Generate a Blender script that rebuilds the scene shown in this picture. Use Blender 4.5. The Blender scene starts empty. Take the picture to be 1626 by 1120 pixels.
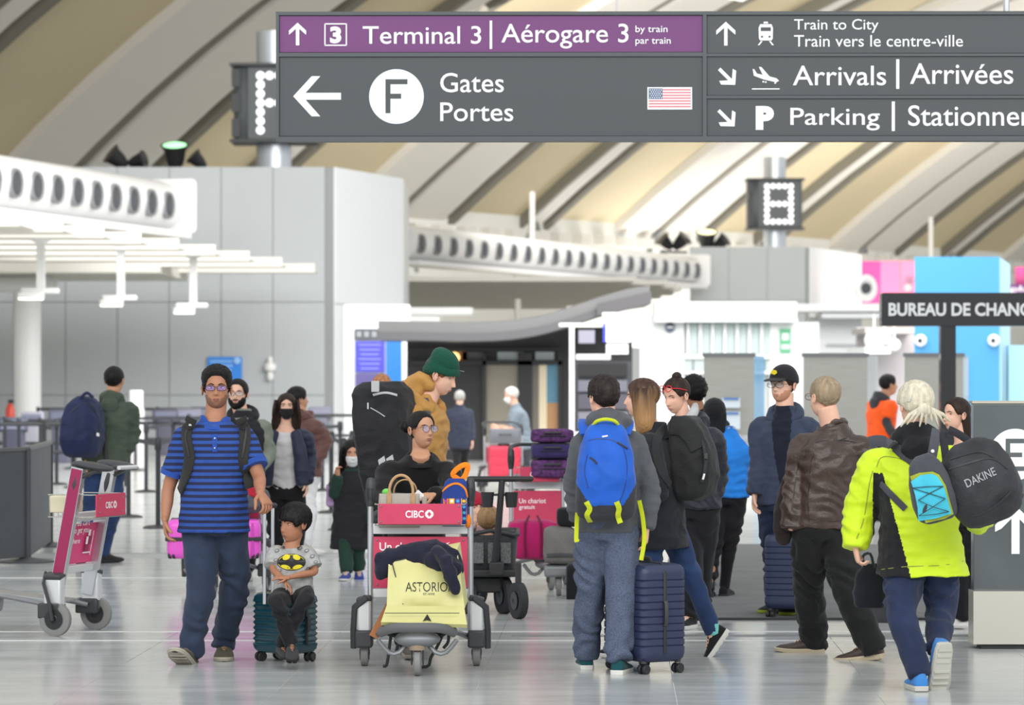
import bpy, math, random
import numpy as np
from mathutils import Vector, Matrix, noise as mnoise
from mathutils.bvhtree import BVHTree

# ------------------------------------------------------------------ camera, light, exposure
S = bpy.context.scene
COL = S.collection
FPX = 5200.0; CX = 813.0; HZ = 600.0; CAMH = 1.66      # focal length in pixels, horizon row, eye height
cd = bpy.data.cameras.new('camera'); cam = bpy.data.objects.new('camera', cd); COL.objects.link(cam)
cam.location = (0, 0, CAMH); cam.rotation_euler = (math.pi/2, 0, 0)
cd.sensor_width = 36; cd.lens = FPX/1626*36; cd.shift_y = (HZ-560)/1626
cd.clip_end = 600
cd.dof.use_dof = True; cd.dof.focus_distance = 18.8; cd.dof.aperture_fstop = 4.0
S.camera = cam
S.view_settings.view_transform = 'Standard'; S.view_settings.look = 'None'
S.view_settings.exposure = 0.0; S.view_settings.gamma = 1.0
S.view_settings.use_curve_mapping = False
W_ = bpy.data.worlds.new('daylight'); S.world = W_; W_.use_nodes = True
W_.node_tree.nodes['Background'].inputs[0].default_value = (0.93, 0.97, 1.0, 1)
W_.node_tree.nodes['Background'].inputs[1].default_value = 1.0
def area(name, loc, size, power, rot=(0, 0, 0), col=(1, 1, 1)):
    l = bpy.data.lights.new(name, 'AREA'); l.shape = 'RECTANGLE'; l.size, l.size_y = size; l.energy = power; l.color = col
    o = bpy.data.objects.new(name, l); COL.objects.link(o); o.location = loc; o.rotation_euler = rot
    return o
area('fill_front', (0, -6, 16), (50, 12), 7500, (math.radians(68), 0, 0), (1, .99, .97))  # unseen fill light behind the camera, added to brighten people and hall
area('fill_over_exit', (2, 46, 15), (34, 20), 7500, (math.radians(38), 0, 0), (1, .99, .97))  # soft fill added above the frame to brighten the exit side
area('fill_checkin_wall', (9, 60, 12), (22, 12), 5000, (math.radians(56), 0, math.radians(24)), (1, .99, .98))
area('fill_up_vault', (34, 143, 2.5), (70, 8), 8500, (math.radians(165), 0, 0), (1, .97, .93))  # uplight added low behind the far wall to brighten the vault
area('fill_far_wall', (12, 114, 13), (36, 8), 3600, (math.radians(58), 0, 0), (1, .98, .95))  # added fill, facing away from view, that lifts the far grey wall
def at(px, py, Y):
    "point seen at pixel (px, py) that lies Y metres into the hall"
    return np.array([(px-CX)/FPX*Y, Y, CAMH+(HZ-py)/FPX*Y])
def floorY(py): return CAMH*FPX/(py-HZ)
def onfloor(px, py):
    Y = floorY(py); return np.array([(px-CX)/FPX*Y, Y, 0.0])

# ------------------------------------------------------------------ materials
def lin(c):
    return tuple(((v/255)/12.92 if v/255 <= .04045 else ((v/255+.055)/1.055)**2.4) for v in c[:3])
MATS = {}
def mat(name, col, rough=.6, metal=0., bump=0., bscale=60., var=0., vscale=4., emit=0., alpha=1., sheen=0., spec=.5,
        coat=0., stretch=None, trans=0., wave=None, worldpos=False):
    if name in MATS: return MATS[name]
    m = bpy.data.materials.new(name); m.use_nodes = True; nt = m.node_tree; b = nt.nodes['Principled BSDF']
    c = lin(col)
    b.inputs['Base Color'].default_value = (*c, 1); b.inputs['Roughness'].default_value = rough
    b.inputs['Metallic'].default_value = metal; b.inputs['Alpha'].default_value = alpha
    b.inputs['Sheen Weight'].default_value = sheen; b.inputs['Specular IOR Level'].default_value = spec
    b.inputs['Coat Weight'].default_value = coat; b.inputs['Transmission Weight'].default_value = trans
    if emit:
        b.inputs['Emission Color'].default_value = (*c, 1); b.inputs['Emission Strength'].default_value = emit
    tc = nt.nodes.new('ShaderNodeTexCoord'); vec = tc.outputs['Object']
    if worldpos: vec = nt.nodes.new('ShaderNodeNewGeometry').outputs['Position']
    if stretch:
        mp = nt.nodes.new('ShaderNodeMapping'); mp.inputs['Scale'].default_value = stretch
        nt.links.new(vec, mp.inputs['Vector']); vec = mp.outputs['Vector']
    if var:
        n = nt.nodes.new('ShaderNodeTexNoise'); n.inputs['Scale'].default_value = vscale; n.inputs['Detail'].default_value = 5
        nt.links.new(vec, n.inputs['Vector'])
        r = nt.nodes.new('ShaderNodeValToRGB')
        r.color_ramp.elements[0].position = .3; r.color_ramp.elements[1].position = .7
        r.color_ramp.elements[0].color = (*[max(0, v*(1-var)) for v in c], 1)
        r.color_ramp.elements[1].color = (*[min(1, v*(1+var)) for v in c], 1)
        nt.links.new(n.outputs['Fac'], r.inputs['Fac']); nt.links.new(r.outputs['Color'], b.inputs['Base Color'])
    if bump:
        n2 = nt.nodes.new('ShaderNodeTexNoise'); n2.inputs['Scale'].default_value = bscale; n2.inputs['Detail'].default_value = 3
        nt.links.new(vec, n2.inputs['Vector'])
        bp = nt.nodes.new('ShaderNodeBump'); bp.inputs['Strength'].default_value = bump; bp.inputs['Distance'].default_value = .01
        nt.links.new(n2.outputs['Fac'], bp.inputs['Height']); nt.links.new(bp.outputs['Normal'], b.inputs['Normal'])
    MATS[name] = m
    return m
def fabric(name, col, rough=.85, bump=.35, bscale=90, var=.12, vscale=9, sheen=.1):
    return mat(name, col, rough, bump=bump, bscale=bscale, var=var, vscale=vscale, sheen=sheen, spec=.25)
def hairmat(name, col, var=.5):
    return mat(name, col, .5, bump=.9, bscale=60, var=var, vscale=45, stretch=(1, 1, .12), spec=.22)
def skinmat(name, col):
    return mat(name, col, .5, bump=.12, bscale=120, var=.07, vscale=14, spec=.4)
def glassmat(name, col, alpha):
    return mat(name, col, .06, alpha=alpha, spec=.8)
def ramp_bands(name, colA, colB, axis, period, duty, rough=.85, bump=.35):
    "two-colour bands knitted across one axis"
    m = mat(name, colA, rough, bump=bump, bscale=90); nt = m.node_tree; b = nt.nodes['Principled BSDF']
    tc = nt.nodes.new('ShaderNodeTexCoord'); sp = nt.nodes.new('ShaderNodeSeparateXYZ'); nt.links.new(tc.outputs['Object'], sp.inputs[0])
    d = nt.nodes.new('ShaderNodeMath'); d.operation = 'DIVIDE'; d.inputs[1].default_value = period; nt.links.new(sp.outputs[axis], d.inputs[0])
    f = nt.nodes.new('ShaderNodeMath'); f.operation = 'FRACT'; nt.links.new(d.outputs[0], f.inputs[0])
    g = nt.nodes.new('ShaderNodeMath'); g.operation = 'GREATER_THAN'; g.inputs[1].default_value = duty; nt.links.new(f.outputs[0], g.inputs[0])
    mx = nt.nodes.new('ShaderNodeMixRGB'); mx.inputs[1].default_value = (*lin(colA), 1); mx.inputs[2].default_value = (*lin(colB), 1)
    nt.links.new(g.outputs[0], mx.inputs[0]); nt.links.new(mx.outputs[0], b.inputs['Base Color'])
    return m

# ------------------------------------------------------------------ small vector helpers
def V(*a): return np.array(a, float)
def nrm(v):
    v = np.asarray(v, float); l = np.linalg.norm(v); return v/l if l > 1e-9 else v
def rotz(a):
    c, s = math.cos(a), math.sin(a); return np.array([[c, -s, 0], [s, c, 0], [0, 0, 1.]])
def rotx(a):
    c, s = math.cos(a), math.sin(a); return np.array([[1., 0, 0], [0, c, -s], [0, s, c]])
def roty(a):
    c, s = math.cos(a), math.sin(a); return np.array([[c, 0, s], [0, 1., 0], [-s, 0, c]])
R = math.radians
def catmull(P, n):
    P = np.asarray(P, float)
    if len(P) < 3: return np.array([P[0]+(P[-1]-P[0])*t for t in np.linspace(0, 1, n+1)])
    Q = np.vstack([2*P[0]-P[1], P, 2*P[-1]-P[-2]]); out = []
    m = len(P)-1
    for i in range(n+1):
        u = i/n*m; k = min(int(u), m-1); t = u-k
        a, b, c, d = Q[k], Q[k+1], Q[k+2], Q[k+3]
        out.append(.5*((2*b)+(-a+c)*t+(2*a-5*b+4*c-d)*t*t+(-a+3*b-3*c+d)*t**3))
    return np.array(out)

# ------------------------------------------------------------------ mesh builder
class MB:
    def __init__(s): s.v = []; s.f = []; s.m = []; s.n = 0; s.mi = 0; s.seams = []
    def mati(s, i): s.mi = i; return s
    def add(s, verts, faces):
        verts = np.asarray(verts, float).reshape(-1, 3)
        s.v.append(verts); o = s.n
        for f in faces: s.f.append([i+o for i in f]); s.m.append(s.mi)
        s.n += len(verts); return s
    def box(s, c, size, rot=None, taper=1.):
        x, y, z = np.asarray(size, float)/2
        P = np.array([[-x, -y, -z], [x, -y, -z], [x, y, -z], [-x, y, -z], [-x*taper, -y*taper, z], [x*taper, -y*taper, z], [x*taper, y*taper, z], [-x*taper, y*taper, z]])
        if rot is not None: P = P @ np.asarray(rot).T
        return s.add(P+np.asarray(c, float), [[0, 3, 2, 1], [4, 5, 6, 7], [0, 1, 5, 4], [1, 2, 6, 5], [2, 3, 7, 6], [3, 0, 4, 7]])
    def rbox(s, c, size, r, rot=None, n=3, axis=2):
        "box whose four edges along one axis are rounded"
        L = [0, 1, 2]; L.remove(axis); a, b = L
        hx, hy, hz = size[a]/2, size[b]/2, size[axis]/2; r = min(r, hx*.98, hy*.98)
        poly = []
        for q, (sx, sy) in enumerate(((1, 1), (-1, 1), (-1, -1), (1, -1))):
            for k in range(n+1):
                t = (q+k/n)*math.pi/2; poly.append((sx*(hx-r)+r*math.cos(t), sy*(hy-r)+r*math.sin(t)))
        N = len(poly); P = []
        e = min(r*.35, hz*.4)
        for z, k in ((-hz, 1-e/hx), (-hz+e, 1), (hz-e, 1), (hz, 1-e/hx)):
            for (x, y) in poly:
                p = [0, 0, 0]; p[a] = x*k; p[b] = y*k; p[axis] = z; P.append(p)
        P = np.array(P, float)
        if rot is not None: P = P @ np.asarray(rot).T
        F = [[j*N+i, j*N+(i+1) % N, (j+1)*N+(i+1) % N, (j+1)*N+i] for j in range(3) for i in range(N)]
        F += [list(range(N))[::-1], list(range(3*N, 4*N))]
        if axis == 1: F = [f[::-1] for f in F]
        return s.add(P+np.asarray(c, float), F)
    def rings(s, rings, cap=True, closed=True):
        N = len(rings[0]); K = len(rings); P = np.vstack(rings)
        F = []
        for j in range(K-1):
            for i in range(N if closed else N-1):
                F.append([j*N+i, j*N+(i+1) % N, (j+1)*N+(i+1) % N, (j+1)*N+i])
        if cap and closed: F += [list(range(N))[::-1], list(range((K-1)*N, K*N))]
        return s.add(P, F)
    def tube(s, path, r, n=8, up=None, smooth=0, ends=True):
        "r: number, list of numbers, or list of (ra, rb); ra lies along the frame's side, rb along its up"
        path = np.asarray(path, float)
        r = [r]*len(path) if np.isscalar(r) else list(r)
        rr = np.array([(q, q) if np.isscalar(q) else q for q in r], float)
        if len(rr) != len(path): rr = np.array([rr[min(int(i/(len(path))*len(rr)), len(rr)-1)] for i in range(len(path))])
        if smooth:
            k = (len(path)-1)*smooth; t0 = np.linspace(0, 1, len(path)); t1 = np.linspace(0, 1, k+1)
            path = catmull(path, k); rr = np.stack([np.interp(t1, t0, rr[:, 0]), np.interp(t1, t0, rr[:, 1])], 1)
        T = np.gradient(path, axis=0); T /= np.maximum(np.linalg.norm(T, axis=1), 1e-9)[:, None]
        u = np.asarray(up, float) if up is not None else (V(0, 0, 1) if abs(T[0][2]) < .9 else V(0, 1, 0))
        rg = []
        a = np.linspace(0, 2*math.pi, n, endpoint=False)
        for i in range(len(path)):
            t = T[i]
            w = u-t*np.dot(u, t); w = nrm(w)
            sd = np.cross(t, w)
            if up is None: u = w
            rg.append(path[i]+np.outer(np.cos(a)*rr[i, 0], sd)+np.outer(np.sin(a)*rr[i, 1], w))
        return s.rings(rg, ends)
    def capsule(s, path, r, n=10, **k):
        "tube with rounded ends"
        path = np.asarray(path, float); r = [r]*len(path) if np.isscalar(r) else list(r)
        d0 = nrm(path[0]-path[1]); d1 = nrm(path[-1]-path[-2])
        p = [path[0]+d0*r[0]*.95, path[0]+d0*r[0]*.7]+list(path)+[path[-1]+d1*r[-1]*.7, path[-1]+d1*r[-1]*.95]
        q = [r[0]*.3, r[0]*.72]+r+[r[-1]*.72, r[-1]*.3]
        return s.tube(p, q, n, **k)
    def cyl(s, p0, p1, r0, r1=None, n=16): return s.tube([p0, p1], [r0, r1 if r1 is not None else r0], n)
    def ribbon(s, path, w, t, normal):
        "flat strap: width w across, thickness t along the given normals"
        path = np.asarray(path, float); nn = np.asarray(normal, float)
        if nn.ndim == 1: nn = np.tile(nn, (len(path), 1))
        T = np.gradient(path, axis=0); rg = []
        ww = [w]*len(path) if np.isscalar(w) else w
        for i in range(len(path)):
            t_ = nrm(T[i]); n_ = nrm(nn[i]-t_*np.dot(nn[i], t_)); sd = np.cross(t_, n_)
            h = ww[i]/2
            rg.append(np.array([path[i]+sd*h+n_*t*.25, path[i]+sd*h*.85+n_*t*.5, path[i]-sd*h*.85+n_*t*.5, path[i]-sd*h+n_*t*.25,
                                path[i]-sd*h-n_*t*.5, path[i]+sd*h-n_*t*.5]))
        return s.rings(rg)
    def sphere(s, c, r, nu=16, nv=10, rot=None):
        r = np.asarray([r]*3 if np.isscalar(r) else r, float); P = []
        for j in range(nv+1):
            e = -math.pi/2+math.pi*(j+.0)/nv
            e = max(min(e, math.pi/2-.02), -math.pi/2+.02)
            for i in range(nu):
                a = 2*math.pi*i/nu; P.append([math.cos(e)*math.cos(a), math.cos(e)*math.sin(a), math.sin(e)])
        P = np.array(P)*r
        if rot is not None: P = P @ np.asarray(rot).T
        P = P+np.asarray(c, float)
        return s.rings([P[j*nu:(j+1)*nu] for j in range(nv+1)])
    def lathe(s, prof, c, n=20, rot=None):
        a = np.linspace(0, 2*math.pi, n, endpoint=False); rg = []
        for (r, z) in prof:
            P = np.stack([r*np.cos(a), r*np.sin(a), np.full(n, float(z))], 1)
            if rot is not None: P = P @ np.asarray(rot).T
            rg.append(P+np.asarray(c, float))
        return s.rings(rg)
    def prism(s, poly, origin, ux, uy, thick):
        "extrude a 2-D polygon (in the ux,uy plane) by thick along ux x uy, centred"
        ux, uy = nrm(ux), nrm(uy); uz = np.cross(ux, uy); poly = np.asarray(poly, float); N = len(poly)
        o = np.asarray(origin, float)
        A = o+np.outer(poly[:, 0], ux)+np.outer(poly[:, 1], uy)
        F = [[i, (i+1) % N, N+(i+1) % N, N+i] for i in range(N)]+[list(range(N))[::-1], list(range(N, 2*N))]
        area2 = sum(poly[i][0]*poly[(i+1) % N][1]-poly[(i+1) % N][0]*poly[i][1] for i in range(N))
        if area2 < 0: F = [f[::-1] for f in F]
        return s.add(np.vstack([A-uz*thick/2, A+uz*thick/2]), F)
    def arrays(s): return (np.vstack(s.v), s.f)
    def build(s, name, mats, parent=None, smooth=True, bevel=0., angle=35, world=False, loc=None):
        vs = np.vstack(s.v)
        if world:
            rt = parent
            while rt is not None and rt.parent is not None: rt = rt.parent
            if rt is not None:
                Mi = np.array(rt.matrix_basis.inverted()); vs = vs @ Mi[:3, :3].T+Mi[:3, 3]
        if loc is not None: vs = vs-np.asarray(loc)
        me = bpy.data.meshes.new(name); me.from_pydata(vs.tolist(), [], s.f)
        mats = mats if isinstance(mats, (list, tuple)) else [mats]
        for m in mats: me.materials.append(m)
        if len(mats) > 1: me.polygons.foreach_set('material_index', s.m)
        o = bpy.data.objects.new(name, me); COL.objects.link(o)
        if smooth:
            me.polygons.foreach_set('use_smooth', [True]*len(me.polygons))
            if angle: me.set_sharp_from_angle(angle=R(angle))
        if bevel:
            b = o.modifiers.new('bevel', 'BEVEL'); b.width = bevel; b.segments = 2; b.limit_method = 'ANGLE'; b.angle_limit = R(40)
        if parent is not None: o.parent = parent
        if loc is not None: o.location = loc
        return o

def tag(o, label=None, cat=None, group=None, kind=None):
    if label: o['label'] = label
    if cat: o['category'] = cat
    if group: o['group'] = group
    if kind: o['kind'] = kind
    return o
def thing(name, label, cat, loc=(0, 0, 0), rz=0., group=None):
    o = bpy.data.objects.new(name, None); COL.objects.link(o); o.empty_display_size = .1
    o.location = [float(v) for v in loc]; o.rotation_euler = (0, 0, rz)
    o.matrix_basis = Matrix.Translation(o.location) @ Matrix.Rotation(rz, 4, 'Z')
    return tag(o, label, cat, group)
def copy_tree(o, parent=None):
    c = o.copy(); COL.objects.link(c); c.parent = parent
    for ch in list(o.children): copy_tree(ch, c)
    return c

# ------------------------------------------------------------------ remeshing of joined solids into one skin
_ts = bpy.data.scenes.new('workbench')
def remesh(mb, voxel, smooth=4, factor=.5):
    me = bpy.data.meshes.new('t'); v, f = mb.arrays(); me.from_pydata(v.tolist(), [], f)
    o = bpy.data.objects.new('t', me); _ts.collection.objects.link(o)
    m = o.modifiers.new('r', 'REMESH'); m.mode = 'VOXEL'; m.voxel_size = voxel; m.adaptivity = 0
    if smooth:
        k = o.modifiers.new('s', 'SMOOTH'); k.factor = factor; k.iterations = smooth
    vl = _ts.view_layers[0]; vl.update(); dg = vl.depsgraph
    ev = o.evaluated_get(dg); m2 = ev.to_mesh()
    n = len(m2.vertices); co = np.empty(n*3); m2.vertices.foreach_get('co', co); co = co.reshape(-1, 3)
    nl = len(m2.loops); li = np.empty(nl, int); m2.loops.foreach_get('vertex_index', li)
    ls = np.empty(len(m2.polygons), int); m2.polygons.foreach_get('loop_start', ls)
    lt = np.empty(len(m2.polygons), int); m2.polygons.foreach_get('loop_total', lt)
    F = [li[a:a+b].tolist() for a, b in zip(ls, lt)]
    ev.to_mesh_clear(); bpy.data.objects.remove(o); bpy.data.meshes.remove(me)
    return co, F
def vnormals(v, F):
    nn = np.zeros_like(v); q = np.array([f if len(f) == 4 else (f+[f[-1]])[:4] for f in F])
    a = v[q[:, 0]]; b = v[q[:, 1]]; c = v[q[:, 2]]; d = v[q[:, 3]]
    fn = np.cross(c-a, d-b)
    for k in range(4): np.add.at(nn, q[:, k], fn)
    return nn/np.maximum(np.linalg.norm(nn, axis=1), 1e-12)[:, None]
def noise3(P):
    f = mnoise.noise
    return np.array([f(p) for p in P.tolist()])
def cloth(v, F, amp=.006, freq=(9, 9, 15), seed=0., extra=None):
    nv = vnormals(v, F); fr = np.array(freq)
    n = noise3(v*fr+seed); n2 = noise3(v*fr*2.1+seed+7.)
    d = amp*(1-2*np.abs(n))*1.0+amp*.45*n2-amp*.5
    if extra is not None: d = d+extra(v, nv)
    return v+nv*d[:, None]
def mbof(v, F):
    m = MB(); m.add(v, F); return m
def bvh_of(v, F): return BVHTree.FromPolygons([tuple(p) for p in v], F)
def proj(bvh, px, py, off=.005, fallY=None):
    "where the sight line through a pixel first meets a surface, lifted off it"
    d = Vector(((px-CX)/FPX, 1, (HZ-py)/FPX)).normalized()
    h, n, i, ds = bvh.ray_cast(Vector((0, 0, CAMH)), d)
    if h is None: return (at(px, py, fallY) if fallY else None), V(0, -1, 0)
    n = np.array(n)
    if np.dot(n, np.array(d)) > 0: n = -n
    return np.array(h)+n*off, n
def drape(mb, bvh, pts, w, t=.006, off=.004, fallY=None, k=6):
    "strap laid over a surface through the given pixels"
    P = catmull(np.array([(*p, 0.) for p in pts]), (len(pts)-1)*k); path = []; nn = []
    for p in P:
        q, n = proj(bvh, p[0], p[1], off, fallY)
        if q is None: continue
        path.append(q); nn.append(n)
    path = np.array(path); nn = np.array(nn)
    if len(path) < 3: return mb
    for _ in range(3):
        nn[1:-1] = (nn[:-2]+nn[1:-1]*2+nn[2:])/4; path[1:-1] = (path[:-2]+path[1:-1]*2+path[2:])/4
    return mb.ribbon(path, w, t, nn)

# ------------------------------------------------------------------ lettering
def glyphs(txt, bold=0., shear=0.):
    cu = bpy.data.curves.new('t', 'FONT'); cu.body = txt; cu.fill_mode = 'FRONT'; cu.offset = bold; cu.resolution_u = 4; cu.shear = shear
    cu.align_x = 'LEFT'
    o = bpy.data.objects.new('t', cu); _ts.collection.objects.link(o); vl = _ts.view_layers[0]; vl.update()
    me = o.evaluated_get(vl.depsgraph).to_mesh()
    v = np.array([tuple(p.co) for p in me.vertices]); F = [list(p.vertices) for p in me.polygons]
    o.evaluated_get(vl.depsgraph).to_mesh_clear(); bpy.data.objects.remove(o); bpy.data.curves.remove(cu)
    return v, F
def text_on(mb, txt, x0, y0, x1, y1, fn, bold=0., shear=0.):
    "flat letters fitted to the rectangle x0..x1, y0..y1 and carried onto a surface by fn(x, y)"
    v, F = glyphs(txt, bold, shear)
    a = v[:, 0].min(); b = v[:, 0].max(); c = v[:, 1].min(); d = v[:, 1].max()
    P = np.array([fn(x0+(x1-x0)*(p[0]-a)/(b-a), y0+(y1-y0)*(p[1]-c)/(d-c)) for p in v])
    return mb.add(P, F)
# ------------------------------------------------------------------ heads
def smooth01(x): x = np.clip(x, 0, 1); return x*x*(3-2*x)
def head_grid(nu=64, nv=70):
    u = np.linspace(-1, 1, nu, endpoint=False); az = math.pi*np.sign(u)*np.abs(u)**1.35
    el = np.linspace(-math.pi/2+.03, math.pi/2-.03, nv)
    A, E = np.meshgrid(az, el); A = A.ravel(); E = E.ravel()
    D = np.stack([np.cos(E)*np.sin(A), -np.cos(E)*np.cos(A), np.sin(E)], 1)
    F = [[j*nu+i, j*nu+(i+1) % nu, (j+1)*nu+(i+1) % nu, (j+1)*nu+i] for j in range(nv-1) for i in range(nu)]
    F += [list(range(nu))[::-1], list(range((nv-1)*nu, nv*nu))]
    return D, A, E, F
def ray_ell(D, c, r):
    c = np.array(c)/np.array(r); d = D/np.array(r)
    a = (d*d).sum(1); b = (d*c).sum(1); q = (c*c).sum()-1
    return (b+np.sqrt(np.maximum(b*b-a*q, 0)))/a
def head_base(D, fem=False):
    jw = .060 if fem else .066
    r1 = ray_ell(D, (0, .020, .036), (.080, .100, .087)); r2 = ray_ell(D, (0, -.020, -.030), (jw, .070, .087))
    p = 14.
    return ((r1**p+r2**p)/1)**(1/p)*.985
def head_surface(D, fem=False):
    P = D*head_base(D, fem)[:, None]
    x, y, z = P[:, 0], P[:, 1], P[:, 2]; fr = smooth01((-y-.01)/.03)
    g = np.interp(z, [-.044, -.036, -.026, -.016, .022, .036], [0, .006, .024, .021, .005, 0])
    wn = np.interp(z, [-.04, -.026, .03], [.015, .0145, .008])
    dy = g*np.exp(-(x/wn)**2)*(.55 if fem == 2 else .85 if fem else 1.)
    dy -= .010*np.exp(-((np.abs(x)-.031)/.015)**2-((z-.012)/.011)**2)
    dy += .0035*np.exp(-((z-.033)/.009)**2)*np.exp(-(x/.045)**2)
    dy += .006*np.exp(-(x/.024)**2-((z+.058)/.014)**2)
    dy -= .003*np.exp(-(x/.02)**2-((z+.0745)/.005)**2)
    dy += .007*np.exp(-(x/.02)**2-((z+.094)/.014)**2)
    dy += .004*np.exp(-((np.abs(x)-.04)/.016)**2-((z+.014)/.016)**2)
    P[:, 1] -= dy*fr
    return P
HG = head_grid(); HGL = head_grid(40, 40)
def hairline(A):
    a = np.degrees(np.abs(A))
    return a
def hair_mask(A, E, pts, soft=11.):
    "pts: (azimuth, elevation) of the hair's lower edge in degrees; azimuth 0 is the face"
    h = np.interp(np.degrees(np.abs(A)), [p[0] for p in pts], [p[1] for p in pts])
    return smooth01((np.degrees(E)-h)/soft+.5)
SHORT = [(0, 54), (24, 53), (42, 42), (54, 16), (70, 0), (82, 4), (100, -4), (115, -24), (150, -44), (180, -46)]
FRINGE = [(0, 22), (30, 22), (48, 16), (58, -6), (74, -10), (84, 2), (100, -4), (115, -24), (150, -42), (180, -44)]
BACKED = [(0, 56), (28, 52), (46, 38), (58, 18), (70, 4), (84, 6), (104, -4), (120, -24), (150, -38), (180, -40)]
LONG = [(0, 48), (14, 44), (34, 34), (46, 12), (56, -30), (64, -60), (180, -75)]
def shell(A, E, F, D, mask, t, fem, hide=.012, rough=0., seed=0., strand=1.):
    base = head_base(D, fem)
    r = base+t*mask-hide*(1-mask)
    if rough:
        P = D*9
        n = .7*noise3(np.stack([P[:, 0]*1.6, P[:, 1]*1.6, P[:, 2]*.8*strand], 1)+seed)+.5*noise3(P*3.1+seed)+.45*noise3(P*(7, 7, 2.5)+seed)
        r = r+n*rough*mask
    return D*r[:, None], F
class Head:
    """local frame: +x the person's left, -y the face, +z up; xf carries it into the hall"""
    def __init__(s, c, yaw, pitch=0., roll=0., sc=1.):
        s.c = np.asarray(c, float); s.M = rotz(R(yaw)) @ rotx(R(pitch)) @ roty(R(roll)); s.s = sc
    def xf(s, P): return (np.atleast_2d(P)*s.s) @ s.M.T+s.c
def head_into(mb, h, fem=False, lo=False, beard=None, eyes=True, closed=False):
    """skin 0, eye white 1, iris 2, brow 3, lips 4, stubble 5"""
    D, A, E, F = HGL if lo else HG
    P = head_surface(D, fem); mb.mati(0).add(h.xf(P), F)
    def ysurf(x, z):
        q = (P[:, 0]-x)**2+(P[:, 2]-z)**2+(P[:, 1] > -.02)*1.; return P[q.argmin(), 1]
    for sx in (-1, 1):
        # ear
        m = MB(); m.sphere((0, 0, 0), (.006, .017, .030), 12, 8, rot=rotx(R(-12)))
        m.tube([(sx*.004, .004, .026), (sx*.009, .013, .018), (sx*.010, .016, .004), (sx*.007, .010, -.014), (sx*.002, .0, -.027)], .0042, 6, smooth=2)
        m.tube([(sx*.004, .004, .024), (sx*.006, -.006, .018), (sx*.004, -.010, .004)], .0035, 6, smooth=2)
        v, f = m.arrays(); v = v @ rotz(R(sx*18)).T+V(sx*.083, .012, -.004); mb.mati(0).add(h.xf(v), f)
        if eyes:
            ye = ysurf(sx*.031, .012)
            if not closed:
                m = MB(); m.sphere((sx*.032, ye+.0035, .012), (.0140, .0075, .0052 if not lo else .006), 12, 8); v, f = m.arrays(); mb.mati(1).add(h.xf(v), f)
                m = MB(); m.sphere((sx*.031, ye-.0012, .0125), (.0050, .0036, .0049), 10, 6); v, f = m.arrays(); mb.mati(2).add(h.xf(v), f)
            m = MB(); m.tube([(sx*.017, ye+.001, .013), (sx*.024, ye-.0038, .0178), (sx*.032, ye-.0045, .0187), (sx*.040, ye-.002, .0165), (sx*.045, ye+.003, .0125)], .0016, 5, smooth=2)
            v, f = m.arrays(); mb.mati(3).add(h.xf(v), f)
            m = MB(); m.tube([(sx*.016, ye+.0015, .010), (sx*.026, ye-.003, .0058), (sx*.036, ye-.003, .0062), (sx*.045, ye+.003, .011)], .0016, 5, smooth=2)
            v, f = m.arrays(); mb.mati(0).add(h.xf(v), f)
            b0, b1, b2 = ysurf(sx*.014, .030), ysurf(sx*.03, .034), ysurf(sx*.047, .029)
            m = MB(); m.tube([(sx*.014, b0-.001, .0295), (sx*.03, b1-.0012, .0345), (sx*.048, b2-.0005, .0290)], [(.0028, .0022), (.0034, .0024), (.0014, .001)], 6, up=(0, -1, 0), smooth=3)
            v, f = m.arrays(); mb.mati(3).add(h.xf(v), f)
    if eyes:
        for zc, rr, ww in ((-.0545, .0030, .021), (-.0625, .0038, .019)):
            ys = [ysurf(x, zc) for x in (-ww, -.01, 0, .01, ww)]
            m = MB(); m.tube([(-ww, ys[0]+.001, -.0585), (-.01, ys[1]-.0008, zc+.001), (0, ys[2]-.001, zc), (.01, ys[3]-.0008, zc+.001), (ww, ys[4]+.001, -.0585)], [(.001, .001), (rr, rr), (rr, rr), (rr, rr), (.001, .001)], 6, smooth=2)
            v, f = m.arrays(); mb.mati(4).add(h.xf(v), f)
def hair_into(h, kind, mb, fem=False, t=.016, lo=False, rough=.004, seed=1., bun=None, pts=None, topx=0.):
    D, A, E, F = HGL if lo else HG
    pts = pts or {'short': SHORT, 'fringe': FRINGE, 'back': BACKED, 'long': LONG}[kind]
    mk = hair_mask(A, E, pts)
    tt = t*(1+topx*smooth01((D[:, 2]-.3)/.6))
    P, F = shell(A, E, F, D, mk, tt, fem, rough=rough, seed=seed)
    mb.add(h.xf(P), F)
    return mb
def long_hair(h, mb, down, width=.085, depth=.05, back=.045, ends=None, seed=3., front=0.):
    "a fall of hair behind and beside the head, down metres below the ears"
    L = np.linspace(0, 1, 9); rg = []
    a = np.linspace(0, 2*math.pi, 28, endpoint=False)
    for t in L:
        z = .07-t*(down+.07); w = width*(1+.22*math.sin(t*math.pi*.9))*(1-.35*max(0, t-.8)/.2); d = depth*(1-.3*t)
        x = np.cos(a)*w; y = back+t*.012+np.sin(a)*d
        y = y-front*smooth01((np.abs(np.cos(a))-.6)/.4)*(.4+.6*math.sin(min(1, t*1.3)*math.pi))
        r = (1+.12*np.array([mnoise.noise((c*4+seed, s_*4, t*2.2)) for c, s_ in zip(np.cos(a), np.sin(a))])+.045*np.sin(a*9+seed+t*2.5)+.02*np.sin(a*14-t*3))*(1-.25*max(0, t-.75)/.25)
        rg.append(h.xf(np.stack([x*r, y, np.full(28, z)], 1)))
    mb.rings(rg[::-1]); return mb

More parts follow.
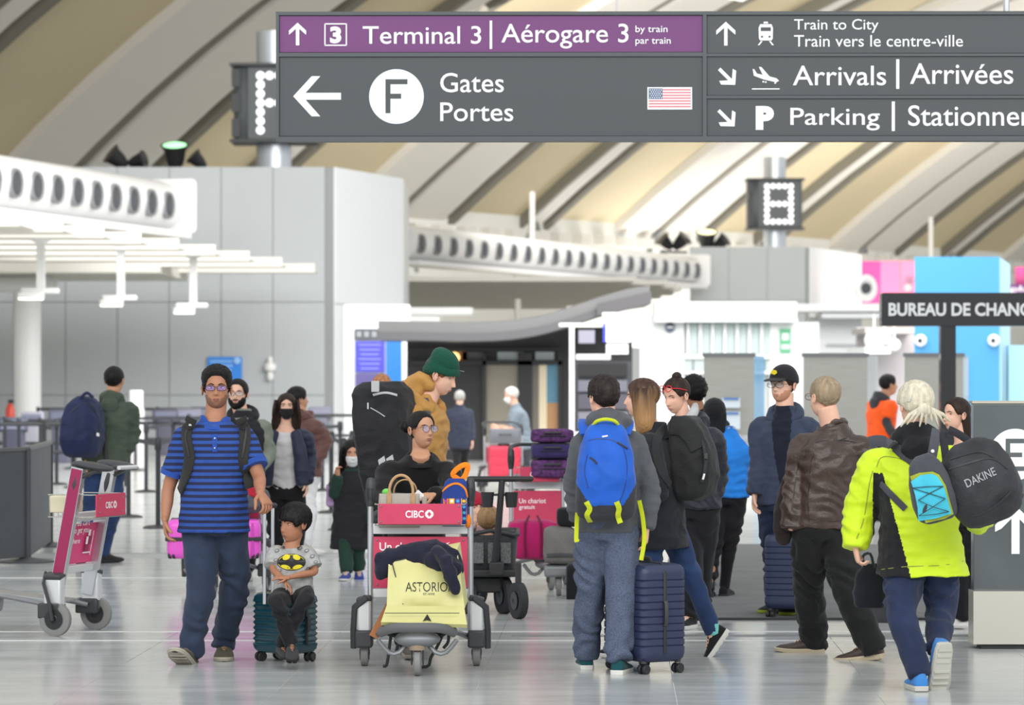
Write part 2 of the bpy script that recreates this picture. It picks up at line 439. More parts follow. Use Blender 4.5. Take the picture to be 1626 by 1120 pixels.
# ------------------------------------------------------------------ hands and shoes
def hand_into(mb, W, d, n, thumb, sc=1., curl=18., spread=1., thumb_open=1.):
    "W wrist, d towards the fingertips, n the way the palm faces, thumb = +1/-1 side of d x n"
    d = nrm(d); n = nrm(np.asarray(n, float)-d*np.dot(n, d)); w = np.cross(d, n)*thumb
    W = np.asarray(W, float); a = np.linspace(0, 2*math.pi, 12, endpoint=False); rg = []
    for t, hw, hh, off in ((-.02, .026, .021, 0), (0, .028, .019, 0), (.03, .036, .0165, .001), (.06, .041, .015, .001), (.085, .042, .0125, 0), (.096, .037, .009, 0)):
        c = W+d*t*sc+w*off
        ca, sa = np.cos(a), np.sin(a)
        rg.append(c+np.outer(np.sign(ca)*np.abs(ca)**.7*hw*sc, w)+np.outer(np.sign(sa)*np.abs(sa)**.8*hh*sc, np.cross(d, w)))
    mb.rings(rg)
    for k, (o, L) in enumerate(((.031, .070), (.0105, .079), (-.0105, .073), (-.030, .057))):
        p = W+(d*.082+w*o)*sc; path = [p]; ang = R(curl*(.6+.1*k)); dd = d*1.
        lat = w*(o*.9*spread)
        for q, fr in enumerate((.44, .31, .25)):
            v = nrm(d*math.cos(ang)+n*math.sin(ang)+lat*2.2)
            path.append(path[-1]+v*L*fr*sc); ang += R(curl*(1.05 if q == 0 else .8))
        r0 = .0092 if k < 3 else .0080
        mb.capsule(path, [r0*sc, r0*.97*sc, r0*.9*sc, r0*.78*sc], 8)
    p = W+(d*.018+w*.026)*sc; v = nrm(d*.62+w*.70*thumb_open+n*.25); q = p+v*.045*sc; v2 = nrm(d*.9+w*.25*thumb_open+n*.35); q2 = q+v2*.033*sc; q3 = q2+nrm(v2+n*.3)*.024*sc
    mb.capsule([p, q, q2, q3], [.014*sc, .0115*sc, .0102*sc, .0082*sc], 8)
    return mb
SHOE = [(-.060, .022, .060, .0), (-.055, .034, .092, .0), (-.03, .041, .108, .0), (0, .043, .112, .0), (.03, .044, .104, .0), (.07, .047, .078, .0), (.11, .051, .062, .002), (.15, .052, .052, .004), (.19, .045, .046, .005), (.213, .028, .036, .004), (.221, .010, .026, .003)]
def shoe(root, ank, fw, up, sc, mats, laces=True, boot=0., name='shoe', label=None):
    "mats: upper, sole, laces; ank = ankle joint .088 above the tread"
    fw = nrm(fw); up = nrm(np.asarray(up)-fw*np.dot(up, fw)); sd = np.cross(fw, up)
    g = np.asarray(ank, float)-up*.088*sc
    a = np.linspace(0, 2*math.pi, 18, endpoint=False); rg = []
    for (t, w, hgt, off) in SHOE:
        hgt = hgt+boot*math.exp(-((t+.01)/.045)**2)
        ca, sa = np.cos(a), np.sin(a)
        x = np.sign(ca)*np.abs(ca)**.75*w; zc = .012+(hgt-.012)/2; z = zc+np.sign(sa)*np.abs(sa)**.85*(hgt-.012)/2
        x = x*(1-.28*smooth01((z-.04)/.05))
        rg.append(g+(fw*t+sd*off)*sc+np.outer(x*sc, sd)+np.outer(z*sc, up))
    mb = MB(); mb.rings(rg); o = mb.build(name, mats[0], root, world=True, angle=60)
    if label: o['label'] = label
    # sole: outline with a toe spring, stepped groove
    rg = []
    for z, k in ((0, .93), (.003, 1.0), (.010, 1.03), (.012, 1.0), (.015, 1.04), (.024, 1.05), (.028, .99)):
        pts = []
        for sgn in (1, -1):
            seq = SHOE if sgn == 1 else SHOE[::-1]
            for (t, w, hgt, off) in seq:
                spring = .014*smooth01((t-.12)/.1)+.004*smooth01((-t-.035)/.02)
                pts.append(g+(fw*t*(1+.012*(k > 1))+sd*(off+sgn*w*k)+up*(z+spring*(1-z/.05)))*sc)
        rg.append(np.array(pts))
    ms = MB(); ms.rings(rg)
    for t in (-.03, 0, .03, .08, .11, .14, .17):       # tread bars
        w = np.interp(t, [q[0] for q in SHOE], [q[1] for q in SHOE]); sp = .014*smooth01((t-.12)/.1)
        ms.box(g+(fw*t+up*(sp-.0005))*sc, np.array((w*1.6, .012, .005))*sc, np.stack([sd, fw, up], 1))
    ms.build('sole', mats[1], o, world=True, angle=40)
    if laces:
        ml = MB()
        for t, z in ((.045, .098), (.062, .088), (.079, .078), (.096, .070)):
            ml.tube([g+(fw*(t-.004)+sd*.024+up*(z-.010))*sc, g+(fw*t+up*z)*sc, g+(fw*(t+.006)-sd*.024+up*(z-.010))*sc], .0035*sc, 5, smooth=2)
        ml.tube([g+(fw*.045+up*.088)*sc, g+(fw*.04+sd*.018+up*.097)*sc, g+(fw*.05+sd*.034+up*.084)*sc, g+(fw*.05+up*.088)*sc, g+(fw*.05-sd*.034+up*.084)*sc, g+(fw*.04-sd*.018+up*.097)*sc, g+(fw*.045+up*.088)*sc], .0028*sc, 5, smooth=2)
        ml.build('laces', mats[2], o, world=True)
    return o

# ------------------------------------------------------------------ figures
BODY = [(-.08, .115, .085), (0, .145, .106), (.22, .140, .100), (.45, .140, .100), (.68, .160, .112), (.86, .168, .108), (.96, .145, .088), (1.04, .102, .070), (1.12, .066, .060), (1.18, .056, .056)]
JACK = [(-.10, .190, .140), (0, .188, .138), (.22, .178, .132), (.45, .178, .130), (.68, .190, .138), (.86, .196, .130), (.96, .168, .108), (1.04, .125, .092), (1.11, .090, .078), (1.17, .074, .070), (1.23, .066, .066)]
def ringset(mb, tab, F, sc, n=22, bw=1., bd=1., belly=0., hem=None, flare=0., top=None):
    tab = list(tab)
    if hem is not None:
        w, d = tab[0][1], tab[0][2]; tab = [t for t in tab if t[0] > hem+.04]
        if tab[0][0] > .05: w, d = tab[0][1], tab[0][2]
        tab = [(hem, w*(1+flare), d*(1+flare))]+tab
    if top is not None: tab = [t for t in tab if t[0] <= top]
    a = np.linspace(0, 2*math.pi, n, endpoint=False); ca, sa = np.cos(a), np.sin(a); rg = []
    fs = np.array([t[0] for t in tab]); ff = np.linspace(fs[0], fs[-1], max(8, int((fs[-1]-fs[0])*18)))
    for f in ff:
        w = np.interp(f, fs, [t[1] for t in tab])*sc*(bw if f < 1.02 else 1); d = np.interp(f, fs, [t[2] for t in tab])*sc*(bd if f < 1.02 else 1)
        c, ux, fr = F(f)
        bl = belly*math.exp(-((f-.22)/.3)**2)*sc
        x = np.sign(ca)*np.abs(ca)**.85*w; y = np.sign(sa)*np.abs(sa)**.85*d
        y = y+np.where(y > 0, bl*y/d, 0)
        rg.append(c+np.outer(x, ux)+np.outer(y, fr))
    return mb.rings(rg)
def limb(mb, P, rr, n=12, sm=4, up=None): return mb.tube(P, rr, n, smooth=sm, up=up)

def person(name_label, Y, head, sh, hip, yaw=0., size=1., arms=None, legs=None, top=None, bottom=None, skin='skin_tan', hair=None,
           shoes=None, fem=False, bw=1., bd=1., belly=0., hip_yaw=None, voxel=.011, shw=.172, hipw=.088, eyes=True, lo=False,
           hscale=None, group=None, closed=False, hands=True, neckoff=0., name='person', lean=0.):
    """Everything is given by the pixels where a joint is seen plus its depth behind Y.
    R is the person's own right.  top/bottom: dicts of the clothes.  Returns (root, data)."""
    sc = size; J = lambda p: at(p[0], p[1], Y+(p[2] if len(p) > 2 else 0.))
    hy = yaw if hip_yaw is None else hip_yaw
    SH = J(sh); HP = J(hip)
    def frame(f):
        a = R(hy+(yaw-hy)*min(1, max(0, f))); ux = V(math.cos(a), math.sin(a), 0); fr = V(math.sin(a), -math.cos(a), 0)
        c = HP+(SH-HP)*f
        ax = nrm(SH-HP); fr = nrm(fr-ax*np.dot(fr, ax)); 
        c = c+fr*(.012*math.sin(max(0, min(1, f))*math.pi)*-1)*sc
        return c, ux, fr
    ux = V(math.cos(R(yaw)), math.sin(R(yaw)), 0); hx = V(math.cos(R(hy)), math.sin(R(hy)), 0)
    fr = V(math.sin(R(yaw)), -math.cos(R(yaw)), 0)
    hd = head; hsc = hscale or (.985 if not fem else .95)*(size if size > .9 else size**.35*.985)
    H = Head(J(hd['p']), hd.get('yaw', yaw), hd.get('pitch', 0), hd.get('roll', 0), hsc)
    base = at(hip[0], hip[1], Y); root = thing(name, name_label, 'person', (base[0], Y, 0), 0, group)
    D = {'H': H, 'root': root, 'sh': SH, 'hip': HP, 'ux': ux, 'fr': fr}
    # ---- joints
    A = {}
    for side, sg in (('R', -1), ('L', 1)):
        a = (arms or {}).get(side)
        if a is None: continue
        s0 = SH+ux*sg*shw*sc+V(0, 0, -.042*sc)
        if 's' in a: s0 = J(a['s'])
        A[side] = (s0, J(a['e']), J(a['w']), a)
    Lg = {}
    for side, sg in (('R', -1), ('L', 1)):
        l = (legs or {}).get(side)
        if l is None: continue
        h0 = HP+hx*sg*hipw*sc+V(0, 0, -.02)
        if 'h' in l: h0 = J(l['h'])
        fy = l.get('yaw', hy); ft = l.get('pitch', 0.); fwv = V(math.sin(R(fy))*math.cos(R(ft)), -math.cos(R(fy))*math.cos(R(ft)), math.sin(R(ft)))
        upv = V(-math.sin(R(fy))*math.sin(R(ft)), math.cos(R(fy))*math.sin(R(ft)), math.cos(R(ft)))
        rl = l.get('roll', 0.)
        if rl: sdv = np.cross(fwv, upv); upv = upv*math.cos(R(rl))+sdv*math.sin(R(rl))
        if 'g' in l:                       # flat on the floor at this pixel
            g = onfloor(*l['g']); an = g+V(0, 0, .088*sc)-fwv*.06*sc
        else: an = J(l['a'])
        k = l['k']; kk = at(k[0], k[1], (k[2] if len(k) > 2 else 0)+(Y if 'g' not in l else (an[1]*.5+HP[1]*.5)))
        Lg[side] = (h0, kk, an, fwv, upv, l)
    D['A'] = A; D['L'] = Lg
    SK = skin
    # ---- body: one skin for trunk, neck, arms and legs, with the head and hands set into it
    mb = MB(); ringset(mb, BODY, frame, sc, 20, bw*.97, bd*.95, belly*.9)
    nk0 = frame(1.02)[0]+fr*neckoff; nk1 = H.xf(V(0, .022, -.045))[0]
    rn = .062*sc if not fem else .050*sc
    if size < .8: rn = .044*sc/.7
    mb.tube([nk0, nk0*.5+nk1*.5, nk1], [rn*1.15, rn, rn*1.0], 14)
    slim = .9 if fem else 1.
    for side, (s0, e, w, a) in A.items():
        mid = s0*.55+e*.45
        limb(mb, [s0*.8+frame(.93)[0]*.2, s0, mid, e, e*.55+w*.45, w], [.05*sc*slim, .054*sc*slim, .047*sc*slim, .039*sc*slim, .038*sc*slim, .025*sc*slim])
        mb.sphere(w, .0245*sc*slim, 10, 6)
    for side, (h0, k, an, fwv, upv, l) in Lg.items():
        limb(mb, [h0, h0*.5+k*.5, k, k*.62+an*.38-fwv*.012, an], [.074*sc, .060*sc, .042*sc, .040*sc, .032*sc])
        limb(mb, [an, an+fwv*.1*sc-upv*.05*sc, an+fwv*.16*sc-upv*.062*sc], [.036*sc, .032*sc, .02*sc], sm=2)
    v, F = remesh(mb, max(voxel, .0105)*(sc**.5), 3)
    body = MB(); body.add(v, F)
    head_into(body, H, fem, lo, eyes=eyes, closed=closed)
    if hands:
        for side, (s0, e, w, a) in A.items():
            if a.get('nohand'): continue
            d = nrm(a.get('d', nrm(w-e))); n = a.get('n')
            if n is None: n = -ux if side == 'L' else ux
            t = np.cross(nrm(d), nrm(np.asarray(n, float)-nrm(d)*np.dot(n, nrm(d))))
            # thumb points forward when the arm hangs
            tf = a.get('thumb');
            if tf is None: tf = 1 if np.dot(t, fr) > 0 else -1
            body.mati(0); hand_into(body, w, d, n, tf, sc*(.98 if not fem else .9), a.get('curl', 20), thumb_open=a.get('to', 1.))
    iris = mat('iris_dark', (42, 28, 20), .25); white = mat('eye_white', (222, 214, 206), .3)
    hm = hair['mat'] if hair else mat('brow_brown', (60, 45, 35))
    lipc = {'skin_fair': ('lips_fair', (196, 124, 112)), 'skin_tan': ('lips_tan', (158, 98, 84)), 'skin_brown': ('lips_brown', (134, 84, 72))}[SK]
    SKM = {'skin_fair': (226, 178, 154), 'skin_tan': (192, 142, 112), 'skin_brown': (168, 116, 88)}
    b = body.build('body', [skinmat(SK, SKM[SK]), white, iris, hair.get('brow', hm) if hair else hm, mat(lipc[0], lipc[1], .45)], root, world=True, angle=0)
    D['body'] = b; D['body_geo'] = (np.vstack(body.v), body.f)
    # ---- hair
    if hair:
        m = MB()
        if hair['kind'] != 'none':
            hair_into(H, hair['kind'], m, fem, hair.get('t', .016), lo, hair.get('rough', .004), hair.get('seed', 1.), pts=hair.get('pts'), topx=hair.get('topx', 0.))
        if 'down' in hair: long_hair(H, m, hair['down'], hair.get('width', .085), hair.get('depth', .05), hair.get('back', .045), seed=hair.get('seed', 1.), front=hair.get('front', 0.))
        if 'bun' in hair:
            bp = hair['bun']; k = MB(); k.sphere((0, 0, 0), hair.get('bunr', .036), 20, 14); vv, ff = k.arrays()
            vv = cloth(vv, ff, .006, (40, 40, 40), 2.); m.add(H.xf(vv+np.array(bp)), ff)
        if m.n:
            m.build('hair', hair['mat'], root, world=True, angle=0)
        if 'beard' in hair:
            Dd, Aa, Ee, Ff = HGL if lo else HG
            P0 = head_surface(Dd, fem); jaw = smooth01((-.030-P0[:, 2]-.03*np.exp(-(P0[:, 0]/.03)**2)+.012*(np.abs(P0[:, 0]) > .045))/.012)*smooth01((.02-P0[:, 1])/.02)
            lipzone = np.exp(-(P0[:, 0]/.022)**4-((P0[:, 2]+.058)/.011)**4)*(P0[:, 1] < 0)
            must = np.exp(-(P0[:, 0]/.028)**4-((P0[:, 2]+.046)/.007)**2)*(P0[:, 1] < 0)
            mk = np.clip(np.maximum(jaw, must)-lipzone*1.4, 0, 1)
            rr = hair['beard']*mk-.006*(1-mk)+noise3(Dd*22)*.0012*mk
            bm = MB(); bm.add(H.xf(P0+Dd*rr[:, None]), Ff); bm.build('beard', hair.get('beardmat', hair['mat']), root, world=True, angle=0)
    # ---- clothes
    for gname, g in (top or []):
        mb = MB(); inf = g.get('inf', 1.)
        if not g.get('nobody'):
            ringset(mb, g.get('tab', JACK), frame, sc, 24, bw*inf, bd*inf*g.get('dep', 1.), belly, g.get('hem'), g.get('flare', 0.), g.get('top'))
        cut = g.get('cut', 1.)     # where the sleeve ends: 1 wrist, .5 elbow, 0 none
        sr = g.get('sr', (.070, .062, .055, .047)); sr = [q*sc for q in sr]
        for side, (s0, e, w, a) in A.items():
            if cut <= 0: continue
            inn = s0*.62+frame(.92)[0]*.38
            if cut >= .9:
                w2 = w+nrm(w-e)*.012*sc
                limb(mb, [inn, s0, s0*.5+e*.5, e, e*.45+w2*.55, w2], [sr[0]*.95, sr[0], sr[1], sr[1]*.97, sr[2], sr[3]], 14, 5)
                if g.get('cuff'): mb.tube([w2-nrm(w-e)*.05*sc, w2+nrm(w-e)*.004], [sr[3]*.9, sr[3]*.82], 14)
            else:
                q = s0+(e-s0)*cut*2
                limb(mb, [inn, s0, s0*.5+q*.5, q], [sr[0]*.95, sr[0], sr[1]*1.04, sr[1]*1.1], 14, 4)
        v, F = remesh(mb, g.get('voxel', voxel), g.get('smooth', 3))
        nz0 = H.c[2]-.11
        fq = g.get('freq', (8, 8, 14)); am = g.get('fold', .008)*(sc**.5)
        def crease(v, nv):
            # slanting pull folds, strongest round the elbows and the waist
            k = np.exp(-((v[:, 2]-HP[2]-.10*sc)/(.14*sc))**2)
            for side, (s0, e, w, a) in A.items(): k = np.maximum(k, np.exp(-(np.linalg.norm(v-e, axis=1)/(.11*sc))**2))
            n1 = noise3(v*(5, 5, 4)+2.2); n2 = noise3(v*(5, 5, 3)+6.)
            return am*.75*k*np.sin((v[:, 2]+.13*n1+.4*(v[:, 0]-HP[0]))*2*math.pi/.075)*np.clip(.5+1.5*n2, 0, 1)
        v = cloth(v, F, am, fq, g.get('seed', 3.1)+SH[0], crease)
        if g.get('quilt'):
            nv = vnormals(v, F); per, amp = g['quilt']; v = v+nv*(amp*(np.abs(np.sin((v[:, 2]+.01*noise3(v*6))*math.pi/per))**.55-.5))[:, None]
        if g.get('taper_hem'): pass
        m2 = mbof(v, F)
        mm = g['mat']
        if callable(g.get('paint')):
            q = np.array([v[f].mean(0) for f in F]); idx = g['paint'](q, D); m2.m = [int(i) for i in idx]; mm = g['mats']
        o = m2.build(gname, mm, root, world=True, angle=0)
        if g.get('label'): o['label'] = g['label']
        D[gname] = (v, F); D[gname+'_o'] = o
        D['top_bvh'] = bvh_of(v, F); D['top_o'] = o
        if g.get('collar'):
            ct, ch, cr = g['collar']; c0 = frame(1.05)[0]; ax = nrm(nk1-c0); mbc = MB(); aa = np.linspace(0, 2*math.pi, 28, endpoint=False)
            sdv = nrm(ux-ax*np.dot(ux, ax)); fv = np.cross(sdv, ax); fv = fv if np.dot(fv, fr) > 0 else -fv
            rg = []
            for hh, rr_ in ((-.03, 1.22), (0, 1.10), (ch*.6, 1.02), (ch, 1.0), (ch*1.02, .93), (ch*.6, .92), (-.03, 1.05)):
                rad = cr*rr_*sc; gap = np.where(np.sin(aa) > .72, -ct*np.clip((np.sin(aa)-.72)/.28, 0, 1), 0)*(hh > 0)
                rg.append(c0+ax*hh*sc+np.outer(gap*sc, ax)+np.outer(np.cos(aa)*rad*1.04, sdv)+np.outer(np.sin(aa)*rad, fv))
            mbc.rings(rg, cap=False); mbc.build('collar', g.get('colmat', mm if not isinstance(mm, list) else mm[0]), o, world=True, angle=0)
        if g.get('hood'):
            hb = g['hood']; c0 = frame(1.06)[0]; mbh = MB()
            pts = []; rad = []
            for k, an_ in enumerate(np.linspace(R(-150), R(150), 13)):   # 0 = back of the neck
                pts.append(c0+ux*math.sin(an_)*.085*sc*hb-fr*math.cos(an_)*.075*sc*hb+V(0, 0, (.035*math.cos(an_)+.015)*sc*hb)); bk = .5+.5*math.cos(an_)
                rad.append(((.018+.028*bk)*sc*hb, (.020+.040*bk)*sc*hb))
            mbh.tube(pts, rad, 14, up=(0, 0, 1), smooth=2)
            mbh.sphere(c0-fr*.105*sc*hb+V(0, 0, -.035*sc), np.array((.085, .05, .085))*sc*hb, 18, 12, rot=rotz(R(yaw)))
            v_, F_ = remesh(mbh, .010, 4); v_ = cloth(v_, F_, .007, (14, 14, 14), 5.)
            mbof(v_, F_).build('hood', g.get('hoodmat', mm if not isinstance(mm, list) else mm[0]), o, world=True, angle=0)
    if bottom:
        g = bottom; mb = MB(); r = [q*sc for q in g.get('r', (.098, .090, .074, .068, .066))]
        tab = [(-.19, .12, .11), (-.09, .170, .128), (0, .172, .130), (.15, .158, .118)]
        if not g.get('nopelvis'): ringset(mb, tab, frame, sc, 22, bw, bd, belly*.6)
        for side, (h0, k, an, fwv, upv, l) in Lg.items():
            e = an-nrm(an-k)*(-.055 if g.get('long') else g.get('cuffz', -.012))*sc
            if 'cutoff' in l: e = k*(1-l['cutoff'])+an*l['cutoff']
            limb(mb, [h0+V(0, 0, .02*sc), h0*.5+k*.5, k, k*.5+e*.5, e], r, 16, 6)
        v, F = remesh(mb, g.get('voxel', voxel*1.05), 3)
        zmin = v[:, 2].min()
        def bunch(v, nv):
            z = v[:, 2]-zmin; w = np.exp(-(z/.22)**2)
            n1 = noise3(v*(6, 6, 5)+3.3); n2 = noise3(v*(4, 4, 2.5)+9.)
            cr = np.sin((v[:, 2]+.16*n1+.35*(v[:, 0]-v[:, 0].mean()))*2*math.pi/.115)*np.clip(.5+1.6*n2, 0, 1)
            return g.get('bunch', .010)*1.1*w*cr+.007*np.exp(-((z-.47*sc)/.16)**2)*cr+.004*cr
        v = cloth(v, F, g.get('fold', .008), g.get('freq', (9, 9, 6)), 1.7+HP[0], bunch)
        o = mbof(v, F).build(g.get('name', 'trousers'), g['mat'], root, world=True, angle=0); D['bottom'] = (v, F); D['bottom_o'] = o
        if g.get('label'): o['label'] = g['label']
    if shoes is not None:
        for side, (h0, k, an, fwv, upv, l) in Lg.items():
            if l.get('noshoe'): continue
            if 'sock' in (l or {}):
                ms = MB(); ms.tube([an-upv*.02*sc, an+nrm(k-an)*.09*sc], [.043*sc, .046*sc], 14); ms.build('sock', l['sock'], root, world=True)
            shoe(root, an, fwv, upv, sc*l.get('fs', 1.), shoes, laces=l.get('laces', True), boot=l.get('boot', 0.))
    return root, D

def spectacles(D, mat_f, lensm, w=.062, hgt=.038, rnd=2.2, r=.0016):
    H = D['H']; o = None; mb = MB(); ml = MB(); a = np.linspace(0, 2*math.pi, 25); mb.mi = 0
    for sx in (-1, 1):
        x = np.sign(np.cos(a))*np.abs(np.cos(a))**(2/rnd)*w/2; z = np.sign(np.sin(a))*np.abs(np.sin(a))**(2/rnd)*hgt/2
        y = -.099+.10*(np.abs(x*1+sx*.034)**2)*3
        P = np.stack([sx*.034+x, y, z+.009], 1); mb.tube(H.xf(P), r*H.s, 6)
        n = len(P)-1; ml.add(H.xf(np.vstack([P[:-1], P[:-1]+V(0, .001, 0)])), [list(range(n)), list(range(n, 2*n))[::-1]]+[[i, (i+1) % n, n+(i+1) % n, n+i] for i in range(n)])
        mb.tube(H.xf(np.array([(sx*(.034+w/2), -.094, .014), (sx*.080, -.07, .014), (sx*.086, .0, .010), (sx*.088, .02, .004)])), r*.9*H.s, 6, smooth=2)
    mb.tube(H.xf(np.array([(-.034+w/2, -.098, .014), (0, -.103, .017), (.034-w/2, -.098, .014)])), r*H.s, 6, smooth=3)
    o = mb.build('glasses_frame', mat_f, D['root'], world=True, angle=0)
    ml.build('lens', lensm, o, world=True); return o
def face_mask(D, m, fem=False):
    H = D['H']; Dd, Aa, Ee, Ff = HG; P = head_surface(Dd, fem)
    x, y, z = P.T; mk = smooth01((-.008-z)/.006)*smooth01((z+.115)/.01)*smooth01((-y-.030)/.012)
    r = .007*mk-.010*(1-mk)+.010*mk*np.exp(-(x/.03)**2-((z+.045)/.03)**2)
    mb = MB(); mb.add(H.xf(P+Dd*r[:, None]), Ff)
    o = mb.build('face_mask', m, D['root'], world=True, angle=0)
    for sx in (-1, 1):
        ml = MB(); ml.tube(H.xf(np.array([(sx*.056, -.055, -.022), (sx*.082, -.01, .0), (sx*.088, .022, .008)])), .0014, 5, smooth=2)
        ml.build('ear_loop', m, o, world=True)
    return o
# ------------------------------------------------------------------ the hall
def struct(o): return tag(o, kind='structure')
def holder(name, kind='structure'):
    o = bpy.data.objects.new(name, None); COL.objects.link(o); o['kind'] = kind; return o
terrazzo = mat('terrazzo', (178, 180, 178), .16, var=.10, vscale=1.1, bump=.02, bscale=3, worldpos=True, spec=.6)
# streaks and patches in the polish, and each tile its own tone
def floor_material(name, tiled):
    m = bpy.data.materials.new(name); m.use_nodes = True; nt = m.node_tree; b = nt.nodes['Principled BSDF']; L = nt.links.new
    g = nt.nodes.new('ShaderNodeNewGeometry'); mp = nt.nodes.new('ShaderNodeMapping'); mp.inputs['Scale'].default_value = (.55, 1.9, 1); L(g.outputs['Position'], mp.inputs[0])
    n = nt.nodes.new('ShaderNodeTexNoise'); n.inputs['Scale'].default_value = 1.7; n.inputs['Detail'].default_value = 9; n.inputs['Roughness'].default_value = .62; L(mp.outputs[0], n.inputs['Vector'])
    r = nt.nodes.new('ShaderNodeValToRGB'); e = r.color_ramp.elements; e[0].position = .32; e[0].color = (*lin((176, 179, 178)), 1); e[1].position = .66; e[1].color = (*lin((198, 199, 197)), 1); L(n.outputs['Fac'], r.inputs[0])
    oi = nt.nodes.new('ShaderNodeObjectInfo'); mr = nt.nodes.new('ShaderNodeMapRange'); mr.inputs['To Min'].default_value = .97; mr.inputs['To Max'].default_value = 1.03; L(oi.outputs['Random'], mr.inputs['Value'])
    hs = nt.nodes.new('ShaderNodeHueSaturation'); L(r.outputs[0], hs.inputs['Color']); L(mr.outputs[0] if tiled else mr.outputs[0], hs.inputs['Value'])
    if not tiled: nt.links.remove(hs.inputs['Value'].links[0]); hs.inputs['Value'].default_value = 1.
    L(hs.outputs[0], b.inputs['Base Color']); 
    r2 = nt.nodes.new('ShaderNodeMapRange'); r2.inputs['To Min'].default_value = .10; r2.inputs['To Max'].default_value = .26; L(n.outputs['Fac'], r2.inputs['Value']); L(r2.outputs[0], b.inputs['Roughness'])
    b.inputs['Specular IOR Level'].default_value = .55
    return m
fl_near = floor_material('floor_tile', True); fl_far = floor_material('floor_far', False)
grout = mat('grout', (166, 168, 167), .6)
GR = rotz(R(-1.8)); T = 1.055
floor = MB(); floor.box((0, 150, -.06), (150, 262, .10)); fo = struct(floor.build('floor', grout, smooth=False))
far = MB(); far.box((0, 156, -.005), (150, 250, .01)); o = far.build('floor_field', fl_far, fo, smooth=False)
tm = MB(); tm.rbox((0, 0, -.005), (T-.0025, T-.0025, .010), .003, n=1); t0 = tm.build('tile', fl_near, fo, smooth=False)
first = True
ox = (297-CX)/FPX*floorY(1078)      # a seam seen at the lower left
for j in range(15):
    for i in range(-5, 10):
        c = GR @ V(ox+T*(i+.5), 15.2+T*(j+.5), 0)
        if abs(c[0]) > c[1]*.162+1.2: continue
        if c[1] > 30.5: continue
        o = t0 if first else t0.copy()
        if not first: COL.objects.link(o)
        o.location = (c[0], c[1], 0); o.rotation_euler = (0, 0, R(-1.8)); first = False
# expansion joint across the hall: two bright strips
for k, (y0, w, ca) in enumerate(((1003.5, .03, 'steel_bright'), (1017.5, .035, 'steel_bright'), (918, .03, 'steel_bright'))):
    m = MB(); Y = floorY(y0); m.box((0, Y, .001), (14, w*(Y/20)**1.0, .004)); o = struct(m.build('trim_%d' % (k+1), mat('steel_bright', (222, 222, 220), .3, .2), smooth=False))
m = MB(); m.box((6.4, floorY(1010), .0008), (12.8, .17, .003)); struct(m.build('trim_4', mat('joint_grey', (128, 130, 130), .4), smooth=False))
# entrance mat
def poly_floor(name, pts, th, m, z=0.):
    P = np.array(pts); mb = MB(); n = len(P)
    mb.add(np.vstack([np.c_[P, np.full(n, z)], np.c_[P, np.full(n, z+th)]]), [list(range(n))[::-1], list(range(n, 2*n))]+[[i, (i+1) % n, n+(i+1) % n, n+i] for i in range(n)])
    return mb.build(name, m, smooth=False)
Yf = floorY(984); Yb = floorY(866)
o = poly_floor('entrance_mat', [((1035-CX)/FPX*Yf, Yf), (7.5, Yf-.2), (9.5, Yb), ((1068-CX)/FPX*Yb, Yb)], .012, fabric('mat_grey', (92, 92, 92), bscale=20, var=.15, vscale=3))
tag(o, 'large dark grey entrance mat under the navy suitcase and the helper', 'floor mat')
m = MB(); m.box((5.1, Yf-.06, .008), (7.9, .05, .016)); m.build('edge_strip', mat('rubber_edge', (40, 40, 42), .6), o, smooth=False)

wall_grey = mat('panel_grey', (176, 180, 182), .45, var=.03, vscale=.3); wall_white = mat('panel_white', (236, 238, 240), .4)
dark_seam = mat('seam_dark', (92, 92, 90), .6)
white_paint = mat('paint_white', (232, 232, 230), .45); louver_white = mat('louver_white', (226, 222, 212), .5)
def quadwall(name, A, B, z0, z1, th, m):
    "upright slab from plan point A to B"
    A = np.array(A[:2]); B = np.array(B[:2]); d = B-A; L = np.linalg.norm(d); d /= L; n = np.array([-d[1], d[0]])
    mb = MB(); c = (A+B)/2+n*th/2
    mb.box((c[0], c[1], (z0+z1)/2), (L, th, z1-z0), np.array([[d[0], n[0], 0], [d[1], n[1], 0], [0, 0, 1.]])); return mb.build(name, m, smooth=False)
def panelled(name, A, B, zs, cols, m, th=.3, gap=.018):
    core = struct(quadwall(name, A, B, zs[0], zs[-1]-.02, th, mat('panel_joint', (158, 161, 162), .6)))
    A = np.array(A[:2]); B = np.array(B[:2]); d = B-A; L = np.linalg.norm(d); d /= L; n = np.array([-d[1], d[0]]); w = L/cols
    Rm = np.array([[d[0], n[0], 0], [d[1], n[1], 0], [0, 0, 1.]])
    for i in range(cols):
        for k in range(len(zs)-1):
            mb = MB(); c = A+d*w*(i+.5)-n*.03; mb.box((c[0], c[1], (zs[k]+zs[k+1])/2), (w-gap, .06, zs[k+1]-zs[k]-gap), Rm)
            mb.build('panel', m, core, smooth=False)
    return core
def top_z(py, Y): return CAMH+(HZ-py)/FPX*Y
YW = 86.
zt = top_z(265, YW)
panelled('wall_left', at(-60, 0, YW), at(516, 0, YW), [0, top_z(690, YW) if False else 1.2, top_z(480, YW), zt], 7, wall_grey)
struct(quadwall('wall_recess', at(515, 0, YW+.5), at(532, 0, YW+.5), 0, zt-.05, .3, dark_seam))
a_, b_ = at(530, 0, YW), at(637, 0, YW+5.0)
panelled('wall_pier', a_, b_, [0, 3.6, zt], 1, wall_white)
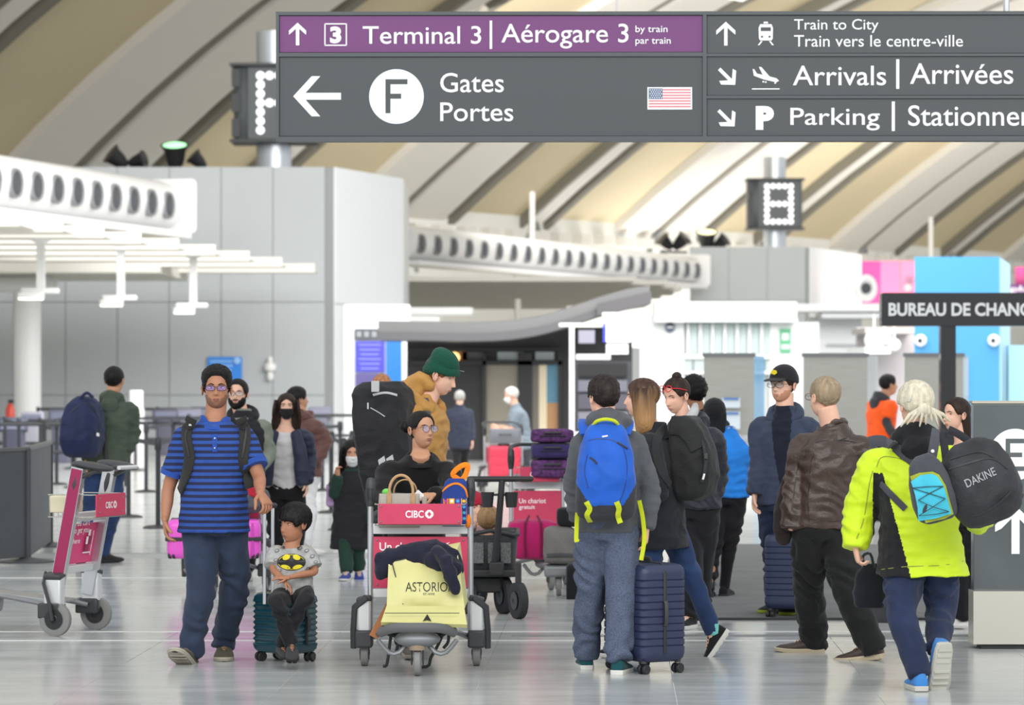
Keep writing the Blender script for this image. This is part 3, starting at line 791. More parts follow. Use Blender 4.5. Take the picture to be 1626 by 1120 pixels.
# return of the pier going back
panelled('wall_pier_side', b_, at(646, 0, YW+11), [0, 3.6, zt], 1, wall_white)
YW2 = 137.
z2 = top_z(392, YW2)
panelled('wall_right', at(1096, 0, YW2), at(1279, 0, YW2), [0, top_z(478, YW2), z2], 3, wall_grey)
struct(quadwall('wall_right_recess', at(1278, 0, YW2+.6), at(1287, 0, YW2+.6), 0, z2, .3, dark_seam))
panelled('wall_right_pier', at(1285, 0, YW2), at(1366, 0, YW2+9), [0, 4.2, z2], 1, wall_white)
# far end walls
YE = 186.
struct(quadwall('wall_back', at(-300, 0, YE), at(1950, 0, YE), 0, 14, .3, mat('far_white', (226, 226, 222), .6)))
struct(quadwall('wall_side', at(-320, 0, 84), at(-40, 0, 93), 0, 7.4, .3, mat('wall_dark_grey', (128, 130, 133), .5)))  # side wall is painted a darker grey than the others

# ---- vaulted ceiling: a curved beige soffit with raised ribs running up it
E0 = V(-4.3, 129, 8.37); EV = V(32.2, 49.4, 0); UV = nrm(V(.837, -.546, 0)); EVn = nrm(EV); LE = np.linalg.norm(EV)
def prof(s): u = s/1.075; return 1.075*(.78*u-.0145*u*u if u < 24 else .78*24-.0145*576+(u-24)*.05)
def cpt(t, s, drop=0.):
    return E0+EV*t+UV*s+V(0, 0, prof(s)-drop)
ceil_mat = mat('ceiling_beige', (204, 190, 158), .7, var=.05, vscale=.12)
m = MB(); ss = np.linspace(0, 45, 22)
N = len(ss)
for t0_, t1_ in ((-1.25, 1.9),):
    P = []
    for s in ss: P += [cpt(t0_, s), cpt(t1_, s), cpt(t1_, s, -.3), cpt(t0_, s, -.3)]
    F = [[4*i, 4*i+1, 4*i+5, 4*i+4] for i in range(N-1)]+[[4*i+3, 4*i+7, 4*i+6, 4*i+2] for i in range(N-1)]+[[0, 3, 2, 1], [0, 4, 7, 3], [1, 2, 6, 5]][:1]
    m.add(P, F)
ceiling = struct(m.build('ceiling', ceil_mat, angle=60))
rib_w = mat('rib_white', (218, 214, 206), .5); rib_d = mat('rib_line_dark', (120, 116, 104), .6); lampm = mat('lamp_tube', (255, 253, 246), .4, emit=2.2)  # rib_d: darker tone for the lines between and beside the ribs
def rib(t, w, drop, material, name, s0=0., s1=45., top=0.):
    dt = w/LE/2; P = []
    sq = np.linspace(s0, s1, 22)
    for s in sq: P += [cpt(t-dt, s, drop), cpt(t+dt, s, drop), cpt(t+dt, s, top), cpt(t-dt, s, top)]
    n = len(sq); F = []
    for i in range(n-1):
        for k in range(4): F.append([4*i+k, 4*i+(k+1) % 4, 4*i+4+(k+1) % 4, 4*i+4+k][::-1])
    F += [[0, 1, 2, 3], [4*n-1, 4*n-2, 4*n-3, 4*n-4]]
    mb = MB(); mb.add(P, F); return mb.build(name, material, ceiling, angle=30)
for k, tc in enumerate((-1.03, -.69, -.35, -.01, .33, .67, 1.01, 1.35)):
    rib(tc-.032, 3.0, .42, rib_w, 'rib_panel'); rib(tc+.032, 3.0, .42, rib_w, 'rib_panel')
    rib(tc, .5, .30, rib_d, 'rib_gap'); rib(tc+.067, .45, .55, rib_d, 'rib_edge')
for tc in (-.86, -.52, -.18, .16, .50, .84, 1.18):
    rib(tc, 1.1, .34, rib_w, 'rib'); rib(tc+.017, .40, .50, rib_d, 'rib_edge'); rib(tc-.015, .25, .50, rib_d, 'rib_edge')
# tube lamp lying along the right-hand rib
mb = MB(); mb.tube([cpt(.665, s, .62) for s in np.linspace(9.0, 16.5, 8)], .16, 8); o = mb.build('ceiling_tube_lamp', lampm)
tag(o, 'long bright tube lamp running up the ceiling rib at the right edge', 'ceiling lamp')
# skylight openings in the band above the pier
for (s0, s1) in ((6.2, 8.2), (13.5, 17)):
    mb = MB(); P = []
    for s in (s0, s1): P += [cpt(.0+.012, s, .50), cpt(.055, s, .50), cpt(.055, s, .44), cpt(.012, s, .44)]
    mb.add(P, [[0, 1, 5, 4], [3, 7, 6, 2], [0, 4, 7, 3], [1, 2, 6, 5], [0, 3, 2, 1], [4, 5, 6, 7]]); mb.build('skylight_pane', mat('skylight_glow', (252, 250, 240), .3, emit=1.0), ceiling, smooth=False)
# fascia under the vault: notched white edge, brackets, hangers
o = MB()
P0, P1_ = cpt(-1.2, 0, .0), cpt(1.8, 0, .0)
fas = struct(quadwall('wall_fascia', P0+V(.8, 1.2, 0), P1_+V(.8, 1.2, 0), 3.0, 8.6, .3, mat('fascia_white', (224, 224, 218), .55)))
for k in range(0, 66):
    t = -.5+k*.030
    mb = MB(); c = cpt(t, .2, .95)+V(0, 0, 0); mb.box(c, (.8, .5, .42), np.stack([EVn, np.cross(V(0, 0, 1), EVn), V(0, 0, 1)], 1)); mb.build('tooth', rib_w, fas, smooth=False)
for tc in (-.35, -.01, .16, .33, .50, .67, .84, 1.01):
    # splayed steel bracket carrying each rib
    c = cpt(tc, 0, .3)
    for sg in (-1, 1):
        mb = MB(); mb.tube([c+V(0, 0, .1), c+EVn*sg*1.5+V(0, 0, -2.2)], [(.30, .12), (.16, .10)], 4, up=EVn); mb.build('bracket', mat('bracket_grey', (150, 152, 150), .5), fas, smooth=False)
for px, Y, y0, y1 in ((845, 118, 305, 470), (1478, 130, 345, 420), (822, 104, 475, 515)):
    mb = MB(); mb.cyl(at(px, y0, Y), at(px, y1, Y), .10, n=8); tag(mb.build('hanger_post', rib_w), dict([(845, 'thin white hanger post rising above the far round duct'), (1478, 'thin white hanger post above the pink banner and blue box'), (822, 'short white hanger post below the far round duct')])[px], 'post')
# ------------------------------------------------------------------ overhead direction sign
sign_frame = mat('sign_frame', (80, 84, 86), .45, .3); sign_grey = mat('sign_grey', (70, 74, 76), .5); sign_purple = mat('sign_purple', (110, 56, 112), .5)
sign_white = mat('sign_white', (236, 238, 238), .5)
SY0, SY1 = 22.6, 22.1      # depth at px 440 and px 1626
SIGN = thing('direction_sign', 'long hanging grey and purple terminal direction sign with white lettering', 'sign', at(440, 120, SY0))
def sp(px, py, off=0.):
    k = (px-440)/(1626-440); Y = SY0+(SY1-SY0)*k - off
    # the sign hangs very slightly off level
    return at(px, py-(k*1.0), Y)
def sbox(name, x0, y0, x1, y1, front, depth, m, parent=SIGN):
    y0b, y1b = y0, y1
    P = [sp(x, y, front) for (x, y) in ((x0, y1), (x1, y1), (x1, y0), (x0, y0))]
    Q = [p+V(0, depth, 0) for p in P]
    mb = MB(); mb.add(P+Q, [[0, 1, 2, 3], [4, 7, 6, 5], [0, 4, 5, 1], [1, 5, 6, 2], [2, 6, 7, 3], [3, 7, 4, 0]]); return mb.build(name, m, parent, smooth=False, world=True)
sbox('back_box', 440, 19, 1760, 223, 0, .22, sign_frame)
for nme, y0, y1 in (('frame_rail', 18.5, 24), ('frame_rail', 217, 224.5)): sbox(nme, 438, y0, 1760, y1, .022, .05, sign_frame)
sbox('frame_rail', 441, 84, 1117, 90, .022, .03, sign_frame)
for x0, x1 in ((438, 443), (1116, 1122)): sbox('frame_post', x0, 19, x1, 223, .024, .05, sign_frame)
for y in (86, 153): sbox('frame_rail', 1122, y, 1760, y+4, .020, .03, sign_frame)
pp = sbox('purple_panel', 444, 25.5, 1115, 83, .008, .02, sign_purple)
gp = sbox('grey_panel', 444, 91, 1115, 216, .008, .02, sign_grey)
g1 = sbox('grey_panel', 1123, 25, 1758, 85, .008, .02, sign_grey); g2 = sbox('grey_panel', 1123, 91, 1758, 152, .008, .02, sign_grey); g3 = sbox('grey_panel', 1123, 158, 1758, 216, .008, .02, sign_grey)
def slet(parent, txt, x0, y0, x1, y1, bold=.004, m=sign_white, name='lettering', off=.0115):
    mb = MB(); text_on(mb, txt, x0, y1, x1, y0, lambda x, y: sp(x, y, off), bold); return mb.build(name, m, parent, smooth=False, world=True)
def spoly(parent, name, pts, m=sign_white, off=.0115):
    mb = MB(); mb.add([sp(x, y, off) for x, y in pts], [list(range(len(pts)))]); return mb.build(name, m, parent, smooth=False, world=True)
def arrow(parent, cx, cy, L, ang, w=6., hl=.42, off=.0115):
    "shaft and barbed head; ang 0 points left, anticlockwise in the picture"
    ca, sa = math.cos(ang), math.sin(ang)
    def q(x, y): return (cx+x*ca+y*sa, cy+x*sa-y*ca)     # local -x is the tip
    mb = MB(); h = L/2; w2 = w/2; b = L*hl
    sh = [q(-h+w*.5, w2), q(h, w2), q(h, -w2), q(-h+w*.5, -w2)]
    mb.add([sp(*p, off) for p in sh], [[0, 3, 2, 1]])
    for sg in (1, -1):
        bar = [q(-h, 0), q(-h+b*.92, sg*b), q(-h+b*.92+w*1.25, sg*b), q(-h+w*1.35, 0)]
        mb.add([sp(*p, off+.0003) for p in bar], [[0, 1, 2, 3]])
    return mb.build('arrow', sign_white, parent, smooth=False, world=True)
arrow(pp, 472.5, 54, 36, math.pi/2, 5.5, .38)
# boxed 3
for (x0, y0, x1, y1) in ((515, 37, 551, 39), (515, 71, 551, 73), (515, 37, 517, 73), (549, 37, 551, 73)): spoly(pp, 'box_line', [(x0, y1), (x1, y1), (x1, y0), (x0, y0)])
slet(pp, '3', 524, 42, 542, 69, .05)
slet(pp, 'Terminal 3', 576, 41.5, 764, 70, .005); slet(pp, 'A\u00e9rogare 3', 796, 38, 998, 77.5, .005)
spoly(pp, 'bar', [(777.5, 78), (781.5, 78), (781.5, 33), (777.5, 33)])
slet(pp, 'by train', 1009, 41, 1060, 55, .005); slet(pp, 'par train', 1009, 60, 1065, 73.5, .005)
arrow(gp, 503.5, 153, 76, 0, 11, .42)
c = [(629.5+43.5*math.cos(t), 153.5-43.5*math.sin(t)) for t in np.linspace(0, 2*math.pi, 48, endpoint=False)]
dsc = spoly(gp, 'disc', c)
spoly(dsc, 'gate_letter', [(612, 180), (620, 180), (620, 134), (612, 126)], sign_grey, .0125); spoly(dsc, 'gate_letter', [(612, 134), (647, 134), (647, 126), (612, 126)], sign_grey, .0128); spoly(dsc, 'gate_letter', [(620, 157), (637, 157), (637, 149), (620, 149)], sign_grey, .0125)
slet(gp, 'Gates', 699, 116, 800, 147, .005); slet(gp, 'Portes', 699, 163, 815, 193, .005)
fl = spoly(gp, 'flag', [(1028, 174.5), (1099, 174.5), (1099, 139), (1028, 139)])
for k in range(7):
    y = 142+k*4.45; x0 = 1052 if k < 4 else 1030
    spoly(fl, 'flag_stripe', [(x0, y+2.3), (1097, y+2.3), (1097, y), (x0, y)], mat('flag_red', (216, 128, 134), .6), .0122)
cn = spoly(fl, 'flag_canton', [(1030, 158), (1052, 158), (1052, 141), (1030, 141)], mat('flag_blue', (92, 108, 140), .6), .0122)
mb = MB()
for j in range(5):
    for i in range(6-(j % 2)):
        x = 1032.5+i*3.5+(j % 2)*1.75; y = 143.3+j*3.1; mb.add([sp(x+1.*math.cos(a), y-1.*math.sin(a), .0128) for a in np.linspace(0, 2*math.pi, 5, endpoint=False)], [list(range(5))])
tag(mb.build('flag_stars', sign_white, cn, smooth=False, world=True), kind='stuff')
arrow(g1, 1152.5, 54, 38, math.pi/2, 5.5, .40)
# train pictogram
tr = spoly(g1, 'train_pictogram', [(1205, 62), (1207, 65), (1225, 65), (1227, 62), (1227.5, 45), (1225, 39), (1207, 39), (1204.5, 45)])
spoly(tr, 'train_window', [(1208, 50), (1224, 50), (1224, 44), (1208, 44)], sign_grey, .0125)
for x in (1208.5, 1220.5): spoly(tr, 'train_lamp', [(x, 60.5), (x+3, 60.5), (x+3, 57.5), (x, 57.5)], sign_grey, .0125)
for pts in ([(1203, 72.5), (1206, 72.5), (1211, 66), (1208, 66)], [(1229, 72.5), (1226, 72.5), (1221, 66), (1224, 66)][::-1], [(1212, 38), (1220, 38), (1219, 35), (1213, 35)]): spoly(g1, 'train_rail', pts)
slet(g1, 'Train to City', 1261, 31, 1395, 53, .003); slet(g1, 'Train vers le centre-ville', 1261, 56.5, 1529, 75, .003)
def darrow(parent, cx, cy):
    mb = MB(); d = nrm(V(1, 1, 0))[:2]; n = np.array([d[1], -d[0]])
    def q(a, b): p = np.array([cx, cy])+d*a+n*b; return sp(p[0], p[1], .0115)
    mb.add([q(-17, -2.8), q(-17, 2.8), q(13, 2.8), q(13, -2.8)], [[0, 1, 2, 3][::-1]])
    mb.add([sp(cx+15, cy-9, .0118), sp(cx+9.5, cy-12, .0118), sp(cx+8, cy+6, .0118), sp(cx+13.5, cy+13.5, .0118)], [[0, 1, 2, 3]])
    mb.add([sp(cx+13.5, cy+13.5, .0118), sp(cx+8, cy+6, .0118), sp(cx-12, cy+7, .0118), sp(cx-9, cy+13, .0118)], [[0, 1, 2, 3]])
    mb.build('arrow', sign_white, parent, smooth=False, world=True)
darrow(g2, 1154, 122); darrow(g3, 1153, 188)
pl = spoly(g2, 'plane_pictogram', [(1195, 110), (1198, 111), (1202, 117.5), (1211, 119.5), (1205, 107), (1209, 107), (1222, 122), (1233, 125), (1237, 129), (1233, 131.5), (1213, 127), (1197, 121)][::-1])
for x, y in ((1212, 130.5), (1216, 131), (1231, 132.5)): spoly(g2, 'plane_wheel', [(x-1.3, y+1.3), (x+1.3, y+1.3), (x+1.3, y-1.3), (x-1.3, y-1.3)])
spoly(g2, 'runway_line', [(1194, 142.8), (1238, 142.8), (1238, 141), (1194, 141)])
slet(g2, 'Arrivals', 1259, 105, 1407, 136.5, .005); slet(g2, 'Arriv\u00e9es', 1445, 101.5, 1609, 134.5, .005)
spoly(g2, 'bar', [(1423, 142), (1428, 142), (1428, 95), (1423, 95)])
slet(g3, 'P', 1200, 169, 1229, 207, .07)
slet(g3, 'Parking', 1255, 172, 1397, 208, .005); slet(g3, 'Stationnement', 1442, 168, 1718, 201, .005)
spoly(g3, 'bar', [(1416, 209), (1421, 209), (1421, 162), (1416, 162)])
for px in (979, 1598):
    mb = MB(); p = sp(px, 19, -.1); mb.cyl(p, p+V(0, 0, 2.5), .006 if px < 1000 else .022, n=6); mb.build('hanger_wire', mat('wire_grey', (200, 200, 200), .4, .5), SIGN, world=True)

# ------------------------------------------------------------------ ducts with jet nozzles
duct_white = mat('duct_white', (238, 238, 238), .35); nozzle_dark = mat('nozzle_dark', (72, 74, 78), .4); nozzle_grey = mat('nozzle_grey', (150, 152, 156), .4, .2)
def duct(A, B, r, n, label, start=0.04, end=.97, plate=True):
    d = nrm(B-A); side = nrm(V(d[1], -d[0], 0)); Rm = np.stack([side, np.cross(d, side)*1., d], 1)
    Rm = np.stack([np.cross(V(0, 0, 1), d)*1., V(0, 0, 1), d], 1)
    t = thing('air_duct', label, 'air duct', (A+B)/2)
    mb = MB(); mb.tube([A, B-d*r*.9, B-d*r*.5, B-d*r*.15, B], [r, r, r*.95, r*.75, r*.35], 32); mb.build('duct_tube', duct_white, t, world=True, angle=50)
    for k in range(n):
        f = start+(end-start)*k/(n-1); c = A+(B-A)*f+side*(r-.13); q = V(0, 0, -.05)
        Rn = np.stack([d, V(0, 0, 1), side], 1)
        mb = MB(); mb.lathe([(.31, 0), (.33, .11), (.31, .17), (.24, .14), (.12, .02)], c+q, 18, Rn); o = mb.build('nozzle', nozzle_grey, t, world=True)
        mb = MB(); mb.lathe([(.26, .0), (.27, .150), (.20, .18), (.02, .185)], c+q+V(0, 0, 0)-d*.03, 16, Rn); mb.build('nozzle_mouth', nozzle_dark, o, world=True)
    mb = MB(); dn = V(0, 0, -1)
    c = (A+B)/2+dn*(r+.12)+side*.1; Lh = np.linalg.norm(B-A)
    mb.box(c, (Lh, 1.1, .16), np.stack([d, np.cross(V(0, 0, 1), d), V(0, 0, 1)], 1)); mb.build('ledge', duct_white, t, world=True)
    if plate:
        c = B+V(0, 0, .0)+d*.05; mb = MB(); mb.rbox(c, (1.5, 1.32, .12), .12, np.stack([np.cross(V(0, 0, 1), d), V(0, 0, 1), d], 1)); mb.build('end_plate', duct_white, t, world=True)
    return t
A = at(0, 290, 70); B = at(264, 328, 79.); A2 = A-(B-A)*.9
duct(A2, B, .58, 16, 'near white round air duct with dark jet nozzles at upper left', .03, .93)
A = at(636, 386, 107.); B = at(1100, 430, 135.6); A[2] = B[2] = 6.1
duct(A, B, .56, 22, 'far white round air duct with jet nozzles beyond the white pier', .015, .965)

# ------------------------------------------------------------------ louvred canopies (blades are single pieces)
def canopy(label, blades, tray=2.2, hgt=.22):
    t = thing('louvred_canopy', label, 'canopy', at(*blades[0][:2], blades[0][2]))
    for (x1, y, Y, x0) in blades:
        p0, p1 = at(x0, y, Y), at(x1, y, Y); p0[2] = p1[2]
        c = (p0+p1)/2; mb = MB(); mb.box(c, (abs(p1[0]-p0[0]), .10, hgt)); mb.build('blade', louver_white, t, smooth=False, world=True)
        mb = MB(); mb.box(c+V(0, tray/2, -.04), (abs(p1[0]-p0[0])-.1, tray, .05)); mb.build('tray', louver_white, t, smooth=False, world=True)
    return t
zc = 4.35
bl = []
for k in range(12):
    x1 = [30, 100, 165, 224, 284, 342, 396, 448, 500][k-3] if k >= 3 else 30-70*(3-k); yt = 343+(k-3)*9.6
    if k >= 12: break
    Y = (zc-CAMH)*FPX/(600-(yt+6)); bl.append((x1, yt+6, Y, -360))
can = canopy('stepped white louvred canopy with lamps hanging from it at upper left', bl)
mb = MB(); a0 = at(-300, 400, 76); a1 = at(283, 425, 80.); zz = top_z(446, 82)
mb.box(((a0[0]+a1[0])/2, 79, zz+.12), (a1[0]-a0[0], 6.5, .24)); mb.build('soffit', louver_white, can, smooth=False, world=True)
# rounded beam and column under it
mb = MB(); Y = 77; c = at(20, 451, Y); mb.capsule([at(-300, 451, Y), at(78, 451, Y)], [.20, .20], 14); tag(mb.build('round_beam', white_paint), 'thick white rounded beam resting on the white column', 'beam')
mb = MB(); p = at(43.5, 600, 75); mb.lathe([(.34, 0), (.34, .1), (.31, .12), (.31, top_z(462, 75))], (p[0], 75, 0), 32); tag(mb.build('column', white_paint), 'thick round white column rising behind the dark grey barrier', 'column')
lamp_glow = mat('lamp_glow', (255, 255, 244), .4, emit=1.6)
for k, (px, yt, yb, Y, w, lb) in enumerate(((65, 384, 462, 62, 64, 'nearest the left edge'), (192, 400, 473, 66, 58, 'middle one of three'), (307, 412, 485, 70, 54, 'rightmost of three'))):
    t = thing('hanging_lamp', 'white hanging lamp on a square post, '+lb, 'lamp', at(px, yb, Y), group='hanging lamps under the louvred canopy')
    mb = MB(); zb_ = at(px, yb, Y)[2]; mb.box((at(px, yb, Y)[0], Y, (4.33+zb_)/2), (.15, .15, 4.33-zb_)); mb.build('post', white_paint, t, smooth=False, world=True)
    mb = MB(); mb.lathe([(.12, -.1), (.30, .0)], (at(px, yb, Y)[0], Y, 4.32), 16); mb.build('ceiling_rose', white_paint, t, world=True)
    wq = w/FPX*Y
    mb = MB(); mb.rbox(at(px-8+w*.1, yb, Y), (wq*.95, .24, .10), .05); mb.build('lamp_arm', white_paint, t, world=True)
    mb = MB(); mb.rbox(at(px-8-w*.12, yb+8, Y-.25), (wq*.62, .34, .11), .04); o = mb.build('lamp_head', white_paint, t, world=True)
    mb = MB(); mb.box(at(px-8-w*.12, yb+8, Y-.25)+V(0, -.02, -.06), (wq*.56, .30, .03)); mb.build('diffuser', lamp_glow, o, smooth=False, world=True)
# far canopy beyond the pier
bl = []
for k in range(9):
    yt = 440+k*5.5; Y = 104+k*1.6; bl.append(([1010, 1060, 1075, 1082, 1070, 1050, 1000, 960, 900][k], yt+3, Y, 640))
cn2 = canopy('far white louvred canopy beyond the pier below the long duct', bl, 1.6, hgt=.16)
for x0, x1, y, Y, lb in ((600, 752, 495, 92, 'broad'), (560, 700, 510, 90, 'shorter'), (664, 778, 523, 88, 'slim')):
    mb = MB(); p0, p1 = at(x0, y, Y), at(x1, y, Y); mb.rbox((p0+p1)/2, (p1[0]-p0[0], .8, .22 if lb != 'slim' else .14), .08); tag(mb.build('ceiling_light_bar', white_paint if lb != 'slim' else mat('light_bar', (240, 240, 236), .4, emit=.35)), {'broad': 'broad white light housing above the dark exit doors', 'shorter': 'shorter white housing tucked behind the flight screen board', 'slim': 'slim pale light bar set in the curved grey soffit'}[lb], 'ceiling lamp')

# ------------------------------------------------------------------ LED gate-letter drums on posts
drum_grey = mat('drum_grey', (88, 92, 94), .5, .2); led = mat('led_white', (246, 248, 250), .4, emit=1.3); pole_m = mat('pole_metal', (196, 202, 208), .3, .35)
def led_sign(cx, cy, wpx, hpx, Y, polepx, ybot, pattern, label, dx=.0):
    t = thing('led_letter_sign', label, 'sign', at(cx, cy, Y)); m_ = Y/FPX; w, h = wpx*m_, hpx*m_; C_ = at(cx, cy, Y); r = polepx*m_/2; pc = at(cx+dx, cy, Y+.5)
    mb = MB(); mb.cyl((pc[0], pc[1], 0), (pc[0], pc[1], C_[2]+h*.5+1.0), r, n=24); mb.build('pole', pole_m, t, world=True)
    mb = MB(); mb.rbox(C_+V(0, .3, 0), (w*.98, 1.5, h), .22); mb.build('drum', drum_grey, t, world=True)
    mb = MB(); mb.box(C_+V(.06*w, -.48, 0), (w*.74, .10, h*.94)); face = mb.build('lamp_face', drum_grey, t, smooth=False, world=True)
    for sg in (-1, 1):
        mb = MB(); mb.box(C_+V(0, .1, sg*h*.5), (w*1.04, 1.7, .08)); mb.build('rim', mat('rim_dark', (58, 60, 62), .5), t, smooth=False, world=True)
    for zf in (-.33, 0, .33):
        mb = MB(); mb.box(C_+V(-w*.455, -.5, zf*h), (w*.10, .12, h*.24)); mb.build('vent', mat('rim_dark', (58, 60, 62), .5), t, smooth=False, world=True)
    rows, cols = len(pattern), len(pattern[0]); dotr = h*.9/rows/2*.86
    for j, row in enumerate(pattern):
        for i, ch in enumerate(row):
            if ch == '#':
                c = C_+V(w*.06+(i-(cols-1)/2)*dotr*2.2, -.545, ((rows-1)/2-j)*h*.84/rows)
                mb = MB(); mb.lathe([(dotr, -.02), (dotr*.9, .03), (dotr*.3, .045)], c, 10, rotx(R(90))); mb.build('led', led, face, world=True)
    return t
led_sign(437, 166, 132, 120, 90, 56, 262, ['#####', '#....', '#....', '####.', '#....', '#....', '#....'], 'dark drum sign of white dots above the grey wall, half hidden by the direction sign', dx=-2)
led_sign(1230, 325, 88, 78, 140, 36, 388, ['#####', '#...#', '#...#', '#####', '#...#', '#...#', '#####'], 'dark drum sign showing a boxy letter of white dots on a post at centre right')

# ------------------------------------------------------------------ spotlights on the wall tops
blackm = mat('metal_black', (34, 34, 36), .5)
def spot(px, py, Y, ang, lens, label, grp, sz=.32):
    t = thing('spotlight', label, 'spotlight', at(px, py, Y)); c = at(px, py, Y); d = nrm(V(math.sin(ang), -.35, math.cos(ang)))
    mb = MB(); mb.tube([c-d*sz*.9, c-d*sz*.3, c+d*sz*.5, c+d*sz*.8], [sz*.35, sz*.6, sz*.75, sz*.95], 14); mb.build('housing', blackm, t, world=True)
    mb = MB(); mb.tube([c+d*sz*.78, c+d*sz*.86], [sz*.85, sz*.6], 14); mb.build('lens', lens, t, world=True)
    mb = MB(); mb.box(c+V(0, 0, -sz*1.05), (sz*1.5, .25, .10)); mb.build('bracket', blackm, t, smooth=False, world=True)
gl = mat('lens_green', (168, 248, 184), .3, emit=1.4); yl = mat('lens_yellow', (250, 252, 196), .3, emit=1.4); dl = mat('lens_dark', (50, 50, 54), .2)
spot(187, 253, 86.5, -.9, dl, 'small black spotlight on the grey wall, leftmost and tilted left', 'a'); spot(218, 256, 86.5, 1.3, dl, 'small black spotlight pointing sideways between two others on the grey wall', 'a', .26)
spot(278, 249, 86.5, .0, gl, 'black spotlight with glowing green lens on the grey wall', 'a', .40); spot(315, 256, 86.5, -.8, dl, 'small black spotlight right of the green one on the grey wall', 'a', .26)
spot(1058, 386, 138, -.8, dl, 'far black spotlight, leftmost of the cluster by the far duct', 'b', .36); spot(1080, 385, 138, .8, dl, 'far black spotlight, second of the cluster by the far duct', 'b', .4)
spot(1122, 383, 138, 0, yl, 'far black spotlight with pale yellow glowing lens', 'b', .5); spot(1144, 386, 138, .9, dl, 'far black spotlight, rightmost beside the drum sign', 'b', .36)

# ------------------------------------------------------------------ wall fittings at left
t = thing('wall_notice', 'blue notice board on the grey wall behind the man in the striped polo', 'notice', at(357, 590, YW-.1)); mb = MB(); mb.box(at(357, 590, YW-.12), (54/FPX*YW, .06, 46/FPX*YW)); mb.build('board', mat('notice_blue', (44, 132, 222), .5), t, smooth=False, world=True)
for k in range(4):
    mb = MB(); mb.box(at(353, 574+k*7, YW-.16), ((40-k*6)/FPX*YW, .02, .04)); mb.build('text_line', mat('notice_pale', (150, 196, 240), .5), t, smooth=False, world=True)
mb = MB(); mb.lathe([(.09, .07), (.09, .10), (.02, .11)], at(377, 573, YW-.12), 14, rotx(R(90))); mb.build('notice_badge', mat('notice_pale', (150, 196, 240), .5), t, world=True)
c = at(429, 584, YW-.2); mb = MB(); mb.lathe([(.02, -.36), (.08, -.30), (.09, -.16), (.05, -.13), (.15, -.06), (.165, .03), (.14, .10), (.06, .14), (.075, .20), (.06, .27), (.02, .29)], c, 18); tag(mb.build('wall_lamp', white_paint), 'small white lobed lamp fitting on the grey wall beside the blue notice', 'wall lamp')
# free-standing dispenser and fire post at left
t = thing('sanitizer_stand', 'blurred pale upright dispenser stand behind the man in olive jacket', 'dispenser', at(216, 700, 60)); Y = 60
mb = MB(); mb.rbox((at(216, 660, Y)[0], Y, .55), (.30, .25, 1.1), .05); mb.build('stand', mat('pale_grey', (206, 204, 204), .5), t, world=True)
mb = MB(); mb.rbox((at(217, 643, Y)[0], Y-.05, 1.25), (.24, .2, .36), .05); mb.build('dispenser_head', white_paint, t, world=True); mb = MB(); mb.box((at(216, 655, Y)[0], Y-.16, .98), (.12, .03, .28)); mb.build('drip_tray', mat('drum_grey', (88, 92, 94)), t, smooth=False, world=True)
t = thing('fire_extinguisher', 'red fire extinguisher by the left edge next to the white column', 'extinguisher', at(16, 690, 70)); p = at(16, 660, 70)
mb = MB(); mb.lathe([(.09, -.42), (.10, -.36), (.10, .12), (.06, .22), (.03, .26)], p, 16); mb.build('cylinder', mat('ext_red', (196, 62, 44), .4), t, world=True)
mb = MB(); mb.box(p+V(.02, 0, .30), (.12, .05, .08)); mb.build('valve', blackm, t, smooth=False, world=True); mb = MB(); mb.box(p+V(0, .1, -.85), (.3, .3, .9)); mb.build('plinth', mat('drum_grey', (88, 92, 94)), t, smooth=False, world=True)

# ------------------------------------------------------------------ dark barrier panels at left
bar_m = mat('barrier_grey', (74, 77, 80), .55, var=.06, vscale=3); bar_d = mat('barrier_edge', (96, 98, 100), .4, .3)
def barrier(xa, ya, xb, yb, label):
    A, B = onfloor(xa, ya), onfloor(xb, yb); d = nrm(B-A); n = V(-d[1], d[0], 0); L = np.linalg.norm(B-A); Rm = np.stack([d, n, V(0, 0, 1)], 1)
    t = thing('barrier_panel', label, 'barrier', (A+B)/2, group='dark barrier panels at left')
    mb = MB(); mb.box((A+B)/2+V(0, 0, .53), (L-.02, .05, .96), Rm); mb.build('panel', bar_m, t, smooth=False, world=True)
    mb = MB(); mb.box((A+B)/2+V(0, 0, 1.02), (L, .07, .03), Rm); mb.build('top_rail', bar_d, t, smooth=False, world=True)
    for s_ in (-1, 1):
        mb = MB(); mb.box((A+B)/2+d*s_*(L/2-.02)+V(0, 0, .51), (.05, .08, 1.02), Rm); mb.build('upright', bar_m, t, smooth=False, world=True)
    mb = MB(); mb.lathe([(.26, 0), (.26, .012), (.10, .035), (.03, .05)], B, 24); mb.build('foot', bar_m, t, world=True)
    return t
barrier(-75, 905, 41, 893, 'dark grey barrier panel nearest the left edge'); barrier(42, 893, 78, 868, 'narrow dark grey barrier panel turned back from the first one')
# ------------------------------------------------------------------ queue posts and belts
post_m = mat('post_dark', (52, 54, 58), .4, .4); belt_m = mat('belt_dark', (44, 46, 54), .7)
def stanchion():
    t = thing('queue_post', 'x', 'queue post')
    mb = MB(); mb.lathe([(.17, 0), (.17, .012), (.12, .03), (.03, .04)], (0, 0, 0), 20); mb.build('base', post_m, t)
    mb = MB(); mb.cyl((0, 0, .03), (0, 0, .93), .028, n=12); mb.build('pole', post_m, t)
    mb = MB(); mb.lathe([(.036, .86), (.040, .87), (.040, .98), (.030, 1.0), (.01, 1.002)], (0, 0, 0), 16); mb.build('belt_head', post_m, t); return t
posts = [(251, 839), (204, 822), (306, 800), (232, 782), (186, 790), (140, 800), (118, 775), (155, 762), (275, 765), (330, 770), (545, 842), (526, 815), (560, 812), (512, 780), (540, 775), (90, 770), (64, 760), (30, 764), (8, 756), (300, 745), (215, 748), (115, 745), (645, 800)]
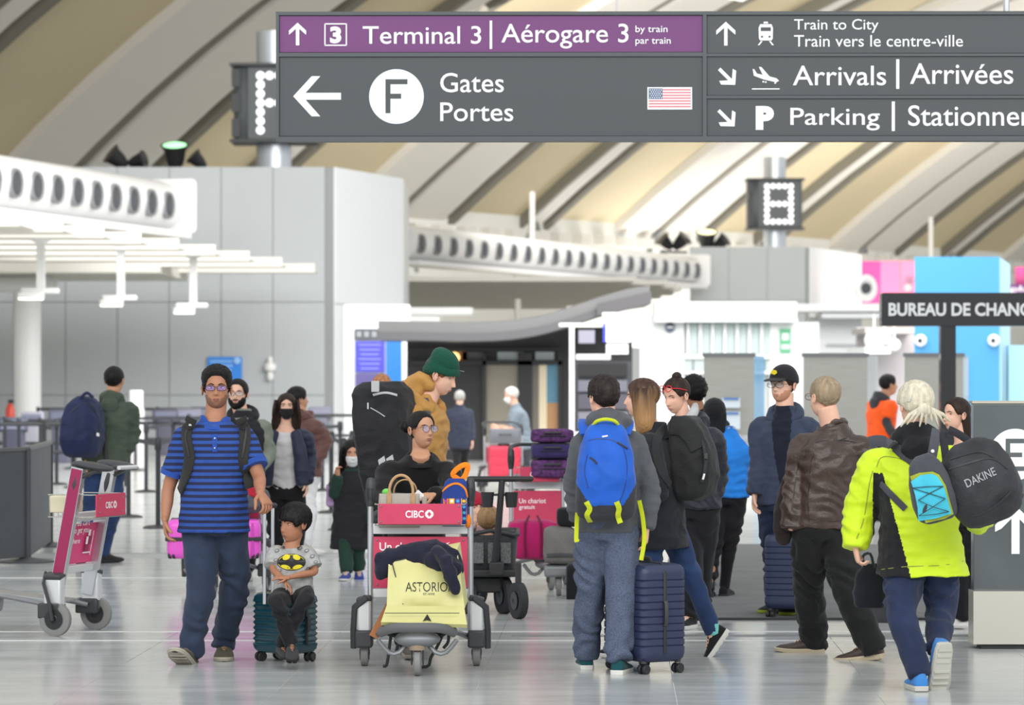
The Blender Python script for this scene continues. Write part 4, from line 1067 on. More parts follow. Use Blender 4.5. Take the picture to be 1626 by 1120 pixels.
pls = ['in front, just left of the striped-polo man', 'just right of the man in olive jacket', 'behind the polo man, his right side']
st0 = stanchion(); PP = []
for i, (px, py) in enumerate(posts):
    o = st0 if i == 0 else copy_tree(st0); p = onfloor(px, py); o.location = p; PP.append(p)
    o['group'] = 'dark queue posts'; o['label'] = 'slim dark queue barrier post standing in the waiting area'
oi_ = sorted(range(len(posts)), key=lambda i: posts[i][0]); ordw = ['leftmost', 'second', 'third', 'fourth', 'fifth', 'sixth', 'seventh', 'eighth', 'ninth', 'tenth', 'eleventh', 'twelfth', 'thirteenth', 'fourteenth', 'fifteenth', 'sixteenth', 'seventeenth', 'eighteenth', 'nineteenth', 'twentieth', 'twenty-first', 'twenty-second', 'last']
place = {i: ordw[k] for k, i in enumerate(oi_)}
labs = {0: 'tall dark queue post nearest the striped-polo man, on his right', 1: 'dark queue post just right of the olive-jacket man', 10: 'dark queue post right beside the girl with the white mask', 2: 'dark queue post hidden behind the striped-polo man', 22: 'dark queue post behind the big black rucksack'}
for i, o in enumerate([o for o in COL.objects if o.name.startswith('queue_post')]):
    o['label'] = labs.get(i, 'slim dark queue post, %s from the left in the waiting area' % place[i])
links = [(0, 2), (1, 0), (4, 1), (5, 4), (6, 7), (7, 8), (8, 9), (10, 12), (11, 10), (13, 14), (15, 6), (16, 15), (17, 16), (18, 17), (19, 20), (20, 21), (3, 8), (21, 16)]
for (a, b) in links:
    A, B = PP[a]+V(0, 0, .93), PP[b]+V(0, 0, .93); mb = MB(); d = nrm(B-A); n = V(-d[1], d[0], 0)
    mb.box((A+B)/2, (np.linalg.norm(B-A), .004, .05), np.stack([d, n, V(0, 0, 1)], 1)); tag(mb.build('queue_belt', belt_m, smooth=False), 'dark belt joining the %s and %s queue posts from the left' % tuple(place[q] for q in sorted((a, b), key=lambda i: posts[i][0])), 'belt', 'queue belts between the posts')
# low rails with luggage-like clutter beyond, at the foot of the grey wall
def rail(x0, x1, y, Y, label, h=.9):
    t = thing('queue_rail', label, 'railing', at(x0, y, Y)); p0, p1 = at(x0, y, Y), at(x1, y, Y); n = max(2, int((p1[0]-p0[0])/1.1)+1)
    for z in (h, h*.55):
        mb = MB(); mb.cyl((p0[0], Y, z), (p1[0], Y, z), .03, n=8); mb.build('rail_bar', post_m, t, world=True)
    for k in range(n):
        x = p0[0]+(p1[0]-p0[0])*k/(n-1); mb = MB(); mb.cyl((x, Y, 0), (x, Y, h+.05), .035, n=8); mb.build('rail_post', post_m, t, world=True)
rail(-20, 118, 0, 58, 'blurred dark double railing behind the barrier panels at left'); rail(225, 345, 0, 62, 'blurred dark double railing at the foot of the grey wall'); rail(495, 600, 0, 66, 'blurred dark double railing behind the girl and the pier')
rail(60, 345, 0, 74, 'farthest dark double railing across the foot of the grey wall', .95)
for k, (px, Y, w, h, c) in enumerate(((22, 56, .5, .95, (72, 74, 92)), (52, 60, .42, 1.0, (150, 150, 160)), (98, 64, .5, 1.0, (92, 94, 112)), (268, 70, .7, .95, (84, 84, 98)), (300, 66, .5, 1.0, (104, 104, 116)), (325, 72, .6, .98, (70, 72, 84)), (508, 70, .5, 1.0, (110, 112, 126)))):
    nm = ['slate blue', 'pale grey', 'dusky blue', 'dark grey', 'mid grey', 'charcoal', 'grey-blue'][k]
    t = thing('check_in_kiosk', 'blurred %s check-in kiosk standing behind the railings' % nm, 'kiosk', at(px, 700, Y)); x = at(px, 700, Y)[0]; mm = mat('kiosk_%d' % k, c, .5)
    mb = MB(); mb.rbox((x, Y, h*.4), (w*.7, .4, h*.8), .05); mb.build('cabinet', mm, t, world=True); mb = MB(); mb.rbox((x, Y-.05, h*.9), (w, .12, h*.25), .03, rotx(R(-20))); sc_ = mb.build('screen_case', mm, t, world=True)
    mb = MB(); mb.box((x, Y-.125, h*.9), (w*.8, .02, h*.18), rotx(R(-20))); mb.build('screen', mat('kiosk_screen', (104, 108, 128), .3), sc_, smooth=False, world=True)
rail(-60, 200, 0, 50, 'nearer dark double railing behind the two turned barrier panels', .95)

# ------------------------------------------------------------------ flight screen board
Y = 70.; t = thing('flight_screen_board', 'tall white board with purple and blue flight screens beside the pier', 'information board', at(598, 700, Y))
m_ = Y/FPX; p = at(598, 0, Y); zt_ = top_z(484, Y)
mb = MB(); mb.rbox((p[0], Y+.2, zt_/2), (106*m_, .5, zt_), .05); mb.build('cabinet', wall_white, t, world=True)
for (x0, x1, y0, y1, nm, mm) in ((562, 641, 521, 541, 'header', mat('header_dark', (84, 88, 92), .5)), (563, 612, 541, 592, 'screen', mat('screen_violet', (66, 66, 168), .3, emit=.4)), (612, 639, 541, 632, 'screen', mat('screen_blue', (36, 110, 184), .3, emit=.3)), (563, 612, 592, 690, 'screen', mat('screen_dim', (84, 78, 130), .3, emit=.25)), (612, 639, 632, 690, 'screen', mat('screen_violet', (88, 88, 196)))):
    a, b = at(x0, y0, Y-.1), at(x1, y1, Y-.1); mb = MB(); mb.box(((a[0]+b[0])/2, Y-.08, (a[2]+b[2])/2), (b[0]-a[0]-.03, .06, a[2]-b[2]-.03)); o = mb.build(nm, mm, t, smooth=False, world=True)
    if nm == 'header':
        for k in range(6):
            mb = MB(); q = at(570+k*12, 531, Y-.12); mb.box((q[0], Y-.12, q[2]), (.10, .02, .12)); mb.build('header_mark', mat('header_mark', (150, 154, 158)), o, smooth=False, world=True)
    elif x0 == 563 and y0 == 541:
        for k in range(6):
            mb = MB(); q = at(587, 548+k*7.5, Y-.12); mb.box((q[0], Y-.12, q[2]), (.48-.05*(k % 3), .02, .025)); mb.build('text_line', mat('text_violet', (130, 132, 222), .4, emit=.4), o, smooth=False, world=True)
mb = MB(); text_on(mb, 'Flight information', 574, 500, 632, 507.5, lambda x, y: at(x, 1007-y+0, Y-.06)); mb.build('heading', mat('text_dark', (84, 86, 92)), t, smooth=False, world=True)

# ------------------------------------------------------------------ dark exit doors and curved soffit
Y = 66.; dk = mat('door_wall_dark', (38, 37, 39), .5); dk2 = mat('door_frame_black', (24, 24, 26), .4)
struct(quadwall('wall_exit', at(646, 0, Y), at(1004, 0, Y), 0, 2.68, .3, dk))
t = thing('exit_door_set', 'dark framed glazed exit doors glowing beige behind the older travellers', 'door', at(800, 740, Y-.1))
def dq(name, x0, x1, y0, y1, m, off=.05, th=.05, par=None):
    a, b = at(x0, y0, Y-off), at(x1, y1, Y-off); mb = MB(); mb.box(((a[0]+b[0])/2, Y-off-th/2, (a[2]+b[2])/2), (b[0]-a[0], th, a[2]-b[2])); return mb.build(name, m, par or t, smooth=False, world=True)
bg = mat('glow_beige', (148, 140, 124), .5); 
dq('door_pane', 772, 822, 580, 726, bg); dq('door_pane', 845, 856, 580, 726, mat('glow_dim', (116, 110, 98), .5)); dq('door_pane', 856, 868, 580, 726, mat('glow_cream', (214, 200, 170), .5, emit=.15)); 
a4 = dq('poster_pane', 868, 886, 580, 640, mat('poster_teal', (80, 128, 148), .4, emit=.15)); dq('poster_pane', 868, 886, 640, 726, mat('poster_tan', (172, 128, 84), .4, emit=.1))
for x0, x1 in ((766, 772), (822, 845), (886, 892)): dq('door_post', x0, x1, 560, 745, dk2, .09, .1)
dq('door_header', 652, 892, 573, 580, dk2, .09, .1); dq('door_header', 652, 892, 553, 557, dk2, .09, .1)
for x0, x1, mm in ((790, 832, mat('transom_pale', (150, 156, 156), .4, emit=.1)), (850, 880, mat('transom_pale', (150, 156, 156), .4)), (734, 770, mat('transom_dim', (84, 84, 86)))): dq('transom_pane', x0, x1, 559, 572, mm)
c = at(722, 568, Y-.08); mb = MB(); mb.sphere(c, .11, 14, 10); o = tag(mb.build('warm_lamp', mat('lamp_amber', (255, 206, 130), .4, emit=2.0)), 'small amber lamp glowing beside the green knit hat', 'lamp'); dq('lamp_panel', 728, 742, 558, 574, mat('amber_panel', (150, 104, 64), .5))
# curved soffit
sw = thing('curved_soffit', 'sweeping curved grey soffit with a ribbed edge over the exit doors', 'canopy', at(830, 530, Y-3))
pts = [(600, 540), (680, 541), (740, 542), (800, 540), (850, 533), (900, 520), (950, 503), (1000, 489), (1032, 484)]
mb = MB(); P = []; top = catmull(np.array([at(x, y, Y-3) for x, y in pts]), 24)
for q in top: P += [q, q+V(0, 0, .16), q+V(0, 2.8, .16+.10), q+V(0, 2.8, 0.0)]
n = len(top); F = []
for i in range(n-1):
    for k in range(4): F.append([4*i+k, 4*i+(k+1) % 4, 4*i+4+(k+1) % 4, 4*i+4+k])
mb.add(P, F); mb.build('soffit_slab', mat('soffit_grey', (84, 84, 86), .5), sw, world=True, angle=60)
mb = MB(); P = []
for q in top: P += [q+V(0, .1, .16), q+V(0, .1, .36), q+V(0, .4, .38), q+V(0, .4, .16)]
mb.add(P, F); mb.build('soffit_upper', mat('soffit_mid', (104, 104, 104), .5), sw, world=True, angle=60)
for k in range(22):
    q = top[int(n*.72)]+(top[-1]-top[int(n*.72)])*k/21; mb = MB(); mb.box(q+V(0, -.06, .13), (.045, .10, .24)); mb.build('fin', mat('fin_dark', (84, 82, 84), .5), sw, smooth=False, world=True)
# things in front of the doors: posts, screens
for px, y0, Y_, lb in ((908, 516, 60, 'tall thin white post left of the bright screens'), (948, 640, 58, 'short thin pale post below the bright screens')):
    mb = MB(); p = at(px, 600, Y_); mb.box((p[0], Y_, top_z(y0, Y_)/2), (.09, .09, top_z(y0, Y_))); tag(mb.build('slim_post', white_paint, smooth=False), lb, 'post')
scr = thing('status_screens', 'cluster of bright white and blue screens hanging near the far check-in desks', 'screen', at(978, 520, 60)); Y_ = 60
mb = MB(); a = at(888, 516, Y_); b = at(1000, 516, Y_); mb.box((a+b)/2, (b[0]-a[0], .1, .06)); mb.build('carrier_bar', white_paint, scr, smooth=False, world=True)
for (x0, x1, y0, y1, mm) in ((956, 1000, 496, 512, wall_white), (962, 1002, 514, 544, mat('screen_bright', (250, 250, 255), .3, emit=1.1)), (957, 962, 514, 544, mat('screen_deepblue', (60, 70, 190), .3, emit=.5)), (962, 998, 546, 563, wall_white), (918, 945, 524, 546, mat('screen_grey', (136, 134, 148), .4)), (914, 970, 562, 572, mat('sign_pale', (206, 206, 210), .4))):
    a, b = at(x0, y0, Y_-.1), at(x1, y1, Y_-.1); mb = MB(); mb.box(((a[0]+b[0])/2, Y_-.1, (a[2]+b[2])/2), (b[0]-a[0]-.015, .12, a[2]-b[2]-.015)); mb.build('screen_panel', mm, scr, smooth=False, world=True)
t = thing('black_cabinet', 'dark wall of shelves with pale top lettering right of the exit doors', 'cabinet', at(955, 600, 62)); a, b = at(912, 574, 62), at(1002, 600, 62)
mb = MB(); mb.box(((a[0]+b[0])/2, 62.2, a[2]/2), (b[0]-a[0], .5, a[2])); mb.build('cabinet_body', mat('cabinet_charcoal', (58, 58, 64), .5), t, smooth=False, world=True)
for k, (y0, y1, c) in enumerate(((577, 598, (20, 20, 22)), (604, 622, (96, 96, 106)), (626, 650, (70, 68, 78)), (654, 680, (110, 108, 118)))):
    a, b = at(918, y0, 61.9), at(996, y1, 61.9); mb = MB(); mb.box(((a[0]+b[0])/2, 61.9, (a[2]+b[2])/2), (b[0]-a[0], .06, a[2]-b[2])); mb.build('shelf_front', mat('shelf_%d' % k, c, .5), t, smooth=False, world=True)
mb = MB(); a, b = at(885, 686, 50), at(960, 700, 50); t2 = thing('white_counter', 'low white counter edge behind the blue rucksack', 'counter', (a+b)/2); mb.rbox(((a[0]+b[0])/2, 50.2, a[2]-.06), (b[0]-a[0], .6, .10), .03); mb.build('worktop', wall_white, t2, world=True); mb = MB(); mb.box(((a[0]+b[0])/2, 50.25, (a[2]-.1)/2), ((b[0]-a[0])*.94, .5, a[2]-.12)); mb.build('counter_base', mat('kiosk_dark', (70, 70, 78)), t2, smooth=False, world=True)

# ------------------------------------------------------------------ bright glazed pavilion at centre right
Y = 84.; t = thing('glazed_pavilion', 'bright white glazed pavilion with slim posts below the far grey wall', 'pavilion', at(1150, 690, Y)); pv = mat('pavilion_white', (242, 244, 244), .35); pg = mat('pavilion_glass', (196, 210, 208), .12)
def pq(name, x0, x1, y0, y1, m, off=0., th=.1, par=None):
    a, b = at(x0, y0, Y-off), at(x1, y1, Y-off); mb = MB(); mb.box(((a[0]+b[0])/2, Y-off, (a[2]+b[2])/2), (b[0]-a[0], th, a[2]-b[2])); return mb.build(name, m, par or t, smooth=False, world=True)
pq('roof_band', 1038, 1262, 480, 512, pv, .3, 1.2); pq('back_wall', 1034, 1300, 512, 706, mat('pavilion_back', (228, 232, 232), .4), -.3)
pq('corner_wall', 1016, 1086, 500, 706, pv, .1, .3); pq('corner_wall', 1222, 1266, 506, 706, pv, .1, .3)
for k in range(7):
    x = 1090+k*19.5; pq('mullion', x, x+5, 514, 564, pv, .25); pq('pane', x+6, x+18, 514, 562, pg, .18, .04)
pq('lower_rail', 1060, 1262, 563, 570, pv, .28); pq('lower_rail', 1060, 1262, 590, 594, pv, .28)
for k in range(10): pq('lower_pane', 1064+k*19, 1080+k*19, 571, 590, pg, .18, .04)
o = pq('exit_notice', 1238, 1256, 522, 561, mat('exit_green', (96, 176, 132), .4), .3, .04); pq('exit_notice_mark', 1242, 1252, 530, 540, pv, .33, .03, o); pq('exit_notice_mark', 1241, 1254, 548, 554, pv, .33, .03, o)
c = at(1064, 520, Y-.35); mb = MB(); mb.lathe([(.13, 0), (.13, .03), (.02, .035)], c, 20, rotx(R(90))); o = mb.build('round_badge', mat('badge_navy', (74, 82, 112), .4), t, world=True); mb = MB(); mb.box(c+V(0, -.05, 0), (.16, .02, .04)); mb.build('badge_bar', pv, o, smooth=False, world=True)
# white service block and duct on the right
Y = 100.
t = thing('white_service_block', 'white boxed service pier with a flat ledge right of the pavilion', 'service block', at(1330, 690, Y))
pq('block', 1284, 1366, 505, 700, pv, 0, 1.0); pq('ledge', 1180, 1400, 484, 496, pv, 1.5, 2.5); pq('ledge', 1300, 1400, 498, 506, wall_white, 1.5, 2.); pq('grille', 1312, 1362, 546, 550, mat('grille_grey', (196, 200, 204)), .6, .1)
# pink banners and round white fitting far right
Y = 150.
for (x0, x1, y0, y1, c, lb) in ((1366, 1398, 415, 482, (212, 66, 140), 'deep pink'), (1398, 1428, 415, 478, (250, 120, 164), 'pale pink'), (1430, 1452, 415, 478, (244, 128, 166), 'patterned pink'), (1612, 1700, 424, 452, (206, 74, 140), 'rightmost pink')):
    a, b = at(x0, y0, Y), at(x1, y1, Y); mb = MB(); mb.box(((a[0]+b[0])/2, Y, (a[2]+b[2])/2), (b[0]-a[0], .15, a[2]-b[2])); o = tag(mb.build('wall_banner', mat('banner_'+lb.replace(' ', '_'), c, .5), smooth=False), lb+' banner high on the far wall by the sky-blue box', 'banner')
    if lb == 'patterned pink':
        for q, (dx, dz, cc) in enumerate(((.0, -.3, (190, 180, 180)), (-.15, -.75, (170, 170, 170)), (.2, -.7, (250, 90, 180)), (.1, .0, (150, 110, 130)))):
            mb = MB(); mb.lathe([(.17, 0), (.17, .05)], ((a[0]+b[0])/2+dx, Y-.1, (a[2]+b[2])/2+dz), 12, rotx(R(90))); mb.build('banner_dot', mat('dot_%d' % q, cc), o)
a, b = at(1602, 452, Y-.5), at(1720, 470, Y-.5); mb = MB(); mb.box((a+b)/2, (b[0]-a[0], .15, a[2]-b[2])); o = tag(mb.build('shop_sign', mat('shop_purple', (96, 40, 110), .5), smooth=False), 'purple shop sign with pale letters at the far right edge', 'sign'); mb = MB(); text_on(mb, 'plore', 1606, 0, 1660, 12, lambda x, y: at(x, 466-y, Y-.65)); mb.build('lettering', sign_white, o, smooth=False)
c = at(1372, 458, 132); mb = MB(); mb.lathe([(.52, 0), (.55, .15), (.36, .18), (.30, .1)], c, 28, rotz(R(30)) @ rotx(R(90))); t = tag(mb.build('round_fitting', pv), 'big white round fitting with dark centre beside the pink banner', 'fitting'); mb = MB(); mb.lathe([(.24, .05), (.22, .2), (.02, .2)], c, 20, rotz(R(30)) @ rotx(R(90))); mb.build('dark_centre', nozzle_dark, t)
# clutter of lamps beneath the ledge
for k, (px, py, s_) in enumerate(((1388, 541, .22), (1404, 536, .16), (1420, 548, .14))):
    mb = MB(); mb.sphere(at(px, py, 70), s_, 14, 10); o = tag(mb.build('globe_lamp', white_paint), ['largest round white globe lamp left of the sky-blue box', 'middle white globe lamp left of the sky-blue box', 'smallest white globe lamp nearest the sky-blue box'][k], 'lamp'); mb = MB(); mb.cyl(at(px, py-2, 70), at(px, 500, 70), .02, n=6); mb.build('lamp_stem', white_paint, o)
mb = MB(); a, b = at(1366, 526, 72), at(1456, 526, 72); mb.box((a+b)/2+V(0, .4, 0), (b[0]-a[0], 2.8, .12)); tag(mb.build('lamp_canopy', mat('canopy_taupe', (176, 172, 166), .5), smooth=False), 'flat taupe canopy carrying the white globe lamps', 'canopy')
mb = MB(); a, b = at(1372, 553, 70), at(1412, 560, 70); mb.box((a+b)/2+V(0, 1.7, 0), (b[0]-a[0], 3.9, .14)); tag(mb.build('light_tray', pv, smooth=False), 'small bright white tray below the globe lamps', 'tray')
Y = 73.9; a, b = at(1360, 520, Y), at(1470, 700, Y); mb = MB(); mb.box(((a[0]+b[0])/2, Y, a[2]/2), (b[0]-a[0], .3, a[2])); struct(mb.build('wall_mauve', mat('mauve_grey', (184, 178, 180), .5), smooth=False))

# ------------------------------------------------------------------ sky-blue box with eyes
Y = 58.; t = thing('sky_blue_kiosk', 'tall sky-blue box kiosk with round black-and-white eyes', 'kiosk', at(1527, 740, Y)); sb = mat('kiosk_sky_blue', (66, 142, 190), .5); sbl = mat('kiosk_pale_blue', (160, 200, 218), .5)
a = at(1452, 408, Y); b = at(1587, 408, Y); c = at(1604, 412, Y+4)
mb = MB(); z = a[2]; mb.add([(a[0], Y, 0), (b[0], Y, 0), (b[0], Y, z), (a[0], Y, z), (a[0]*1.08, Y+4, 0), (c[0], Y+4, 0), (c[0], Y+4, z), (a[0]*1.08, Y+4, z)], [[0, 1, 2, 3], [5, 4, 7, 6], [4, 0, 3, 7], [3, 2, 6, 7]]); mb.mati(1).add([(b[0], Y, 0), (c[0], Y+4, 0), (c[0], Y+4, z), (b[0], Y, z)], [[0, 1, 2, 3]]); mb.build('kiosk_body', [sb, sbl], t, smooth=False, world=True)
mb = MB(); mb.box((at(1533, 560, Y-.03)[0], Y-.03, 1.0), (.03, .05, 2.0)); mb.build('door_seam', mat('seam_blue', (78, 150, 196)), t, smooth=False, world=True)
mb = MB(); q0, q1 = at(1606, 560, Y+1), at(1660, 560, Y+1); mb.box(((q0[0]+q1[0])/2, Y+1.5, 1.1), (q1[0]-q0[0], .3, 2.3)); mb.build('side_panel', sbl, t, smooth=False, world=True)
for px in (1462, 1578):
    mb = MB(); c = at(px, 541, Y-.06); mb.sphere(c, (.11, .09, .11), 16, 10); o = mb.build('eyeball', wall_white, t, world=True); mb = MB(); mb.sphere(c+V(-.02, -.075, 0), (.045, .03, .045), 12, 8); mb.build('pupil', blackm, o, world=True)

# ------------------------------------------------------------------ bureau de change sign
Y = 36.; m_ = Y/FPX; t = thing('exchange_sign', 'black currency exchange sign board on a thick black post', 'sign', at(1506, 700, Y)); gb = mat('gloss_black', (18, 18, 20), .25, coat=.3)
a, b = at(1400, 465, Y), at(1720, 518, Y); mb = MB(); mb.rbox(((a[0]+b[0])/2, Y+.12, (a[2]+b[2])/2), (b[0]-a[0], .24, a[2]-b[2]), .02, axis=1); br = mb.build('sign_board', gb, t, world=True)
mb = MB(); text_on(mb, 'BUREAU DE CHANGE', 1411, 0, 1650, 21, lambda x, y: at(x, 502-y, Y-.012), .03); mb.build('lettering', mat('letter_silver', (208, 210, 212), .4, emit=.15), br, smooth=False, world=True)
p = at(1506.5, 600, Y); mb = MB(); mb.box((p[0], Y+.12, top_z(515, Y)/2), (24*m_, .18, top_z(515, Y))); mb.build('sign_post', gb, t, smooth=False, world=True)
# ------------------------------------------------------------------ brushed steel screens
steel = mat('brushed_steel', (142, 142, 136), .38, .55, bump=.1, bscale=10, stretch=(1, 1, 30), var=.08, vscale=3); gedge = glassmat('glass_green', (122, 136, 130), .62)
for k, (x0, x1, xg, yb, lb) in enumerate(((1118, 1197, 1214, 800, 'brushed steel screen nearest the woman with red sunglasses'), (1276, 1377, 1394, 800, 'brushed steel screen behind the man in brown leather'), (1437, 1529, 1538, 800, 'brushed steel screen left of the sky-blue kiosk'))):
    Y = 44.; t = thing('steel_screen', lb, 'partition', at((x0+x1)/2, 790, Y), group='brushed steel screens'); a, b, g = at(x0, 565, Y), at(x1, 565, Y), at(xg, 565, Y+1.2)
    t['label'] = lb; del t['group']
    mb = MB(); mb.box(((a[0]+b[0])/2, Y, a[2]/2+.04), (b[0]-a[0], .06, a[2]-.08)); mb.build('steel_panel', steel, t, smooth=False, world=True)
    mb = MB(); mb.add([(b[0], Y, .03), (g[0], Y+1.2, .03), (g[0], Y+1.2, a[2]), (b[0], Y, a[2]), (b[0]-.01, Y+.02, .03), (g[0]-.01, Y+1.22, .03), (g[0]-.01, Y+1.22, a[2]), (b[0]-.01, Y+.02, a[2])], [[0, 1, 2, 3], [4, 7, 6, 5], [0, 4, 5, 1], [2, 6, 7, 3]]); mb.build('glass_wing', gedge, t, smooth=False, world=True)
    mb = MB(); mb.box(((a[0]+b[0])/2, Y, a[2]+.01), (b[0]-a[0]+.04, .10, .05)); mb.build('top_cap', bar_d, t, smooth=False, world=True)
    mb = MB(); mb.box(((a[0]+b[0])/2, Y-.1, .09), (b[0]-a[0]+.1, .3, .18)); mb.build('plinth', mat('plinth_white', (214, 214, 212), .5), t, smooth=False, world=True)
    mb = MB(); mb.box(((a[0]+b[0])/2, Y-.06, .42), (b[0]-a[0], .05, .04)); mb.build('foot_rail', wall_white, t, smooth=False, world=True)
    if k == 0:
        for (yc, hh, ) in ((640, 16), (668, 28)):
            mb = MB(); mb.box(at(1161, yc, Y-.06), (.24, .05, hh/FPX*Y)); o = mb.build('notice_plate', mat('plate_pale', (186, 196, 204), .4), t, smooth=False, world=True); mb = MB(); mb.box(at(1161, yc-hh*.4, Y-.09), (.20, .02, .03)); mb.build('plate_band', mat('band_blue', (64, 104, 160)), o, smooth=False, world=True)
# ------------------------------------------------------------------ E sign at right
YS = floorY(1031); t = thing('directory_sign', 'freestanding grey glass sign with white E disc and up arrow on a steel base', 'sign', at(1620, 1030, YS)); sg = mat('sign_glass_grey', (84, 90, 92), .12, spec=.7, var=.12, vscale=2)
a, b = at(1546, 641, YS), at(1720, 940, YS); 
mb = MB(); mb.rbox(((a[0]+b[0])/2, YS+.06, (a[2]+b[2])/2), (b[0]-a[0], .12, a[2]-b[2]), .008, axis=1); pn = mb.build('glass_panel', sg, t, world=True)
mb = MB(); mb.box(((a[0]+b[0])/2, YS+.06, a[2]+.008), (b[0]-a[0]+.02, .14, .016)); mb.build('top_trim', mat('trim_champagne', (190, 182, 166), .35, .5), t, smooth=False, world=True)
bb = at(1545, 939, YS); bs = mat('base_steel', (206, 202, 190), .22, .55, bump=.25, bscale=1.6)
mb = MB(); mb.add([(bb[0], YS-.02, .03), (b[0], YS-.02, .03), (b[0], YS-.02, bb[2]), (bb[0], YS-.02, bb[2]), (bb[0], YS+.2, .03), (b[0], YS+.2, .03), (b[0], YS+.2, bb[2]), (bb[0], YS+.2, bb[2])], [[0, 1, 2, 3], [4, 7, 6, 5], [0, 4, 5, 1], [2, 6, 7, 3], [0, 3, 7, 4], [1, 5, 6, 2]]); mb.build('steel_base', bs, t, smooth=False, world=True)
mb = MB(); mb.box(((a[0]+b[0])/2+.02, YS+.09, .015), (b[0]-a[0]-.05, .18, .03)); mb.build('base_foot', blackm, t, smooth=False, world=True)
SX = YS-.004
cc = [at(1612+41*math.cos(q), 722-41*math.sin(q), SX) for q in np.linspace(0, 2*math.pi, 48, endpoint=False)]; mb = MB(); mb.add(cc, [list(range(48))]); ds = mb.build('disc', sign_white, pn, smooth=False, world=True)
for (x0, y0, x1, y1) in ((1597, 697, 1604, 748), (1604, 697, 1627, 704), (1604, 719, 1623, 726), (1604, 741, 1627, 748)):
    mb = MB(); mb.add([at(x0, y1, SX-.003), at(x1, y1, SX-.003), at(x1, y0, SX-.003), at(x0, y0, SX-.003)], [[0, 1, 2, 3]]); mb.build('letter_bar', sg, ds, smooth=False, world=True)
mb = MB()
for q in ([(1606, 880), (1619, 880), (1619, 815), (1606, 815)], [(1612, 802), (1580, 834), (1580, 845), (1590, 840), (1612, 818)], [(1612, 802), (1612, 818), (1634, 840), (1644, 845), (1644, 834)]): mb.add([at(x, y, SX-.001-.0003*len(q)) for x, y in q], [list(range(len(q)))])
mb.build('arrow', sign_white, pn, smooth=False, world=True)
# ------------------------------------------------------------------ the travellers
black_hair = hairmat('hair_black', (22, 19, 18)); dark_hair = hairmat('hair_dark_brown', (48, 36, 30)); grey_hair = hairmat('hair_grey', (168, 166, 162), .25)
black_cloth = fabric('cloth_black', (26, 26, 29)); jean = fabric('denim_blue', (44, 64, 104), bump=.5, bscale=140, var=.28, vscale=5)
jean_dark = fabric('denim_dark', (36, 46, 74), bump=.5, bscale=140, var=.3, vscale=5)
white_rubber = mat('sole_white', (214, 212, 206), .6); grey_rubber = mat('sole_grey', (168, 162, 148), .7); black_rubber = mat('sole_black', (34, 34, 36), .7)
lace_dark = mat('lace_dark', (40, 40, 42), .8); lace_white = mat('lace_white', (206, 204, 200), .8)
def paint_open(q, D):
    "the jacket hangs open over the tee"
    px = CX+q[:, 0]/q[:, 1]*FPX; py = HZ-(q[:, 2]-CAMH)/q[:, 1]*FPX
    w = np.interp(py, [640, 660, 720, 770], [10, 17, 12, 3])
    return np.where((np.abs(px-1241) < w)*(py < 775)*(q[:, 1] < D['sh'][1]-.03), 1, 0)
def gradient_hair(name, c_top, c_tip, z0, z1):
    m = hairmat(name, c_top, .5); nt = m.node_tree; b = nt.nodes['Principled BSDF']; src = b.inputs['Base Color'].links[0].from_socket
    g = nt.nodes.new('ShaderNodeNewGeometry'); sp_ = nt.nodes.new('ShaderNodeSeparateXYZ'); nt.links.new(g.outputs['Position'], sp_.inputs[0])
    n = nt.nodes.new('ShaderNodeTexNoise'); n.inputs['Scale'].default_value = 30; mp = nt.nodes.new('ShaderNodeMapping'); mp.inputs['Scale'].default_value = (1, 1, .08); nt.links.new(g.outputs['Position'], mp.inputs[0]); nt.links.new(mp.outputs[0], n.inputs['Vector'])
    ad = nt.nodes.new('ShaderNodeMath'); ad.operation = 'MULTIPLY_ADD'; ad.inputs[1].default_value = .22; nt.links.new(n.outputs['Fac'], ad.inputs[0]); nt.links.new(sp_.outputs['Z'], ad.inputs[2])
    mr = nt.nodes.new('ShaderNodeMapRange'); mr.inputs['From Min'].default_value = z0+.11; mr.inputs['From Max'].default_value = z1+.11; nt.links.new(ad.outputs[0], mr.inputs['Value'])
    mx = nt.nodes.new('ShaderNodeMixRGB'); mx.inputs[1].default_value = (*lin(c_tip), 1); nt.links.new(mr.outputs[0], mx.inputs[0]); nt.links.new(src, mx.inputs[2]); nt.links.new(mx.outputs[0], b.inputs['Base Color']); return m
balayage = gradient_hair('hair_balayage', (70, 50, 40), (178, 136, 92), 1.40, 1.60)
EX = {}
